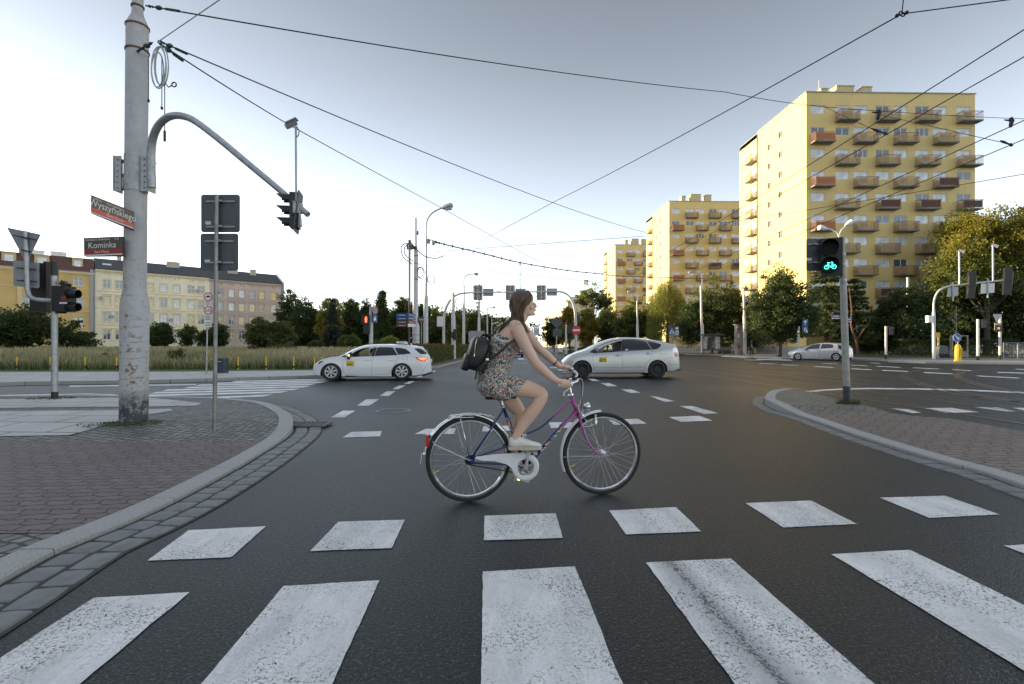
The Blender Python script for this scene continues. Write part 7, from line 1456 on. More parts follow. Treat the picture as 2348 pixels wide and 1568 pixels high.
class Car:
    def __init__(s, name, label, cat, conv, wheels, wr, bodym, W=1.72, ysill=None, gz=0.0):
        """conv: traced pixel -> picture pixel; wheels: traced hub centres and tyre bottoms"""
        s.conv = conv; (xf, yf, bf), (xr, yr, br) = wheels
        a = G(*conv(xf, bf), gz); b_ = G(*conv(xr, br), gz); e = (b_-a).normalized(); s.e = e; s.n = V((-e.y, e.x, 0)); s.O = a; s.gz = gz
        if s.n.y < 0: s.n = -s.n
        s.W = W; s.root = thing(name, label, cat, a+e*((b_-a).length/2)+s.n*W/2); s.wh = [s.sh(xf, yf), s.sh(xr, yr)]; s.bodym = bodym; s.wr = wr
    def sh(s, x, y):
        px, py = s.conv(x, y); d = V(((px-CX)/F, 1, (YH-py)/F)); C = V((0, 0, H)); t = (s.O-C).dot(s.n)/d.dot(s.n); p = C+d*t; return ((p-s.O).dot(s.e), p.z-s.gz)
    def w3(s, u, h, lat=0.0): return s.O+s.e*u+s.n*lat+PZ*h
    def body(s, top, bottom, belt, nose=0.55, tail=0.45, ins=0.22, lean=0.40, arch=1.13, cut=None, roofw=0.1):
        T = sorted(s.sh(*p) for p in top); B = sorted(s.sh(*p) for p in bottom); K_ = sorted(s.sh(*p) for p in belt); u0, u1 = T[0][0], T[-1][0]; s.u0, s.u1 = u0, u1; N_ = 64; mb = MB(); W = s.W; rows = []
        for i in range(N_+1):
            t = i/N_; t = 0.5-0.5*math.cos(PI*t)*1.0 if True else t; u = u0+(u1-u0)*t
            ht = interp(T, u); hb = interp(B, u); bl = min(interp(K_, u), ht-0.015)
            a = max(0, 1-(u-u0)/nose); c = max(0, 1-(u1-u)/tail); iy = ins*(a**2.6+c**2.6); bl = max(bl, hb+0.03); ht = max(ht, bl+0.01)
            g = ht-bl; ln = lean*g
            P_ = [(iy+0.10, hb), (iy+0.015, hb+0.035), (iy-0.004, hb+(bl-hb)*0.22), (iy, hb+(bl-hb)*0.45), (iy+0.0, hb+(bl-hb)*0.72), (iy+0.018, bl-0.03), (iy+0.035, bl), (iy+0.035+ln*0.5, bl+g*0.52), (iy+0.045+ln*0.88, ht-min(0.05, g*0.2)), (iy+0.10+ln+roofw, ht-0.004), (W/2, ht+min(0.03, 0.01+g*0.03))]
            full = P_+[(W-y, z) for y, z in P_[-2::-1]]; rows.append([s.w3(u, z, y) for y, z in full])
        k = len(rows[0]); vs = [p for r in rows for p in r]; fs = [(i*k+j, i*k+j+1, (i+1)*k+j+1, (i+1)*k+j) for i in range(N_) for j in range(k-1)]+[((i)*k+k-1, i*k, (i+1)*k, (i+1)*k+k-1) for i in range(N_)]
        fs += [tuple(range(k)), tuple(N_*k+j for j in range(k-1, -1, -1))]; me = bpy.data.meshes.new('b'); me.from_pydata(vs, [], fs); bm = bmesh.new(); bm.from_mesh(me); bmesh.ops.recalc_face_normals(bm, faces=bm.faces); bm.to_mesh(me); bm.free()
        me.materials.append(s.bodym); me.materials.append(INTR); o = bpy.data.objects.new('b', me); COL.objects.link(o); tmp = [o]
        def cutter(mb):
            m2 = bpy.data.meshes.new('c'); m2.from_pydata(mb.v, [], mb.f); b2 = bmesh.new(); b2.from_mesh(m2); bmesh.ops.recalc_face_normals(b2, faces=b2.faces); b2.to_mesh(m2); b2.free(); m2.materials.append(s.bodym); m2.materials.append(INTR)
            for p in m2.polygons: p.material_index = 1
            c = bpy.data.objects.new('c', m2); COL.objects.link(c); tmp.append(c); md = o.modifiers.new('b', 'BOOLEAN'); md.operation = 'DIFFERENCE'; md.object = c; md.solver = 'EXACT'
        for u, h in s.wh:
            for sd_ in (0, 1):
                mb = MB(); a = s.w3(u, h+0.01, -0.2 if sd_ == 0 else W+0.2); b_ = s.w3(u, h+0.01, 0.27 if sd_ == 0 else W-0.27); mb.tube([a, b_], s.wr*arch, 36); cutter(mb)
        if cut:
            mb = MB(); q = [s.sh(*p) for p in cut]; mb.prism([s.w3(u, h, -0.3) for u, h in q], s.n*(W+0.6)); cutter(mb)
        dg = bpy.context.evaluated_depsgraph_get(); m3 = bpy.data.meshes.new_from_object(o.evaluated_get(dg)); out = MB(); out.v = [tuple(v.co) for v in m3.vertices]; out.f = [tuple(p.vertices) for p in m3.polygons]; out.m = [p.material_index for p in m3.polygons]
        for x in tmp: bpy.data.objects.remove(x)
        s.bvh = BVHTree.FromPolygons(out.v, out.f); s.bo = mesh_obj('body', out, [s.bodym, INTR], s.root, smooth=True); return s.bo
    def proj(s, u, h, off=0.004):
        p = s.w3(u, h, -1.0); hit, nn, _, _ = s.bvh.ray_cast(p, s.n)
        if hit is None or (hit-p).length > 1.9: return None
        if nn.dot(s.n) > 0: nn = -nn
        return hit+nn*off
    def decal(s, name, poly, m, parent=None, off=0.004, cuts=4, raw=False):
        q = poly if raw else [s.sh(*p) for p in poly]; bm = bmesh.new(); bm.faces.new([bm.verts.new((u, h, 0)) for u, h in q]); bmesh.ops.triangulate(bm, faces=bm.faces[:])
        for _ in range(cuts):
            lg = [e for e in bm.edges if e.calc_length() > 0.07]
            if not lg: break
            bmesh.ops.subdivide_edges(bm, edges=lg, cuts=1); bmesh.ops.triangulate(bm, faces=[f for f in bm.faces if len(f.verts) > 4])
        bm.verts.index_update(); pos = [s.proj(v.co.x, v.co.y, off) for v in bm.verts]; mb = MB(); mb.v = [tuple(p) if p is not None else (0, 0, 0) for p in pos]; mb.f = [tuple(v.index for v in f.verts) for f in bm.faces if all(pos[v.index] is not None for v in f.verts)]; mb.m = [0]*len(mb.f); bm.free()
        return mesh_obj(name, mb, m, parent or s.root, smooth='all')
    def line(s, pts, r, mb, off=0.001, k=10):
        q = [s.sh(*p) for p in pts]; out = []
        for (a, b_), (c, d) in zip(q, q[1:]):
            for i in range(k): out.append(s.proj(a+(c-a)*i/k, b_+(d-b_)*i/k, off))
        out.append(s.proj(*q[-1], off)); out = [p for p in out if p is not None]
        if len(out) > 1: mb.tube(out, r, 4)
    def wheels(s, kind):
        for i, (u, h) in enumerate(s.wh):
            for sd_ in (0, 1):
                lat = 0.01 if sd_ == 0 else s.W-0.01; d = s.n if sd_ == 0 else -s.n; c = s.w3(u, s.wr, lat); R = s.wr; mb = MB(); mb.lathe(c, d, [(0.03, R*0.66), (0.0, R*0.70), (0.0, R*0.90), (0.02, R*0.985), (0.05, R), (0.17, R), (0.2, R*0.97), (0.21, R*0.66)], 36); wo = mesh_obj('wheel', mb, TYRE, s.root, smooth=True)
                mb = MB()
                X = s.e; Y = PZ
                if kind == 'black':
                    mb.lathe(c, d, [(0.015, R*0.68), (0.06, R*0.62), (0.075, R*0.42), (0.045, R*0.36), (0.045, R*0.14), (0.02, R*0.12), (0.02, 0.001)], 32)
                    for k in range(14): a = 2*PI*k/14; mb.ball(c+d*0.055+(X*math.cos(a)+Y*math.sin(a))*R*0.52, R*0.05, 6)
                    ro = mesh_obj('rim', mb, RIMB, wo, smooth=True)
                    mb = MB(); mb.lathe(c, d, [(0.017, R*0.685), (0.012, R*0.67), (0.022, R*0.65)], 32); mesh_obj('rim_edge', mb, DGREY, wo)
                else:
                    mb.lathe(c, d, [(0.02, R*0.68), (0.005, R*0.66), (0.012, R*0.58)], 32); ns = 7 if kind == 'cover' else 5
                    for k in range(ns):
                        a = 2*PI*k/ns+0.3; w1, w2 = (0.20, 0.36) if kind == 'cover' else (0.26, 0.30)
                        pts = [c+d*z+(X*math.cos(a+da)+Y*math.sin(a+da))*R*r for r, da, z in ((0.12, -1.0*w2, -0.0), (0.60, -w1, 0.004), (0.60, w1, 0.004), (0.12, 1.0*w2, -0.0))]; mb.prism(pts, d*0.012)
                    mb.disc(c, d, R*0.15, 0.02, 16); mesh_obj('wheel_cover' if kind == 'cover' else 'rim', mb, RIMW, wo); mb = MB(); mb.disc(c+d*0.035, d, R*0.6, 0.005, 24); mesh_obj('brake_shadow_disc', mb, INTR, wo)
def taxi_plate(car, poly, num):
    o = car.decal('licence_sticker', poly, M('sticker_yellow', (0.78, 0.60, 0.03), 0.45, 0, 0), off=0.006); q = [car.sh(*p) for p in poly]; u0 = min(p[0] for p in q); u1 = max(p[0] for p in q); h0 = min(p[1] for p in q); h1 = max(p[1] for p in q); c = car.proj((u0+u1)/2, h0+(h1-h0)*0.12, 0.016)
    mb = MB(); text_mb(mb, num, c, car.e, PZ, (h1-h0)*0.66, fit=(u1-u0)*0.82, t=0.006, bold=0.002); c = car.proj((u0+u1)/2, h0+(h1-h0)*0.72, 0.016); text_mb(mb, 'WROCŁAW', c, car.e, PZ, (h1-h0)*0.22, fit=(u1-u0)*0.85, t=0.006); mesh_obj('number', mb, BLACK, o)
SKIN = M('skin', (0.66, 0.435, 0.325), 0.5, 0, 0.07, 6, spec=0.35)
SKIN.node_tree.nodes['Principled BSDF'].inputs['Subsurface Weight'].default_value = 0.12; SKIN.node_tree.nodes['Principled BSDF'].inputs['Subsurface Radius'].default_value = (0.02, 0.008, 0.004)
def driver(car, x, y, label, shirt, hair, arm=True):
    """seated driver behind the front side window, head centre traced at x,y"""
    u, h = car.sh(x, y); lat = 0.62; c = car.w3(u, h, lat); e, n_ = -car.e, car.n; f = lambda a, b_, d=0.0: c+e*a+PZ*b_+n_*d; mb = MB()
    mb.tube([f(0.0, -0.11), f(-0.02, 0.0), f(-0.01, 0.09), f(-0.01, 0.125)], [0.06, 0.085, 0.075, 0.03], 14); mb.ball(f(0.085, -0.01), 0.022, 8); mb.ball(f(0.02, -0.07), 0.055, 10); mb.tube([f(-0.03, -0.2), f(-0.01, -0.06)], 0.055, 12); mb.tube([f(-0.06, -0.62), f(-0.06, -0.35), f(-0.03, -0.2)], [0.17, 0.18, 0.07], 14, A=n_)
    for s_ in (-1, 1):
        mb.tube([f(-0.03, -0.24, 0.17*s_), f(0.08, -0.42, 0.20*s_), f(0.12, -0.44, 0.2*s_), f(0.36, -0.26, 0.14*s_)], [0.06, 0.048, 0.045, 0.03], 10)
        for k in range(4): mb.tube([f(0.36, -0.26+0.018*k, 0.14*s_), f(0.41, -0.22+0.018*k, 0.13*s_), f(0.42, -0.24+0.018*k, 0.11*s_)], 0.009, 6)
        mb.tube([f(0.36, -0.27, 0.13*s_), f(0.39, -0.27, 0.10*s_)], 0.010, 6)
    b_ = remesh(mb, 0.012, 3); root = thing('person', label, 'person', c-PZ*0.62); mesh_obj('body', b_, SKIN, root, smooth='all')
    mb = MB(); mb.tube([f(-0.06, -0.64), f(-0.06, -0.36), f(-0.035, -0.19)], [0.185, 0.195, 0.085], 14, A=n_)
    for s_ in (-1, 1): mb.tube([f(-0.03, -0.23, 0.16*s_), f(0.07, -0.40, 0.2*s_)], [0.075, 0.062], 10)
    mesh_obj('shirt', remesh(mb, 0.015, 3), shirt, root, smooth='all'); mb = MB(); mb.ball(f(-0.03, 0.035), 0.10, 14, (1, 1, 1)); mb.ball(f(-0.055, -0.02), 0.075, 12); mesh_obj('hair', mb, hair, root, smooth='all')
    mb = MB(); mb.ring(f(0.42, -0.28, 0.0), (e+PZ*0.5), 0.18, 0.014, 24, 6); w_ = mesh_obj('steering_wheel', mb, BLACK, car.root)
    return root
HAIRD = M('dark_hair', (0.025, 0.018, 0.013), 0.5, 0, 0.2, 30)
# ---- white estate taxi
cv = zm(1200, 1330, 4.048); c = Car('white_taxi', 'white estate taxi with yellow number sticker 3431 and a roof sign, driving left', 'car', cv, ((500, 668, 787), (1647, 665, 775)), 0.325, CARW, 1.72)
c.body([(182, 600), (188, 540), (205, 520), (240, 497), (290, 462), (350, 432), (430, 412), (600, 392), (640, 378), (720, 335), (850, 268), (960, 225), (1040, 206), (1180, 196), (1400, 194), (1600, 200), (1780, 212), (1900, 226), (1985, 238), (2010, 275), (2075, 355), (2105, 395), (2120, 470), (2130, 560), (2136, 650)],
       [(182, 685), (330, 715), (660, 725), (1520, 728), (1880, 712), (2000, 690), (2136, 655)], [(182, 560), (300, 475), (420, 432), (640, 405), (1000, 392), (1300, 380), (1600, 362), (1800, 345), (2000, 335), (2136, 360)], 0.7, 0.5, 0.26, 0.36, cut=[(835, 398), (842, 340), (880, 312), (960, 275), (1040, 250), (1120, 243), (1188, 243), (1148, 385)])
c.wheels('cover')
for poly, nm in (([(1205, 384), (1245, 247), (1290, 238), (1400, 237), (1500, 243), (1580, 368)], 'rear_side_window'), ([(1590, 362), (1525, 247), (1620, 250), (1710, 268), (1760, 305), (1800, 342), (1700, 354)], 'quarter_window'), ([(668, 395), (820, 318), (842, 336), (832, 400), (740, 402)], 'front_quarter_window'), ([(1845, 262), (1960, 246), (1990, 262), (2060, 345), (2020, 352), (1950, 350)], 'rear_window')): c.decal(nm, poly, TINT)
c.decal('windscreen_pillar_trim', [(1190, 243), (1240, 243), (1200, 388), (1150, 388)], BLACK, off=0.006)
o = c.decal('headlight', [(240, 500), (265, 480), (330, 468), (385, 460), (330, 492), (290, 512), (245, 515)], CLEAR, off=0.006); c.decal('headlight_bezel', [(300, 478), (385, 458), (330, 495), (285, 518)], BLACK, o, off=0.009)
o = c.decal('tail_light', [(1862, 398), (1960, 398), (2060, 400), (2085, 420), (2040, 440), (2030, 470), (1960, 462), (1900, 440)], TAILR, off=0.007); c.decal('lit_strip', [(1900, 412), (2050, 410), (2060, 420), (2020, 432), (2015, 458), (1960, 445)], TAILL, o, off=0.010)
mb = MB()
for pts in (((695, 430), (690, 560), (710, 660), (740, 688), (1160, 690)), ((1190, 390), (1160, 520), (1160, 690)), ((1160, 690), (1420, 682), (1460, 620), (1560, 480), (1590, 400), (1590, 368)), ((200, 470), (340, 440), (640, 400)), ((1960, 680), (2030, 560), (2090, 380)), ((1650, 390), (1660, 378), (1730, 378), (1742, 395), (1738, 435), (1725, 445), (1665, 443), (1655, 430), (1650, 390))): c.line(pts, 0.0035, mb, 0.0)
mesh_obj('panel_gaps', mb, SEAM, c.bo)
mb = MB(); c.line(((735, 705), (1000, 715), (1480, 718)), 0.02, mb, 0.0); c.line(((345, 725), (500, 735)), 0.01, mb); mesh_obj('sill_trim', mb, DGREY, c.bo)
for x in (1098, 1492): mb = MB(); c.line(((x-52, 452), (x+52, 448)), 0.013, mb, 0.012, 4); mesh_obj('door_handle', mb, CARW, c.root, smooth='all')
u, h = c.sh(780, 372); mb = MB(); mb.ball(c.w3(u, h, -0.10), 0.085, 12, (1, 1, 0.75), c.e, c.n, PZ); mi_ = mesh_obj('wing_mirror', mb, CHROME, c.root, smooth='all'); mb = MB(); mb.box(c.w3(u+0.02, h-0.09, -0.02), (0.09, 0.1, 0.10), c.e, c.n, PZ); mesh_obj('mirror_foot', mb, BLACK, mi_); mb = MB(); mb.ball(c.w3(u+0.05, h, -0.18), 0.025, 8); mesh_obj('indicator', mb, AMB, mi_)
mb = MB(); q = [c.sh(x, y) for x, y in ((1060, 206), (1300, 192), (1600, 196), (1790, 214))]
for la in (0.32, 1.40): mb.tube(resample3([c.w3(u, h+0.03, la) for u, h in q], 5), 0.016, 6)
mesh_obj('roof_rail', mb, BLACK, c.root)
q = [c.sh(*p) for p in ((1528, 200), (1545, 150), (1560, 140), (1700, 144), (1715, 152), (1730, 206))]; mb = MB(); mb.prism([c.w3(u, h, 0.62) for u, h in q], c.n*0.35); rs = mesh_obj('roof_sign', mb, WHITE, c.root); u, h = c.sh(1627, 184); mb = MB(); text_mb(mb, 'Bolt', c.w3(u, h+0.02, 0.612), c.e, PZ, 0.115, bold=0.0); mesh_obj('lettering', mb, M('taxi_sign_green', (0.02, 0.28, 0.16), 0.5), rs)
u, h = c.sh(1780, 200); mb = MB(); mb.add([c.w3(u-0.1, h-0.03, 0.8), c.w3(u+0.06, h-0.03, 0.8), c.w3(u+0.03, h+0.06, 0.86), c.w3(u-0.1, h-0.03, 0.92), c.w3(u+0.06, h-0.03, 0.92)], [(0, 1, 2), (3, 2, 4), (0, 2, 3), (1, 4, 2)]); mesh_obj('antenna_fin', mb, CARW, c.root)
mb = MB(); q = [c.sh(*p) for p in ((1975, 695), (2060, 660), (2150, 632), (2150, 650), (2000, 705))]; mb.prism([c.w3(u, h-0.02, 0.12) for u, h in q], c.n*1.4); mesh_obj('rear_apron', mb, BLACK, c.root)
u, h = c.sh(2110, 470); mb = MB(); mb.box(c.w3(c.u1-0.02, h, 0.86), (0.05, 0.5, 0.12), c.e, c.n, PZ); mesh_obj('number_plate', mb, WHITE, c.root); u, h = c.sh(1975, 240); mb = MB(); mb.box(c.w3(u-0.08, h+0.0, 0.86), (0.24, 1.1, 0.03), c.e, c.n, PZ); mesh_obj('roof_spoiler', mb, CARW, c.root, smooth=True)
taxi_plate(c, [(750, 462), (876, 460), (878, 545), (752, 546)], '3431')
driver(c, 1128, 322, 'person driving the white taxi with both arms at the wheel, seen through the open window', M('patterned_shirt', (0.08, 0.08, 0.085), 0.8, 0, 0.9, 40), HAIRD)
# ---- silver hatchback taxi
cv = zm(2230, 1320, 4.43); c = Car('silver_taxi', 'silver hatchback taxi with yellow number sticker 8372 and black steel wheels', 'car', cv, ((440, 712, 858), (1775, 708, 858)), 0.33, CARS, 1.70)
c.body([(102, 625), (108, 600), (130, 562), (180, 512), (260, 450), (400, 392), (560, 340), (700, 268), (850, 205), (1000, 160), (1150, 140), (1300, 134), (1450, 138), (1650, 155), (1850, 190), (2000, 226), (2095, 256), (2112, 275), (2150, 330), (2185, 400), (2198, 480), (2212, 560), (2216, 650)],
       [(102, 700), (270, 760), (680, 775), (1600, 775), (1960, 742), (2150, 735), (2216, 700)], [(102, 610), (200, 520), (400, 430), (570, 402), (800, 400), (1300, 368), (1700, 345), (1860, 300), (2100, 300), (2216, 380)], 0.85, 0.5, 0.30, 0.40, cut=[(735, 402), (740, 345), (850, 285), (980, 235), (1080, 205), (1160, 190), (1125, 372), (900, 392)])
c.wheels('black')
for poly, nm in (([(1165, 368), (1195, 180), (1250, 172), (1350, 174), (1480, 188), (1590, 208), (1668, 342)], 'rear_side_window'), ([(1680, 340), (1605, 205), (1700, 222), (1790, 245), (1845, 266), (1800, 308), (1760, 334)], 'quarter_window'), ([(572, 398), (640, 352), (725, 318), (722, 400), (640, 412)], 'front_quarter_window')): c.decal(nm, poly, TINT)
c.decal('window_frame', [(1128, 372), (1165, 180), (1195, 176), (1165, 372)], BLACK, off=0.006)
mb = MB(); c.line(((575, 400), (720, 405), (1140, 380), (1680, 345), (1780, 335), (1845, 268)), 0.010, mb, 0.0, 12); c.line(((575, 395), (720, 300), (850, 240), (1000, 195), (1160, 170), (1300, 162), (1480, 175), (1700, 212), (1845, 262)), 0.012, mb, 0.0, 12); mesh_obj('window_trim', mb, BLACK, c.bo)
q = [c.sh(*p) for p in ((738, 400), (742, 345), (850, 285), (980, 235), (1080, 205), (1158, 192), (1123, 372))]; mb = MB(); mb.prism([c.w3(u, h, 0.10+0.36*max(0, h-0.85)) for u, h in q], c.n*0.004); mesh_obj('front_window', mb, CGL, c.root)
o = c.decal('tail_light', [(2028, 350), (2085, 310), (2130, 345), (2150, 420), (2165, 470), (2105, 488), (2070, 440), (2045, 390)], CLEAR, off=0.007); c.decal('red_segment', [(2060, 400), (2140, 400), (2160, 465), (2105, 482)], M('pinkish_lamp', (0.55, 0.25, 0.2), 0.15), o, off=0.010)
o = c.decal('headlight', [(150, 545), (165, 510), (230, 462), (290, 440), (270, 480), (200, 530)], CLEAR, off=0.006)
mb = MB()
for pts in (((640, 415), (622, 520), (650, 715), (1150, 722)), ((1140, 385), (1150, 550), (1158, 722)), ((1158, 722), (1530, 722), (1560, 620), (1650, 510), (1690, 420), (1680, 345)), ((1820, 345), (1915, 345), (1925, 418), (1825, 422), (1820, 345)), ((1880, 520), (1990, 490), (2090, 490)), ((1980, 620), (2200, 605)), ((570, 350), (420, 400), (230, 470))): c.line(pts, 0.0035, mb, 0.0)
mesh_obj('panel_gaps', mb, SEAM, c.bo)
mb = MB(); c.line(((660, 662), (1150, 660)), 0.014, mb, 0.004); c.line(((1165, 660), (1530, 645)), 0.014, mb, 0.004); mesh_obj('rubbing_strip', mb, CARS, c.root, smooth='all'); mb = MB(); c.line(((680, 755), (1560, 752)), 0.022, mb, 0.0); mesh_obj('sill_trim', mb, M('sill_grey', (0.2, 0.2, 0.2), 0.5), c.root)
for x, y in ((1075, 462), (1608, 430)): mb = MB(); c.line(((x-52, y), (x+52, y-4)), 0.014, mb, 0.014, 4); dh = mesh_obj('door_handle', mb, CARS, c.root, smooth='all'); mb = MB(); c.line(((x-25, y-18), (x+12, y-20)), 0.012, mb, 0.001, 3); mesh_obj('handle_recess', mb, BLACK, dh)
u, h = c.sh(700, 362); mb = MB(); mb.ball(c.w3(u, h, -0.08), 0.085, 12, (0.9, 1, 0.9), c.e, c.n, PZ); mesh_obj('wing_mirror', mb, M('mirror_shell', (0.2, 0.21, 0.21), 0.35, 0.3), c.root, smooth='all')
mb = MB(); q = [c.sh(*p) for p in ((2040, 240), (2100, 255), (2160, 262), (2150, 280), (2095, 300), (2060, 290))]; mb.prism([c.w3(u-0.03, h, 0.22) for u, h in q], c.n*1.26); mesh_obj('spoiler', mb, CARS, c.root, smooth=True)
mb = MB(); q = [c.sh(*p) for p in ((1965, 742), (2180, 735), (2216, 690), (1980, 715))]; mb.prism([c.w3(u, h, 0.06) for u, h in q], c.n*1.58); mesh_obj('rear_apron', mb, DGREY, c.root); u, h = c.sh(1655, 146); mb = MB(); mb.ball(c.w3(u, h, 0.85), 0.085, 10, (1.1, 0.8, 0.75)); mesh_obj('antenna_fin', mb, CARS, c.root, smooth='all')
c.decal('window_sticker', [(1208, 342), (1250, 340), (1250, 360), (1208, 362)], WHITE, off=0.010)
taxi_plate(c, [(735, 485), (872, 480), (874, 568), (738, 574)], '8372')
driver(c, 1060, 292, 'person driving the silver taxi, dimly seen behind the front side window', M('drivers_dark_shirt', (0.03, 0.035, 0.03), 0.8, 0, 0.3, 10), M('grey_hair', (0.25, 0.22, 0.2), 0.6), True)
# ---- distant silver hatchback
cv = zm(3000, 1000, 2.142); c = Car('silver_hatchback', 'small silver hatchback with five-spoke wheels far right, beyond the junction', 'car', cv, ((407, 917, 943), (735, 920, 951)), 0.50, CARS2, 2.0)
c.wr = (c.sh(407, 880)[1]-c.sh(407, 947)[1])/2*0.98
c.body([(303, 905), (305, 885), (325, 868), (395, 848), (450, 836), (480, 822), (520, 806), (570, 797), (640, 794), (700, 797), (745, 803), (768, 818), (785, 845), (792, 880), (794, 905)], [(303, 925), (370, 935), (450, 938), (700, 938), (794, 925)], [(303, 890), (400, 858), (460, 850), (600, 845), (720, 838), (794, 845)], 0.9, 0.6, 0.3, 0.38)
c.wheels('alloy')
for poly, nm in (([(462, 850), (490, 832), (530, 812), (575, 806), (595, 806), (588, 846)], 'front_side_window'), ([(602, 846), (608, 806), (660, 805), (700, 810), (715, 832), (700, 840)], 'rear_side_window'), ([(745, 810), (768, 822), (782, 846), (755, 848)], 'rear_window')): c.decal(nm, poly, TINT, off=0.012)
c.decal('headlight', [(312, 878), (330, 866), (372, 862), (350, 878), (320, 886)], CLEAR, off=0.012); c.decal('tail_light', [(765, 850), (790, 850), (790, 866), (770, 862)], TAILR, off=0.015)
mb = MB(); c.line(((455, 855), (455, 930), (595, 935), (595, 845)), 0.01, mb, 0); c.line(((595, 935), (690, 930), (720, 870), (715, 840)), 0.01, mb, 0); mesh_obj('panel_gaps', mb, SEAM, c.bo); mb = MB(); c.line(((308, 905), (340, 918)), 0.05, mb, 0); mesh_obj('grille', mb, BLACK, c.root)
mb = MB(); u, h = c.sh(480, 848); mb.ball(c.w3(u, h, -0.1), 0.13, 8); mesh_obj('wing_mirror', mb, CARS2, c.root, smooth='all')
for x in (575, 690): mb = MB(); c.line(((x-8, 858), (x+8, 857)), 0.025, mb, 0.01, 3); mesh_obj('door_handle', mb, CARS2, c.root)
# ---- black car coming up the street behind the cyclist
D = 52.0; cx_ = at(1180, D).x; root = thing('black_car', 'black car down the street, half hidden behind the cyclist arm and dress', 'car', (cx_, D, 0)); mb = MB()
secs = []
for y, w0, w1, h0, hb, hr in ((0, 0.80, 0.76, 0.30, 0.55, 0.60), (0.15, 0.88, 0.84, 0.22, 0.72, 0.78), (0.9, 0.90, 0.86, 0.2, 0.84, 0.90), (1.4, 0.90, 0.72, 0.2, 0.90, 1.18), (2.0, 0.90, 0.62, 0.2, 0.92, 1.44), (3.2, 0.90, 0.62, 0.2, 0.95, 1.46), (4.1, 0.88, 0.72, 0.22, 0.95, 1.12), (4.4, 0.82, 0.76, 0.3, 0.8, 0.9)):
    secs.append([(cx_+s*w, D+y, z) for s, w, z in ((-1, w0*0.9, h0), (-1, w0, h0+0.1), (-1, w0, hb), (-1, w1, hr-0.04), (-1, w1*0.8, hr), (1, w1*0.8, hr), (1, w1, hr-0.04), (1, w0, hb), (1, w0, h0+0.1), (1, w0*0.9, h0))])
vs = [p for r in secs for p in r]; mb.add(vs, [(i*10+j, i*10+(j+1) % 10, (i+1)*10+(j+1) % 10, (i+1)*10+j) for i in range(7) for j in range(10)]+[tuple(range(9, -1, -1)), tuple(70+j for j in range(10))]); mesh_obj('body', mb, CARB, root, smooth=True)
mb = MB(); mb.quad((cx_-0.70, D+1.28, 0.98), (cx_+0.70, D+1.28, 0.98), (cx_+0.58, D+1.88, 1.40), (cx_-0.58, D+1.88, 1.40)); mesh_obj('windscreen', mb, TINT, root)
for s in (-1, 1):
    mb = MB(); mb.ball((cx_+s*0.62, D+0.04, 0.66), 0.11, 8, (1.4, 0.5, 0.8)); mesh_obj('headlight', mb, CLEAR, root, smooth='all')
    for y in (0.85, 3.5): mb = MB(); mb.disc((cx_+s*0.80, D+y, 0.32), PX, 0.32, 0.2, 20); mesh_obj('wheel', mb, TYRE, root)
mb = MB(); mb.box((cx_, D-0.03, 0.42), (0.55, 0.03, 0.12)); mesh_obj('number_plate', mb, WHITE, root)
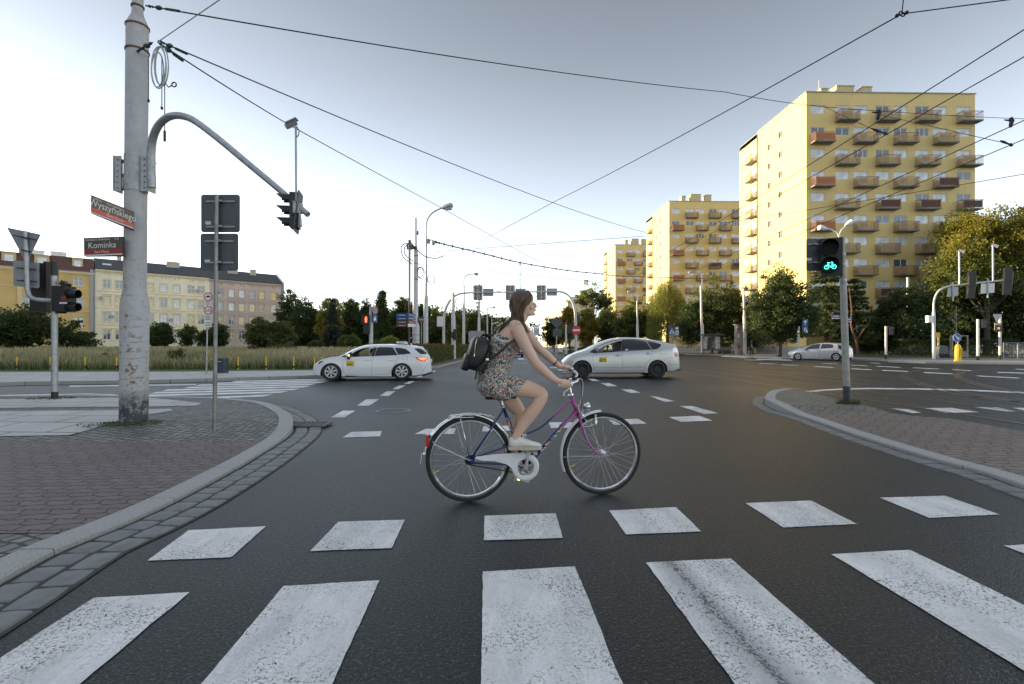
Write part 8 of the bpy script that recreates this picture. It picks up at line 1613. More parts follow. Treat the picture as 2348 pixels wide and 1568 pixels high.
# ---- three people at the back
def walker(label, px, D, hgt, top_m, bot_m, bare_legs, stride=0.2, dirx=1, short=False, bag=None, z=0.1, seated=False):
    b0 = at(px, D, z); k = hgt/1.75; f = lambda x, zz, y=0.0: V((b0.x+x*k*dirx, b0.y+y*k, b0.z+zz*k)); mb = MB()
    mb.tube([f(0.01, 1.5), f(0.02, 1.58), f(0.02, 1.68), f(0.01, 1.75)], [0.06, 0.08, 0.085, 0.04], 12); mb.ball(f(0.105, 1.62), 0.02, 6); mb.tube([f(0, 1.40), f(0.01, 1.53)], 0.055, 8); mb.tube([f(0, 0.92), f(0, 1.1), f(0, 1.32), f(0, 1.43)], [0.15, 0.125, 0.17, 0.08], 12, A=PY, ra=[0.11, 0.09, 0.11, 0.06])
    for s, fx in ((-1, stride), (1, -stride)):
        mb.tube([f(0, 0.93, s*0.09), f(fx*0.6+0.03, 0.5, s*0.1), f(fx, 0.08, s*0.1)], [0.09, 0.06, 0.042], 10); mb.tube([f(fx-0.04, 0.04, s*0.1), f(fx+0.17, 0.03, s*0.11)], [0.045, 0.035], 8)
        mb.tube([f(0, 1.38, s*0.18), f(-fx*0.4, 1.12, s*0.23), f(-fx*0.7+0.08, 0.90, s*0.22)], [0.055, 0.042, 0.032], 8)
        for q in range(4): mb.tube([f(-fx*0.7+0.08+0.012*q, 0.88, s*0.22), f(-fx*0.7+0.09+0.016*q, 0.80+0.006*q, s*0.22)], 0.010, 5)
    root = thing('person', label, 'person', b0); mesh_obj('body', remesh(mb, 0.018, 2), SKIN, root, smooth='all')
    mb = MB(); mb.tube([f(0, 0.88), f(0, 1.1), f(0, 1.33), f(0, 1.45)], [0.17, 0.145, 0.19, 0.09], 12, A=PY, ra=[0.13, 0.11, 0.13, 0.08])
    if not short:
        for s, fx in ((-1, stride), (1, -stride)): mb.tube([f(0, 1.39, s*0.17), f(-fx*0.25, 1.2, s*0.22)], [0.075, 0.065], 8)
    mesh_obj('top', remesh(mb, 0.02, 2), top_m, root, smooth='all'); mb = MB(); mb.tube([f(0, 0.98), f(0, 0.85)], [0.165, 0.17], 12, A=PY, ra=[0.13, 0.14])
    for s, fx in ((-1, stride), (1, -stride)):
        e_ = 0.45 if bare_legs else 0.92; p0, p1_, p2_ = f(0, 0.9, s*0.09), f(fx*0.6+0.03, 0.5, s*0.1), f(fx, 0.1, s*0.1); mb.tube([p0, p1_ if not bare_legs else p0.lerp(p1_, 0.8)]+([] if bare_legs else [p2_]), [0.11, 0.095 if bare_legs else 0.08]+([] if bare_legs else [0.07]), 10)
    mesh_obj('shorts' if bare_legs else 'trousers', remesh(mb, 0.02, 2), bot_m, root, smooth='all'); mb = MB(); mb.ball(f(-0.015, 1.66), 0.105*k, 12, (1, 0.9, 0.95)); mb.ball(f(-0.05, 1.60), 0.08*k, 10); mesh_obj('hair', mb, HAIRD, root, smooth='all')
    mb = MB()
    for s, fx in ((-1, stride), (1, -stride)): mb.tube([f(fx-0.06, 0.03, s*0.1), f(fx+0.19, 0.02, s*0.11)], [0.055, 0.04], 8)
    mesh_obj('shoes', mb, BLACK, root, smooth='all')
    if bag: mb = MB(); mb.box(f(-0.25, 0.72, -0.1), (0.28, 0.12, 0.34)); mb.tube([f(-0.25, 0.9, -0.1), f(-0.1, 1.4, 0.0)], 0.015, 4); mesh_obj('shoulder_bag', mb, BLACK, root)
    return root
BLKC = M('black_cloth', (0.02, 0.02, 0.022), 0.85, 0, 0.2, 10)
walker('person in black t-shirt and black trousers walking beside the rusty-footed concrete pole', 1722, 59, 1.80, BLKC, BLKC, False, 0.12, 1, bag=True)
walker('person in orange yellow top and pale shorts walking in front of the tower', 1786, 56, 1.72, M('orange_top', (0.75, 0.33, 0.03), 0.8, 0, 0.1), M('pale_shorts', (0.42, 0.38, 0.34), 0.85, 0, 0.1), True, 0.22, -1, short=True)
walker('dark clothed person standing inside the bus shelter', 1632.5, 68.6, 1.72, M('charcoal_cloth', (0.05, 0.05, 0.055), 0.85), BLKC, False, 0.05, -1)
# ================================================================ bicycle
RO = G(1075, 1150); RF = G(1380, 1133); BE = (RF-RO).normalized(); BN = V((BE.y, -BE.x, 0))     # BN: towards the right side of the bike (nearer)
def B(x, y, v=0.0):
    px, py = A(x, y); d = V(((px-CX)/F, 1, (YH-py)/F)); C0 = V((0, 0, H)); t = (v-(C0-RO).dot(BN))/d.dot(BN); return C0+d*t
def grad_paint():
    m, n, l, b, src = newmat('purple_to_navy_frame_paint'); g = n.new('ShaderNodeNewGeometry'); dt = n.new('ShaderNodeVectorMath'); dt.operation = 'DOT_PRODUCT'; dt.inputs[1].default_value = tuple(BE); l.new(src, dt.inputs[0])
    sp = n.new('ShaderNodeSeparateXYZ'); l.new(src, sp.inputs[0]); x = mathn(n, l, 'ADD', mathn(n, l, 'MULTIPLY', dt.outputs['Value'], 1.0), mathn(n, l, 'MULTIPLY', mathn(n, l, 'SUBTRACT', sp.outputs[2], 0.6), 0.75))
    c = mixc(n, l, ramp(n, l, x, 0.13, 0.24), (0.010, 0.020, 0.105), (0.32, 0.055, 0.23)); l.new(c, b.inputs['Base Color']); b.inputs['Roughness'].default_value = 0.25; b.inputs['Coat Weight'].default_value = 0.6; return m
FRM = grad_paint(); ALU = M('brushed_aluminium', (0.52, 0.52, 0.52), 0.3, 1.0, 0.1, 20); CREAM = M('cream_grip', (0.62, 0.56, 0.44), 0.5); SPK = M('spoke_steel', (0.6, 0.6, 0.6), 0.3, 1.0, 0)
bc = (RO+RF)/2; bike = thing('bicycle', 'purple and navy city bicycle with white chain guard and chrome rear rack', 'bicycle', bc)
WR = 0.344; HR, HF = RO+PZ*WR, RF+PZ*WR
def bwheel(hub, r, lab):
    mb = MB(); mb.lathe(hub, BN, [(0.017*math.cos(a), r-0.017+0.017*math.sin(a)) for a in [2*PI*i/10 for i in range(10)]], 72, closed=True); wo = mesh_obj('wheel', mb, BLACKR, bike, smooth='all')
    mb = MB(); mb.lathe(hub, BN, [(-0.012, r-0.034), (-0.012, r-0.048), (0, r-0.054), (0.012, r-0.048), (0.012, r-0.034), (0, r-0.028)], 72, closed=True); mesh_obj('rim', mb, CHROME, wo, smooth=True)
    mb = MB(); mb.lathe(hub, BN, [(-0.045, 0.001), (-0.045, 0.008), (-0.032, 0.010), (-0.03, 0.028), (-0.026, 0.028), (-0.024, 0.014), (0.024, 0.014), (0.026, 0.028), (0.03, 0.028), (0.032, 0.010), (0.05, 0.008), (0.05, 0.001)], 18); mesh_obj('hub', mb, ALU, wo, smooth=True)
    mb = MB(); U, W = BE, PZ
    for k in range(36):
        a = 2*PI*k/36; s = 1 if k % 2 else -1; off = (1 if (k//2) % 2 else -1)*1.25; p = hub+BN*0.027*s+(U*math.cos(a+off)+W*math.sin(a+off))*0.026; q = hub+(U*math.cos(a)+W*math.sin(a))*(r-0.05); mb.tube([p, q], 0.0011, 4, cap=False)
    tag(mesh_obj('spokes', mb, SPK, wo), kind='stuff'); mb = MB(); a = math.radians(200); q = hub+(U*math.cos(a)+W*math.sin(a))*(r-0.055); mb.tube([q, q-(U*math.cos(a)+W*math.sin(a))*0.035], 0.004, 6); mesh_obj('valve', mb, YEL, wo); return wo
bwheel(HR, WR, 'r'); bwheel(HF, WR, 'f')
BBc = B(770, 1258, 0.0); st = B(616, 850); ht0, ht1 = B(1080, 772), B(1135, 908)
mb = MB(); mb.tube([st, B(700, 1060), BBc], 0.0150, 12); mb.tube([B(1122, 872), B(960, 1040), BBc], 0.0165, 12); mb.tube([ht0, ht1], 0.0185, 14); mb.tube([BBc-BN*0.036, BBc+BN*0.036], 0.022, 14)
for s in (-1, 1):
    v = 0.012*s; mb.tube(resample3([B(1084, 800, v*0.6), B(1040, 838, v), B(980, 893, v), B(925, 945, v), (B(875, 986, v)), B(820, 1015, v*1.2), B(760, 1040, v*1.6), B(700, 1072, v*2.5)], 4), 0.0085, 8); mb.tube([B(700, 1072, v*2.5), B(640, 1118, 0.05*s), B(410, 1198, 0.062*s)], 0.008, 8)
    mb.tube([B(622, 862, 0.016*s), B(560, 960, 0.045*s), B(396, 1205, 0.064*s)], 0.0075, 8); mb.tube([BBc+BN*0.03*s-BE*0.01, B(680, 1240, 0.045*s), B(396, 1228, 0.064*s)], 0.0095, 8); mb.box(HR+BN*0.062*s, (0.05, 0.006, 0.05), BE, BN, PZ)
mesh_obj('frame', mb, FRM, bike, smooth='all')
mb = MB(); mb.tube([ht1, B(1142, 925)], 0.021, 12)
for s in (-1, 1): mb.tube(resample3([B(1138, 915, 0.006*s), B(1152, 965, 0.048*s), B(1165, 1010, 0.052*s), B(1190, 1075, 0.053*s), B(1225, 1130, 0.053*s), B(1262, 1168, 0.052*s), HF+BN*0.052*s+BE*-0.008], 4), [0.0125-0.0003*i for i in range(25)], 8)
mesh_obj('fork', mb, FRM, bike, smooth='all')
DEC = []
for k, m_ in enumerate((YEL, M('decal_teal', (0.05, 0.35, 0.4), 0.4), M('decal_pink', (0.6, 0.1, 0.3), 0.4), WHITE)): DEC.append(m_)
mb = MB(); r_ = random.Random(5)
for k in range(26): t = 0.30+0.42*k/26; p = B(1122, 872).lerp(BBc, t); mb.mi = r_.randrange(4); mb.box(p+BN*0.0165+PZ*r_.uniform(-0.008, 0.008), (0.013, 0.003, 0.010), BE, BN, (PZ+BE*r_.uniform(-.6, .6)).normalized())
for k in range(13): p = st.lerp(BBc, 0.18+0.018*k); mb.mi = r_.randrange(3); mb.box(p+BN*0.0152+BE*r_.uniform(-0.006, 0.006), (0.011, 0.003, 0.014), BE, BN, PZ)
tag(mesh_obj('decals', mb, DEC, bike), kind='stuff')
# mudguards
def guard(hub, R, a0, a1, wd, t, mat, curve=0.012):
    mb = MB(); n_ = 40; vs = []
    for i in range(n_+1):
        a = math.radians(a0+(a1-a0)*i/n_); d = BE*math.cos(a)+PZ*math.sin(a)
        for lat, dr in ((-wd, -curve), (-wd*0.6, 0), (0, curve*0.35), (wd*0.6, 0), (wd, -curve), (wd*0.95, -curve-0.002), (wd*0.6, -0.003), (0, curve*0.35-0.003), (-wd*0.6, -0.003), (-wd*0.95, -curve-0.002)): vs.append(hub+d*(R+dr)+BN*lat)
    mb.add(vs, [(i*10+j, i*10+(j+1) % 10, (i+1)*10+(j+1) % 10, (i+1)*10+j) for i in range(n_) for j in range(10)]+[tuple(range(10)), tuple(n_*10+j for j in range(9, -1, -1))]); return mesh_obj('mudguard', mb, mat, bike, smooth='all')
g1 = guard(HR, WR+0.020, 26, 172, 0.024, 0.002, CHROME); guard(HF, WR+0.020, 92, 202, 0.024, 0.002, M('white_mudguard', (0.66, 0.66, 0.66), 0.3, 0, 0.05, coat=0.5))
mb = MB(); q = HR+(BE*math.cos(math.radians(176))+PZ*math.sin(math.radians(176)))*(WR+0.028); mb.prism([q+BN*-0.022+PZ*0.03, q+BN*0.022+PZ*0.03, q+BN*0.018-PZ*0.05-BE*0.01, q-BN*0.018-PZ*0.05-BE*0.01], BE*-0.003); mesh_obj('mud_flap', mb, WHITE, g1)
mb = MB()
for s in (-1, 1): mb.tube(resample3([B(138, 1083, 0.03*s), B(150, 1102, 0.045*s), B(180, 1118, 0.05*s), B(396, 1216, 0.07*s)], 4), 0.0028, 5)
for s in (-1, 1): mb.tube([HF+(BE*math.cos(math.radians(182))+PZ*math.sin(math.radians(182)))*(WR+0.022)+BN*0.024*s, B(1278, 1186, 0.058*s)], 0.0026, 5)
mesh_obj('mudguard_stays', mb, ALU, bike)
# rack
mb = MB()
for s in (-1, 1):
    v = 0.055*s; mb.tube(resample3([B(250, 912, v), B(300, 905, v), B(400, 903, v), B(480, 900, v), B(530, 908, v*0.9), B(575, 932, v*0.5)], 4), 0.005, 6); mb.tube([B(328, 930, v), B(388, 1195, 0.068*s)], 0.0045, 6)
    mb.tube(resample3([B(250, 924, v), B(330, 922, v), B(420, 918, v)], 4), 0.004, 6)
mb.tube(resample3([B(250, 912, -0.055), B(243, 918, -0.03), B(241, 920, 0), B(243, 918, 0.03), B(250, 912, 0.055)], 4), 0.005, 6)
for x in (300, 370, 450): mb.tube([B(x, 904, -0.055), B(x, 904, 0.055)], 0.0035, 6)
for v in (-0.022, 0.022): mb.tube([B(255, 902, v), B(470, 892, v)], 0.0035, 6)
mb.tube(resample3([B(380, 893, -0.03), B(420, 898, 0.0), B(470, 890, 0.03), B(430, 895, 0)], 4), 0.0028, 5); mesh_obj('luggage_rack', mb, CHROME, bike, smooth='all')
mb = MB(); mb.mi = 0; mb.box(B(125, 1076, 0), (0.028, 0.045, 0.085), BE, BN, PZ); mb.mi = 1; mb.box(B(101, 1076, 0), (0.026, 0.055, 0.092), BE, BN, PZ); mesh_obj('rear_light', mb, [BLACK, TAILR], bike)
# chain guard, crank, pedals
CGc = B(770, 1258, 0.058); rr = (B(862, 1258, 0.058)-CGc).length; mb = MB(); n_ = 40; vs = []
WG = M('white_chain_guard', (0.70, 0.70, 0.69), 0.35, 0, 0.03, coat=0.4)
ri_ = rr*0.62
for i in range(n_):
    a = 2*PI*i/n_; d = BE*math.cos(a)+PZ*math.sin(a)
    for R_, o_ in ((ri_, 0.006), (ri_, 0.012), (rr*0.72, 0.012), (rr*0.73, 0.014), (rr*0.83, 0.013), (rr*0.84, 0.015), (rr*0.94, 0.013), (rr, 0.006), (rr, -0.006), (ri_, -0.004)): vs.append(CGc+d*R_+BN*o_)
mb.add(vs, [(i*10+j, i*10+(j+1) % 10, ((i+1) % n_)*10+(j+1) % 10, ((i+1) % n_)*10+j) for i in range(n_) for j in range(10)])
top_ = [B(x, y, 0.062) for x, y in ((425, 1198), (432, 1186), (600, 1168), (700, 1162), (775, 1160), (800, 1172), (790, 1192), (755, 1198), (722, 1216), (706, 1246), (704, 1272), (688, 1290), (672, 1262), (640, 1238), (560, 1216), (470, 1212))]
mb.prism(top_, BN*0.010); mesh_obj('chain_guard', mb, WG, bike, smooth=True)
mb = MB(); mb.lathe(CGc, BN, [(-0.012, rr*0.52), (-0.008, rr*0.52), (-0.008, rr*0.60), (-0.012, rr*0.60)], 40, closed=True)
for k in range(5): a = 2*PI*k/5+0.3; d = BE*math.cos(a)+PZ*math.sin(a); mb.box(CGc+d*rr*0.32-BN*0.01, (rr*0.5, 0.004, 0.012), d, BN, d.cross(BN))
mb.disc(CGc-BN*0.008, BN, rr*0.2, 0.01, 20); mesh_obj('chainring', mb, ALU, bike)
p1c = B(798, 1150, 0.085); p2c = CGc+(CGc-p1c); p2c = p2c-BN*(p2c-CGc).dot(BN)-BN*0.145
mb = MB(); mb.tube([CGc+BN*0.022, p1c-BN*0.01], [0.013, 0.009], 8); mb.disc(CGc+BN*0.02, BN, 0.017, 0.03, 16); mb.tube([CGc-BN*0.14, p2c], [0.013, 0.009], 8); mb.tube([CGc-BN*0.14, CGc], 0.008, 8); mesh_obj('crank', mb, ALU, bike, smooth=True)
for c_, s in ((p1c+BN*0.045, 1), (p2c-BN*0.045, -1)):
    mb = MB(); mb.tube([c_-BN*0.05, c_+BN*0.05], 0.007, 8)
    for w_ in (-0.045, 0.045): mb.box(c_+BN*w_, (0.085, 0.012, 0.026), BE, BN, PZ)
    for w_ in (-0.035, 0.035): mb.box(c_+BE*w_, (0.008, 0.085, 0.018), BE, BN, PZ)
    pd = mesh_obj('pedal', mb, ALU, bike); mb = MB(); mb.disc(c_+BN*0.053, BN, 0.011, 0.004, 12); mesh_obj('reflector', mb, AMB if s < 0 else BLACK, pd)
mb = MB(); cw = HR+BN*0.05; mb.tube([cw-PZ*0.036, CGc-PZ*rr*0.56-BN*0.01], 0.0045, 4); mb.tube([cw+PZ*0.036, CGc+PZ*rr*0.56-BN*0.01], 0.0045, 4); mb.disc(cw, BN, 0.04, 0.006, 18); mesh_obj('chain', mb, BLACK, bike)
# seat post and saddle
mb = MB(); mb.tube([st, B(602, 797)], 0.0128, 10); mesh_obj('seat_post', mb, ALU, bike, smooth=True); mb = MB(); mb.tube([st+PZ*0.02, st-PZ*0.005], 0.019, 10); mb.ball(st-BE*0.022, 0.011, 8); mesh_obj('seat_clamp', mb, CHROME, bike)
sc_ = B(597, 790); mb = MB(); mb.tube([sc_-BE*0.12+PZ*0.01, sc_-BE*0.09+PZ*0.02, sc_+BE*0.0+PZ*0.012, sc_+BE*0.13+PZ*0.01], [0.05, 0.085, 0.055, 0.018], 12, ra=[0.02, 0.028, 0.022, 0.014], A=BN); mesh_obj('saddle', mb, BLACK, bike, smooth='all')
# stem, bars, brakes, bell
sb_ = B(1066, 690); mb = MB(); mb.tube([ht0, B(1072, 720), sb_], 0.0112, 10); mb.lathe(ht0, ht0-ht1, [(-0.01, 0.02), (0.004, 0.024), (0.012, 0.024), (0.02, 0.014)], 16); mesh_obj('stem', mb, CHROME, bike, smooth=True)
mb = MB(); mb.lathe(ht1, ht0-ht1, [(-0.008, 0.022), (0.0, 0.024), (0.008, 0.022)], 16); mesh_obj('headset', mb, FRM, bike, smooth=True)
gN0, gN1 = B(1012, 700, 0.25), B(1072, 688, 0.24); gF0, gF1 = B(1042, 598, -0.25), B(1088, 600, -0.24)
bar = resample3([gN0, gN1, B(1105, 680, 0.20), B(1128, 668, 0.12), B(1095, 668, 0.03), B(1075, 660, 0.0), B(1098, 655, -0.05), B(1118, 640, -0.13), B(1115, 615, -0.20), gF1, gF0], 5); mb = MB(); mb.tube(bar, 0.0112, 10); mb.tube([sb_, B(1075, 662, 0.0)], 0.013, 8); mesh_obj('handlebar', mb, CHROME, bike, smooth='all')
for a, b_ in ((gN0, gN1), (gF0, gF1)): mb = MB(); mb.tube([a-(b_-a)*0.12, b_], 0.0165, 12); mb.ball(a-(b_-a)*0.12, 0.019, 10); mesh_obj('grip', mb, CREAM, bike, smooth='all')
mb = MB(); mb.tube(resample3([B(1100, 680, 0.22), B(1080, 705, 0.24), B(1052, 735, 0.25), B(1035, 752, 0.25), B(1031, 770, 0.25)], 4), [0.008]*17, 8); mb.ball(B(1031, 772, 0.25), 0.010, 8); mb.box(B(1095, 682, 0.2), (0.03, 0.02, 0.03)); mesh_obj('brake_lever', mb, ALU, bike, smooth='all')
mb = MB(); mb.tube(resample3([B(1110, 620, -0.2), B(1080, 612, -0.23), B(1050, 618, -0.24), B(1015, 610, -0.25)], 4), 0.007, 8); mb.box(B(1082, 590, -0.2), (0.04, 0.03, 0.03)); mesh_obj('brake_lever', mb, ALU, bike, smooth='all')
mb = MB(); mb.ball(B(1106, 660, 0.06), 0.026, 12, (1, 1, 0.8)); mb.box(B(1095, 648, 0.04), (0.02, 0.02, 0.04)); mesh_obj('bell', mb, BLACK, bike, smooth='all')
mb = MB(); mb.tube(resample3([B(1115, 675, 0.18), B(1135, 655, 0.1), B(1156, 665, 0.05), B(1162, 700, 0.02), B(1158, 760, 0.02), B(1140, 830, 0.02), B(1130, 850, 0.03), B(1145, 900, 0.03)], 5), 0.0032, 6); mesh_obj('brake_cable', mb, M('pale_cable', (0.6, 0.58, 0.52), 0.5), bike); mb = MB(); mb.tube(resample3([B(1110, 655, -0.1), B(1140, 652, -0.05), B(1154, 680, 0.0), B(1152, 780, 0.02), B(1150, 860, 0.02)], 5), 0.003, 6); mb.tube(resample3([B(1120, 865, 0.02), B(1090, 885, 0.02), B(1060, 930, 0.02), B(1000, 975, 0.02)], 4), 0.003, 6); mesh_obj('brake_cable', mb, BLACK, bike)
mb = MB(); hl = B(1190, 845, 0.0); mb.lathe(hl-BE*0.012, BE, [(0.028, 0.034), (0.022, 0.036), (0.008, 0.03), (-0.012, 0.018), (-0.016, 0.008), (-0.016, 0.001)], 20); mb.tube([hl-BE*0.02, B(1160, 880, 0.0), B(1140, 905, 0.0)], 0.006, 6); h_ = mesh_obj('headlight', mb, CHROME, bike, smooth=True); mb = MB(); mb.disc(hl+BE*0.014, BE, 0.033, 0.004, 20); mesh_obj('lens', mb, CLEAR, h_)
mb = MB(); d_ = B(1247, 950, 0.035); mb.lathe(d_, PZ, [(-0.022, 0.001), (-0.022, 0.015), (0.01, 0.016), (0.022, 0.008), (0.045, 0.007), (0.048, 0.012), (0.062, 0.012), (0.062, 0.001)], 14); mb.tube([d_-PZ*0.02, B(1200, 985, 0.05), B(1165, 985, 0.05)], 0.007, 6); mesh_obj('dynamo', mb, ALU, bike, smooth=True)
mb = MB(); mb.tube(resample3([B(1150, 880, 0.03), B(1165, 910, 0.045), B(1180, 945, 0.045), B(1190, 940, 0.045)], 4), 0.006, 6); mesh_obj('brake_caliper', mb, CHROME, bike)

# ================================================================ the cyclist
pel = B(560, 700); girl = thing('person', 'young woman with long brown hair in a short floral dress riding the bicycle', 'person', pel)
mb = MB()
def T_(pts, rs, ra=None, n=18, A_=BN): mb.tube([B(*p) for p in pts], rs, n, A=A_, ra=ra)
# torso: lateral radius, front-back radius
T_([(566, 760), (556, 715), (562, 655), (583, 580), (606, 505), (632, 430), (657, 365), (683, 318), (710, 283)], [0.13, 0.168, 0.160, 0.125, 0.120, 0.138, 0.152, 0.150, 0.07], [0.09, 0.128, 0.122, 0.093, 0.092, 0.108, 0.100, 0.075, 0.05])
mb.ball(B(690, 420, 0.055), 0.062, 14); mb.ball(B(690, 420, -0.055), 0.062, 14)
T_([(705, 300), (728, 262), (752, 222), (766, 190)], [0.066, 0.052, 0.048, 0.05], None, 16)
T_([(700, 300, 0.0), (704, 300, 0.09), (706, 306, 0.155)], [0.045, 0.052, 0.05], None, 14, PZ); T_([(715, 305, 0.0), (745, 318, -0.09), (757, 326, -0.15)], [0.045, 0.052, 0.05], None, 14, PZ)
def limb(pts, rs, n=16): mb.tube(resample3([B(*p) for p in pts], 4), [rs[min(len(rs)-1, int(i/4))]+(rs[min(len(rs)-1, int(i/4)+1)]-rs[min(len(rs)-1, int(i/4))])*((i % 4)/4) for i in range(4*(len(pts)-1)+1)], n)
limb([(706, 308, 0.165), (736, 365, 0.18), (775, 440, 0.20), (812, 500, 0.215), (836, 542, 0.22), (880, 588, 0.225), (930, 632, 0.23), (972, 663, 0.235), (1002, 678, 0.24)], [0.056, 0.052, 0.047, 0.0405, 0.0385, 0.039, 0.033, 0.0255, 0.026])
limb([(757, 330, -0.165), (790, 365, -0.19), (828, 412, -0.21), (858, 445, -0.225), (885, 470, -0.23), (920, 500, -0.235), (955, 532, -0.24), (985, 556, -0.245), (1005, 572, -0.25)], [0.054, 0.050, 0.045, 0.039, 0.037, 0.038, 0.031, 0.0245, 0.025])
# legs
limb([(580, 702, 0.085), (650, 705, 0.105), (730, 716, 0.115), (810, 735, 0.115), (868, 757, 0.112), (893, 785, 0.11)], [0.070, 0.082, 0.078, 0.065, 0.057, 0.048]); mb.ball(B(876, 772, 0.112), 0.056, 14)
limb([(878, 778, 0.112), (846, 835, 0.112), (803, 895, 0.110), (765, 950, 0.108), (730, 1005, 0.105), (703, 1052, 0.10), (692, 1085, 0.10)], [0.056, 0.056, 0.057, 0.049, 0.037, 0.031, 0.034])
limb([(590, 715, -0.10), (640, 770, -0.11), (685, 825, -0.11), (722, 872, -0.11), (738, 900, -0.11)], [0.092, 0.085, 0.070, 0.056, 0.050]); limb([(736, 893, -0.11), (724, 960, -0.11), (706, 1030, -0.112), (690, 1110, -0.115), (672, 1190, -0.12), (660, 1255, -0.125)], [0.053, 0.053, 0.050, 0.040, 0.030, 0.031])
# hands: palm, four fingers closed round the grip, thumb leaving the side of the palm
for g0, g1_, w_, s in ((gN0, gN1, B(1002, 678, 0.24), 1), (gF0, gF1, B(1005, 572, -0.25), -1)):
    ax = (g1_-g0).normalized(); mid_g = g0.lerp(g1_, 0.45); up = (PZ-ax*PZ.dot(ax)).normalized(); out = ax.cross(up)*(1 if ax.cross(up).dot(BN)*s > 0 else -1)
    kn = mid_g+up*0.022+out*0.012
    mb.tube([w_, w_.lerp(kn, 0.5)+up*0.006, kn+ax*0.002], [0.025, 0.030, 0.032], 12, ra=[0.019, 0.016, 0.014], A=ax)
    for k, L in enumerate((1.0, 1.06, 1.0, 0.84)):
        o_ = mid_g+ax*(0.034-0.0225*k); R = 0.0255*L; pts = []
        for a in (75, 35, -5, -50, -95, -135)[:6 if k < 3 else 5]: t = math.radians(a); pts.append(o_+up*math.sin(t)*R+out*math.cos(t)*R*1.05)
        mb.tube([kn+ax*(0.026-0.0175*k)*1.0+up*0.002]+pts, [0.011]+[0.0095, 0.0098, 0.0088, 0.0090, 0.008, 0.007][:len(pts)], 10)
    th = w_.lerp(kn, 0.55)-out*0.012; mb.tube([th, mid_g-out*0.020+ax*0.012+up*0.014, mid_g-out*0.024+ax*0.030-up*0.004, mid_g-out*0.016+ax*0.044-up*0.016], [0.014, 0.012, 0.0105, 0.008], 10)
# head: stacked rings in the head's own frame
def hp(x, z, y=0.0):
    t = math.radians(7); o_ = B(764, 235); X = BE*math.cos(t)+PZ*math.sin(t); Z = PZ*math.cos(t)-BE*math.sin(t); return o_+X*x+Z*z+BN*y
HX = (hp(1, 0)-hp(0, 0)); HZ = (hp(0, 1)-hp(0, 0))
prof = [(0.212, -0.03, 0.02, 0.02), (0.204, -0.062, 0.045, 0.045), (0.188, -0.082, 0.066, 0.060), (0.165, -0.094, 0.079, 0.069), (0.142, -0.097, 0.084, 0.072), (0.122, -0.096, 0.0845, 0.072), (0.108, -0.094, 0.081, 0.070), (0.096, -0.090, 0.080, 0.069), (0.082, -0.083, 0.082, 0.066), (0.068, -0.075, 0.083, 0.062), (0.054, -0.062, 0.085, 0.057), (0.040, -0.048, 0.0835, 0.052), (0.026, -0.032, 0.084, 0.047), (0.013, -0.012, 0.083, 0.040), (0.003, 0.012, 0.074, 0.028)]
vs = []; m_ = 28
for z, xb, xf, wy in prof:
    c_ = (xb+xf)/2; rx = (xf-xb)/2
    for j in range(m_):
        a = 2*PI*j/m_; ca, sa = math.cos(a), math.sin(a); pw = 0.90; cx_ = math.copysign(abs(ca)**pw, ca); sy = math.copysign(abs(sa)**pw, sa)
        if ca > 0: sy *= 1-0.22*ca
        vs.append(hp(c_+rx*cx_, z, wy*sy))
k = len(prof); mb.add(vs, [(i*m_+j, (i+1)*m_+j, (i+1)*m_+(j+1) % m_, i*m_+(j+1) % m_) for i in range(k-1) for j in range(m_)]+[tuple(range(m_)), tuple((k-1)*m_+j for j in range(m_-1, -1, -1))])
mb.tube([hp(0.080, 0.112), hp(0.092, 0.095), hp(0.104, 0.079), hp(0.109, 0.073)], [0.007, 0.009, 0.010, 0.009], 12, ra=[0.010, 0.012, 0.012, 0.009]); mb.ball(hp(0.106, 0.072), 0.0095, 10); mb.ball(hp(0.094, 0.066, 0.010), 0.009, 8); mb.ball(hp(0.094, 0.066, -0.010), 0.009, 8)
mb.tube([hp(0.086, 0.050, -0.018), hp(0.0935, 0.051), hp(0.086, 0.050, 0.018)], [0.004, 0.0065, 0.004], 8); mb.tube([hp(0.084, 0.041, -0.016), hp(0.0915, 0.041), hp(0.084, 0.041, 0.016)], [0.004, 0.007, 0.004], 8); mb.ball(hp(0.080, 0.014), 0.014, 10)
for s in (-1, 1):
    mb.ball(hp(0.070, 0.123, 0.028*s), 0.016, 10, (1, 1, 0.5), HX, BN, HZ); mb.ball(hp(0.052, 0.072, 0.040*s), 0.024, 12); e_ = hp(-0.010, 0.088, 0.068*s); mb.ball(e_, 0.030, 12, (0.55, 0.28, 1.0), HX, BN, HZ); mb.ball(e_-HZ*0.024, 0.011, 8)
body = remesh(mb, 0.0046, 5, factor=0.45); mesh_obj('body', body, SKIN, girl, smooth='all')
EYE = M('eye_white', (0.75, 0.72, 0.70), 0.2, 0, 0); IRIS = M('brown_iris', (0.06, 0.03, 0.015), 0.15, 0, 0); LIP = M('lips', (0.42, 0.16, 0.14), 0.45, 0, 0)
for s in (-1, 1):
    c_ = hp(0.0695, 0.108, 0.030*s); mb = MB(); mb.ball(c_, 0.0125, 12); ey = mesh_obj('eye', mb, EYE, girl, smooth='all'); mb = MB(); mb.ball(c_+HX*0.0080+BN*0.002*s, 0.0062, 10); mesh_obj('iris', mb, IRIS, ey, smooth='all')
    mb = MB(); mb.tube([hp(0.083, 0.129, 0.014*s), hp(0.080, 0.134, 0.030*s), hp(0.068, 0.131, 0.046*s)], [0.002, 0.003, 0.0015], 6); mesh_obj('eyebrow', mb, HAIRD, girl)
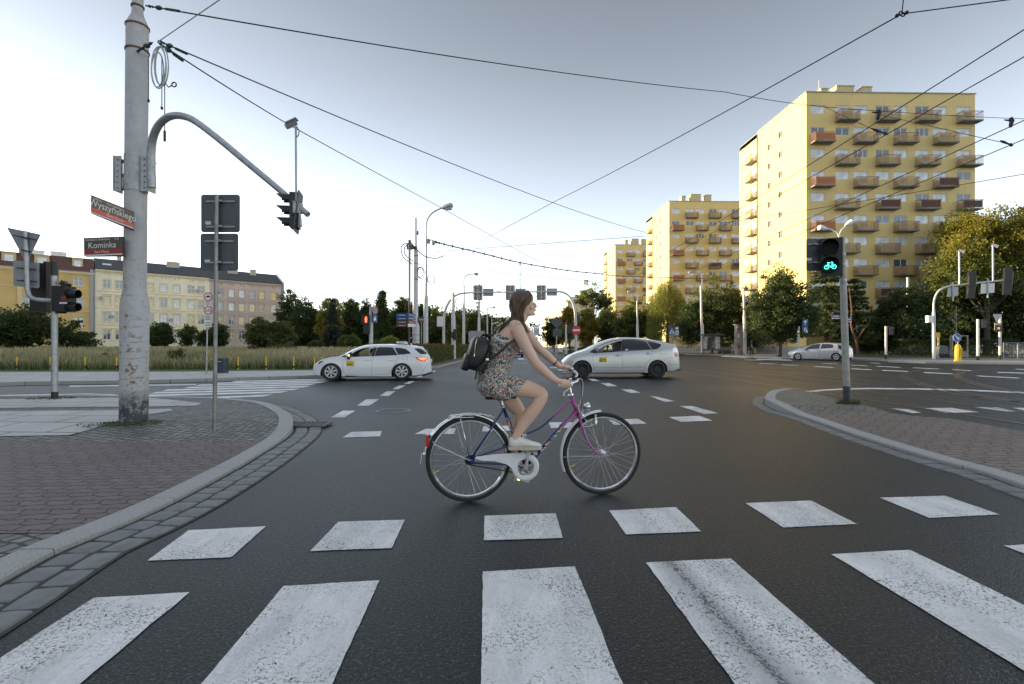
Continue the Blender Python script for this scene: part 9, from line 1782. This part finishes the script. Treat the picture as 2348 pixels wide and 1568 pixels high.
mb = MB(); mb.tube([hp(0.088, 0.050, -0.015), hp(0.0965, 0.051), hp(0.088, 0.050, 0.015)], [0.002, 0.0055, 0.002], 8); mb.tube([hp(0.086, 0.042, -0.014), hp(0.095, 0.042), hp(0.086, 0.042, 0.014)], [0.002, 0.006, 0.002], 8); mesh_obj('lips', mb, LIP, girl, smooth='all')
GOLD = M('gold_wire', (0.7, 0.5, 0.25), 0.25, 1.0, 0); mb = MB()
for s in (-1, 1): mb.ring(hp(0.0985, 0.104, 0.030*s), (HX+BN*0.25*s), 0.0215, 0.0011, 24, 5); mb.tube([hp(0.094, 0.110, 0.051*s), hp(0.06, 0.110, 0.068*s), hp(-0.008, 0.104, 0.076*s), hp(-0.018, 0.092, 0.076*s)], 0.0011, 5)
mb.tube([hp(0.101, 0.106, -0.009), hp(0.104, 0.109), hp(0.101, 0.106, 0.009)], 0.0011, 5); mesh_obj('glasses', mb, GOLD, girl)
# hair: a close mass plus many separate locks
m, n, l, b, src = newmat('brown_hair'); HAIR = m
nz = noise(n, l, rot(n, l, src, 0, (60, 60, 5)), 3.0, 4, 0.6); g = n.new('ShaderNodeNewGeometry')
c_ = mixc(n, l, mathn(n, l, 'ADD', mathn(n, l, 'MULTIPLY', g.outputs['Random Per Island'], 0.55), mathn(n, l, 'MULTIPLY', nz, 0.5)), (0.014, 0.009, 0.006), (0.17, 0.105, 0.06)); l.new(c_, b.inputs['Base Color']); b.inputs['Roughness'].default_value = 0.42; b.inputs['Specular IOR Level'].default_value = 0.4
mb = MB(); mb.ball(hp(-0.020, 0.130), 0.092, 20, (1.02, 0.90, 1.02), HX, BN, HZ); mb.ball(hp(0.012, 0.150), 0.078, 18, (1.0, 0.95, 0.86), HX, BN, HZ)
mb.tube([B(725, 140), B(712, 185), B(706, 235), B(712, 280)], [0.074, 0.072, 0.062, 0.045], 16, ra=[0.05, 0.052, 0.045, 0.03], A=BN)
mesh_obj('hair', remesh(mb, 0.006, 4), HAIR, girl, smooth='all')
hr = random.Random(3); mb = MB()
def lock(pts, r, wob=0.006):
    q = resample3([V(p)+V((hr.uniform(-wob, wob), hr.uniform(-wob, wob), hr.uniform(-wob, wob))) for p in pts], 4); k_ = len(q); mb.tube(q, [r*(0.55+0.45*math.sin(PI*min(1, i/k_*1.6))) if i < k_*0.6 else r*max(0.12, 1-(i/k_-0.6)/0.4*0.85) for i in range(k_)], 5)
for i in range(250):
    s = hr.choice((-1, 1, 1)); f = hr.random(); x0 = -0.07+0.125*f; lat = hr.uniform(0.25, 1.0)*s
    top = hp(x0*0.55+0.02, 0.215-0.05*abs(lat)**2, 0.030*lat); side = hp(x0*1.05-0.01, 0.160-0.02*hr.random(), 0.080*lat*(1 if f < 0.8 else 0.93)); low = hp(-0.10+0.085*f, 0.085+hr.uniform(-0.02, 0.02), 0.084*lat)
    e1 = B(690+60*f+hr.uniform(-8, 8), 235+hr.uniform(-10, 14), 0.078*lat); z_end = hr.uniform(290, 330)
    if f < 0.55: e2 = B(672+60*f+hr.uniform(-14, 8), 278+hr.uniform(-8, 14), 0.09*lat); e3 = B(645+80*f+hr.uniform(-38, 10), z_end+hr.uniform(-20, 20), 0.095*lat)
    else: e2 = B(735+55*(f-0.5)+hr.uniform(-8, 10), 288+hr.uniform(-8, 10), 0.085*lat); e3 = B(752+70*(f-0.5)+hr.uniform(-10, 12), 335+hr.uniform(-10, 35), 0.10*lat)
    lock([top, side, low, e1, e2, e3], hr.uniform(0.0032, 0.0058))
for i in range(46): lock([B(690+hr.uniform(-12, 14), 225, 0.07), B(655+hr.uniform(-16, 14), 270, 0.075), B(618+hr.uniform(-15, 22), 302+hr.uniform(-8, 10), 0.075+hr.uniform(0, 0.02)), B(585+hr.uniform(-15, 30), 340+hr.uniform(-16, 18), 0.06)], hr.uniform(0.0016, 0.0034))
for i in range(40): lock([hp(0.055-0.03*hr.random(), 0.205, 0.02), hp(0.072-0.03*hr.random(), 0.165, 0.050), hp(0.040-0.03*hr.random(), 0.118, 0.072), hp(0.008-0.03*hr.random(), 0.085, 0.078), B(745+hr.uniform(-8, 8), 215, 0.075), B(752+hr.uniform(-8, 8), 260, 0.085)], hr.uniform(0.003, 0.005))
tag(mesh_obj('hair_strands', mb, HAIR, girl, smooth='all'), kind='stuff')
# dress
m, n, l, b, src = newmat('floral_print'); FLOR = m
def vor(sc, feat='F1'): v = n.new('ShaderNodeTexVoronoi'); v.inputs['Scale'].default_value = sc; v.feature = feat; l.new(src, v.inputs['Vector']); return v
v1, v2, v3 = vor(50), vor(120), vor(85)
def cr(stops, fac, const=True):
    r = n.new('ShaderNodeValToRGB'); r.color_ramp.interpolation = 'CONSTANT' if const else 'LINEAR'; e = r.color_ramp.elements
    while len(e) < len(stops): e.new(0.5)
    for q, (p, c) in zip(e, stops): q.position = p; q.color = tuple(c)+(1,)
    l.new(fac, r.inputs[0]); return r.outputs[0]
def rnd(v): s = n.new('ShaderNodeSeparateColor'); l.new(v.outputs['Color'], s.inputs[0]); return s.outputs[0], s.outputs[1]
a1, a2 = rnd(v1); b1, b2 = rnd(v2); c1, c2 = rnd(v3)
base = cr([(0, (0.02, 0.03, 0.055)), (0.2, (0.05, 0.14, 0.15)), (0.44, (0.50, 0.46, 0.38)), (0.60, (0.05, 0.085, 0.04)), (0.74, (0.16, 0.30, 0.32)), (0.86, (0.55, 0.52, 0.45))], b1)
fl = cr([(0, (0.62, 0.17, 0.11)), (0.3, (0.66, 0.36, 0.28)), (0.5, (0.55, 0.07, 0.08)), (0.65, (0.72, 0.55, 0.46)), (0.85, (0.60, 0.26, 0.10))], a1)
pet = cr([(0, (0.66, 0.50, 0.42)), (0.4, (0.55, 0.16, 0.12)), (0.6, (0.16, 0.28, 0.26)), (0.8, (0.68, 0.62, 0.52))], c1)
c_ = mixc(n, l, mathn(n, l, 'LESS_THAN', v3.outputs['Distance'], 0.30), base, pet)
c_ = mixc(n, l, mathn(n, l, 'MULTIPLY', mathn(n, l, 'LESS_THAN', v1.outputs['Distance'], 0.40), mathn(n, l, 'LESS_THAN', a2, 0.72)), c_, fl)
wv = n.new('ShaderNodeTexWave'); wv.wave_type = 'RINGS'; ctr = mathn(n, l, 'FRACT', mathn(n, l, 'MULTIPLY', v1.outputs['Distance'], 7.5)); c_ = mixc(n, l, mathn(n, l, 'MULTIPLY', mathn(n, l, 'MULTIPLY', mathn(n, l, 'LESS_THAN', v1.outputs['Distance'], 0.36), mathn(n, l, 'LESS_THAN', a2, 0.72)), mathn(n, l, 'MULTIPLY', ramp(n, l, ctr, 0.35, 0.8), 0.55)), c_, (0.22, 0.02, 0.03))
l.new(c_, b.inputs['Base Color']); b.inputs['Roughness'].default_value = 0.85
n2 = noise(n, l, rot(n, l, src, 0.6, (1, 1, 2.4)), 11, 3, 0.55); bumpn(n, l, b, n2, 0.6, 0.02)
mb = MB()
T_([(560, 752), (552, 712), (558, 655), (578, 582), (600, 508), (624, 435), (638, 400), (645, 380)], [0.150, 0.182, 0.173, 0.137, 0.130, 0.147, 0.154, 0.154], [0.105, 0.142, 0.137, 0.104, 0.102, 0.117, 0.112, 0.108])
mb.ball(B(690, 425, 0.055), 0.069, 14); mb.ball(B(690, 425, -0.055), 0.069, 14)
q = [B(563, 655), B(588, 688), B(622, 706), B(660, 718), B(690, 724)]; tn = [(BE*0.4-PZ*0.9), (BE*0.6-PZ*0.8), (BE*0.7-PZ*0.7), (BE*0.72-PZ*0.69), (BE*0.72-PZ*0.69)]; vs = []; m_ = 26
rl_ = [(0.170, 0.122), (0.195, 0.130), (0.205, 0.135), (0.206, 0.132), (0.204, 0.128)]
for c_, t, (ra_, rb_) in zip(q, tn, rl_):
    t = t.normalized(); w2 = t.cross(BN).normalized()
    for j in range(m_): a = 2*PI*j/m_; vs.append(c_+BN*math.copysign(abs(math.cos(a))**0.6, math.cos(a))*ra_+w2*math.copysign(abs(math.sin(a))**0.6, math.sin(a))*rb_)
mb.add(vs, [(i*m_+j, i*m_+(j+1) % m_, (i+1)*m_+(j+1) % m_, (i+1)*m_+j) for i in range(4) for j in range(m_)]+[tuple(range(m_-1, -1, -1)), tuple(4*m_+j for j in range(m_))])
mb.tube([B(590, 735), B(605, 770), B(612, 802)], [0.10, 0.07, 0.03], 14, ra=[0.08, 0.05, 0.02], A=BN)
dr = remesh(mb, 0.0055, 4); rw = np.random.default_rng(1)
dr.v = [tuple(V(p)+BN*(0.0022*math.sin((p[2]*95+p[0]*70)))+BE*0.0018*math.sin(p[2]*120+p[0]*40)) for p in dr.v]
dress = mesh_obj('dress', dr, FLOR, girl, smooth='all')
CRM = M('cream_trim', (0.62, 0.57, 0.50), 0.8, 0, 0.05, 20); mb = MB()
def onb(pts, r, off=0.005):
    """a cord laid on the body's surface"""
    out = []
    for p in pts: loc, nn, _, _ = bvb.find_nearest(V(p)); out.append(loc+nn*off)
    mb.tube(out, r, 6)
me_ = [o for o in girl.children if o.name.startswith('body')][0].data; bvb = BVHTree.FromPolygons([v.co+base_of(girl) for v in me_.vertices], [tuple(p.vertices) for p in me_.polygons])
onb([B(x, y, v) for x, y, v in resample3([(556, 360, 0.02), (560, 372, 0.08), (575, 385, 0.14), (610, 400, 0.165), (650, 402, 0.17), (682, 392, 0.165)], 6)], 0.0095, 0.008)
for s in (1, -1): onb([B(x, y, v*s) for x, y, v in resample3([(560, 368, 0.07), (585, 330, 0.10), (620, 290, 0.11), (665, 268, 0.115), (700, 280, 0.12)], 6)], 0.0045, 0.003)
mesh_obj('neckline_trim', mb, CRM, dress); mb = MB()
# watch
wc = B(967, 543, -0.243); mb.tube([B(958, 535, -0.241), B(974, 548, -0.244)], 0.029, 16); w_ = mesh_obj('watch', mb, M('oxblood_leather', (0.13, 0.03, 0.03), 0.4), girl, smooth=True); mb = MB(); mb.disc(wc+PZ*0.027+BE*0.01, PZ+BE*0.6, 0.014, 0.008, 16); mesh_obj('dial', mb, CHROME, w_)
# shoes
CANV = M('white_canvas', (0.66, 0.64, 0.60), 0.75, 0, 0.05, 12, 0.15, 180); SOLE = M('beige_sole', (0.50, 0.42, 0.32), 0.7, 0, 0.15, 20)
def shoe(h_, t_, v, up=PZ, lift=0.0):
    a, b_ = B(h_[0], h_[1], v), B(t_[0], t_[1], v); d = (b_-a).normalized(); L = (b_-a).length; U = (PZ-d*PZ.dot(d)).normalized(); f = lambda x, z, y=0.0: a+d*L*x+U*z+BN*y; mb = MB()
    vs = []; m_ = 18; st_ = [(0.0, 0.020, 0.070, 0.022), (0.05, 0.008, 0.086, 0.029), (0.18, 0.006, 0.096, 0.033), (0.30, 0.006, 0.094, 0.034), (0.42, 0.006, 0.082, 0.036), (0.55, 0.006, 0.066, 0.041), (0.70, 0.006, 0.052, 0.044), (0.84, 0.006, 0.044, 0.042), (0.94, 0.007, 0.036, 0.033), (1.0, 0.014, 0.026, 0.014)]
    for x, z0, z1, w_ in st_:
        for j in range(m_): aa = 2*PI*j/m_; zz = (z0+z1)/2+(z1-z0)/2*math.sin(aa); wv_ = w_*(1 if math.sin(aa) < 0 else 1-0.42*math.sin(aa)); vs.append(f(x, zz, wv_*math.copysign(abs(math.cos(aa))**0.7, math.cos(aa))))
    k_ = len(st_); mb.add(vs, [(i*m_+j, (i+1)*m_+j, (i+1)*m_+(j+1) % m_, i*m_+(j+1) % m_) for i in range(k_-1) for j in range(m_)]+[tuple(range(m_)), tuple((k_-1)*m_+j for j in range(m_-1, -1, -1))]); s_ = mesh_obj('shoe', mb, CANV, girl, smooth='all')
    mb = MB(); o_ = [(-0.01, 0.028), (0.05, 0.036), (0.25, 0.037), (0.45, 0.038), (0.65, 0.047), (0.84, 0.046), (0.97, 0.033), (1.02, 0.012)]; pts = [f(x, -0.012, w_) for x, w_ in o_]+[f(x, -0.012, -w_) for x, w_ in o_[::-1]]; mb.prism(pts, U*0.024); mesh_obj('sole', mb, SOLE, s_, smooth=True)
    mb = MB()
    for i in range(5): x = 0.44+0.065*i; z = 0.083-0.0075*i*1.0; mb.tube([f(x, z-0.014, -0.026), f(x+0.01, z, 0.0), f(x+0.02, z-0.014, 0.026)], 0.0028, 5)
    mb.tube(resample3([f(0.43, 0.088), f(0.40, 0.104, 0.012), f(0.46, 0.110, 0.024), f(0.50, 0.092, 0.02)], 4), 0.0035, 5); mb.tube(resample3([f(0.44, 0.088), f(0.50, 0.108, -0.01), f(0.56, 0.098, 0.0)], 4), 0.003, 5); mesh_obj('laces', mb, WHITE, s_); return s_
shoe((656, 1128), (876, 1124), 0.105); shoe((612, 1282), (792, 1352), -0.135)

# ================================================================ backpack
LTH = M('black_leather', (0.006, 0.0065, 0.008), 0.42, 0, 0.2, 6, 0.35, 14); bpc = B(435, 490); pack = thing('backpack', 'small black leather backpack with a brass zip worn by the cyclist', 'backpack', bpc)
def rbox(mb, c, X, Y, Z, w_, d_, h_, r, n=5):
    rings = []; sh_ = rrect(w_, d_, r, n)
    for z, k_ in ((-h_/2, 0.72), (-h_/2+r*0.3, 0.90), (-h_/2+r, 1.0), (0, 1.02), (h_/2-r, 1.0), (h_/2-r*0.3, 0.86), (h_/2, 0.66)): rings.append([c+X*a*k_+Y*b_*k_+Z*z for a, b_ in sh_])
    m_ = len(sh_); vs = [p for q in rings for p in q]; mb.add(vs, [(i*m_+j, i*m_+(j+1) % m_, (i+1)*m_+(j+1) % m_, (i+1)*m_+j) for i in range(6) for j in range(m_)]+[tuple(range(m_-1, -1, -1)), tuple(6*m_+j for j in range(m_))])
ZP = (B(462, 385)-B(405, 590)).normalized(); XP = (BE-ZP*BE.dot(ZP)).normalized(); YP = BN
mb = MB(); rbox(mb, B(440, 488), XP, YP, ZP, 0.145, 0.26, 0.265, 0.045); mesh_obj('main_compartment', mb, LTH, pack, smooth='all')
mb = MB(); rbox(mb, B(366, 542), XP, YP, ZP, 0.055, 0.20, 0.135, 0.024); mesh_obj('front_pocket', mb, LTH, pack, smooth='all')
mb = MB(); mb.tube(resample3([B(440, 385, 0.125), B(432, 410, 0.138), B(426, 445, 0.140), B(422, 490, 0.138)], 5), 0.0042, 6); z_ = mesh_obj('zip', mb, M('brass_zip', (0.55, 0.40, 0.18), 0.3, 1.0, 0.2, 60), pack); mb = MB(); mb.tube([B(422, 490, 0.139), B(420, 503, 0.140)], 0.004, 6); mesh_obj('zip_pull', mb, CHROME, z_)
mb = MB(); mb.tube(resample3([B(470, 372, 0.03), B(478, 358, 0.03), B(505, 354, 0.03), B(528, 372, 0.03)], 5), 0.008, 8); mb.tube(resample3([B(462, 378, -0.03), B(475, 364, -0.03), B(500, 360, -0.03), B(522, 378, -0.03)], 5), 0.008, 8); mesh_obj('top_handle', mb, LTH, pack, smooth='all')
def band(pts, w_, t_, nm='shoulder_strap'):
    q = resample3(pts, 5); mb = MB(); vs = []
    for i, p in enumerate(q):
        t = (q[min(i+1, len(q)-1)]-q[max(0, i-1)]).normalized(); s = t.cross(BN).normalized(); 
        for a, b_ in ((-1, -1), (1, -1), (1, 1), (-1, 1)): vs.append(p+s*w_*a+BN*t_*b_)
    k_ = len(q); mb.add(vs, [(i*4+j, i*4+(j+1) % 4, (i+1)*4+(j+1) % 4, (i+1)*4+j) for i in range(k_-1) for j in range(4)]+[(3, 2, 1, 0), tuple((k_-1)*4+j for j in range(4))]); return mesh_obj(nm, mb, LTH, pack, smooth=True)
band([B(695, 388, 0.178), B(650, 425, 0.183), B(600, 470, 0.180), B(548, 512, 0.172), B(510, 535, 0.160), B(470, 580, 0.15)], 0.0105, 0.004)
band([B(525, 378, 0.10), B(545, 355, 0.125), B(575, 318, 0.128), B(605, 290, 0.126), B(640, 268, 0.128)], 0.005, 0.004)
band([B(510, 532, 0.165), B(480, 560, 0.165), B(450, 585, 0.16), B(436, 620, 0.155), B(428, 660, 0.155)], 0.007, 0.003, 'strap_end'); band([B(478, 575, 0.15), B(462, 600, 0.15), B(452, 625, 0.15)], 0.007, 0.003, 'strap_end')
mb = MB(); mb.box(B(510, 524, 0.172), (0.022, 0.006, 0.016), BE, BN, PZ); mesh_obj('buckle', mb, CHROME, pack)
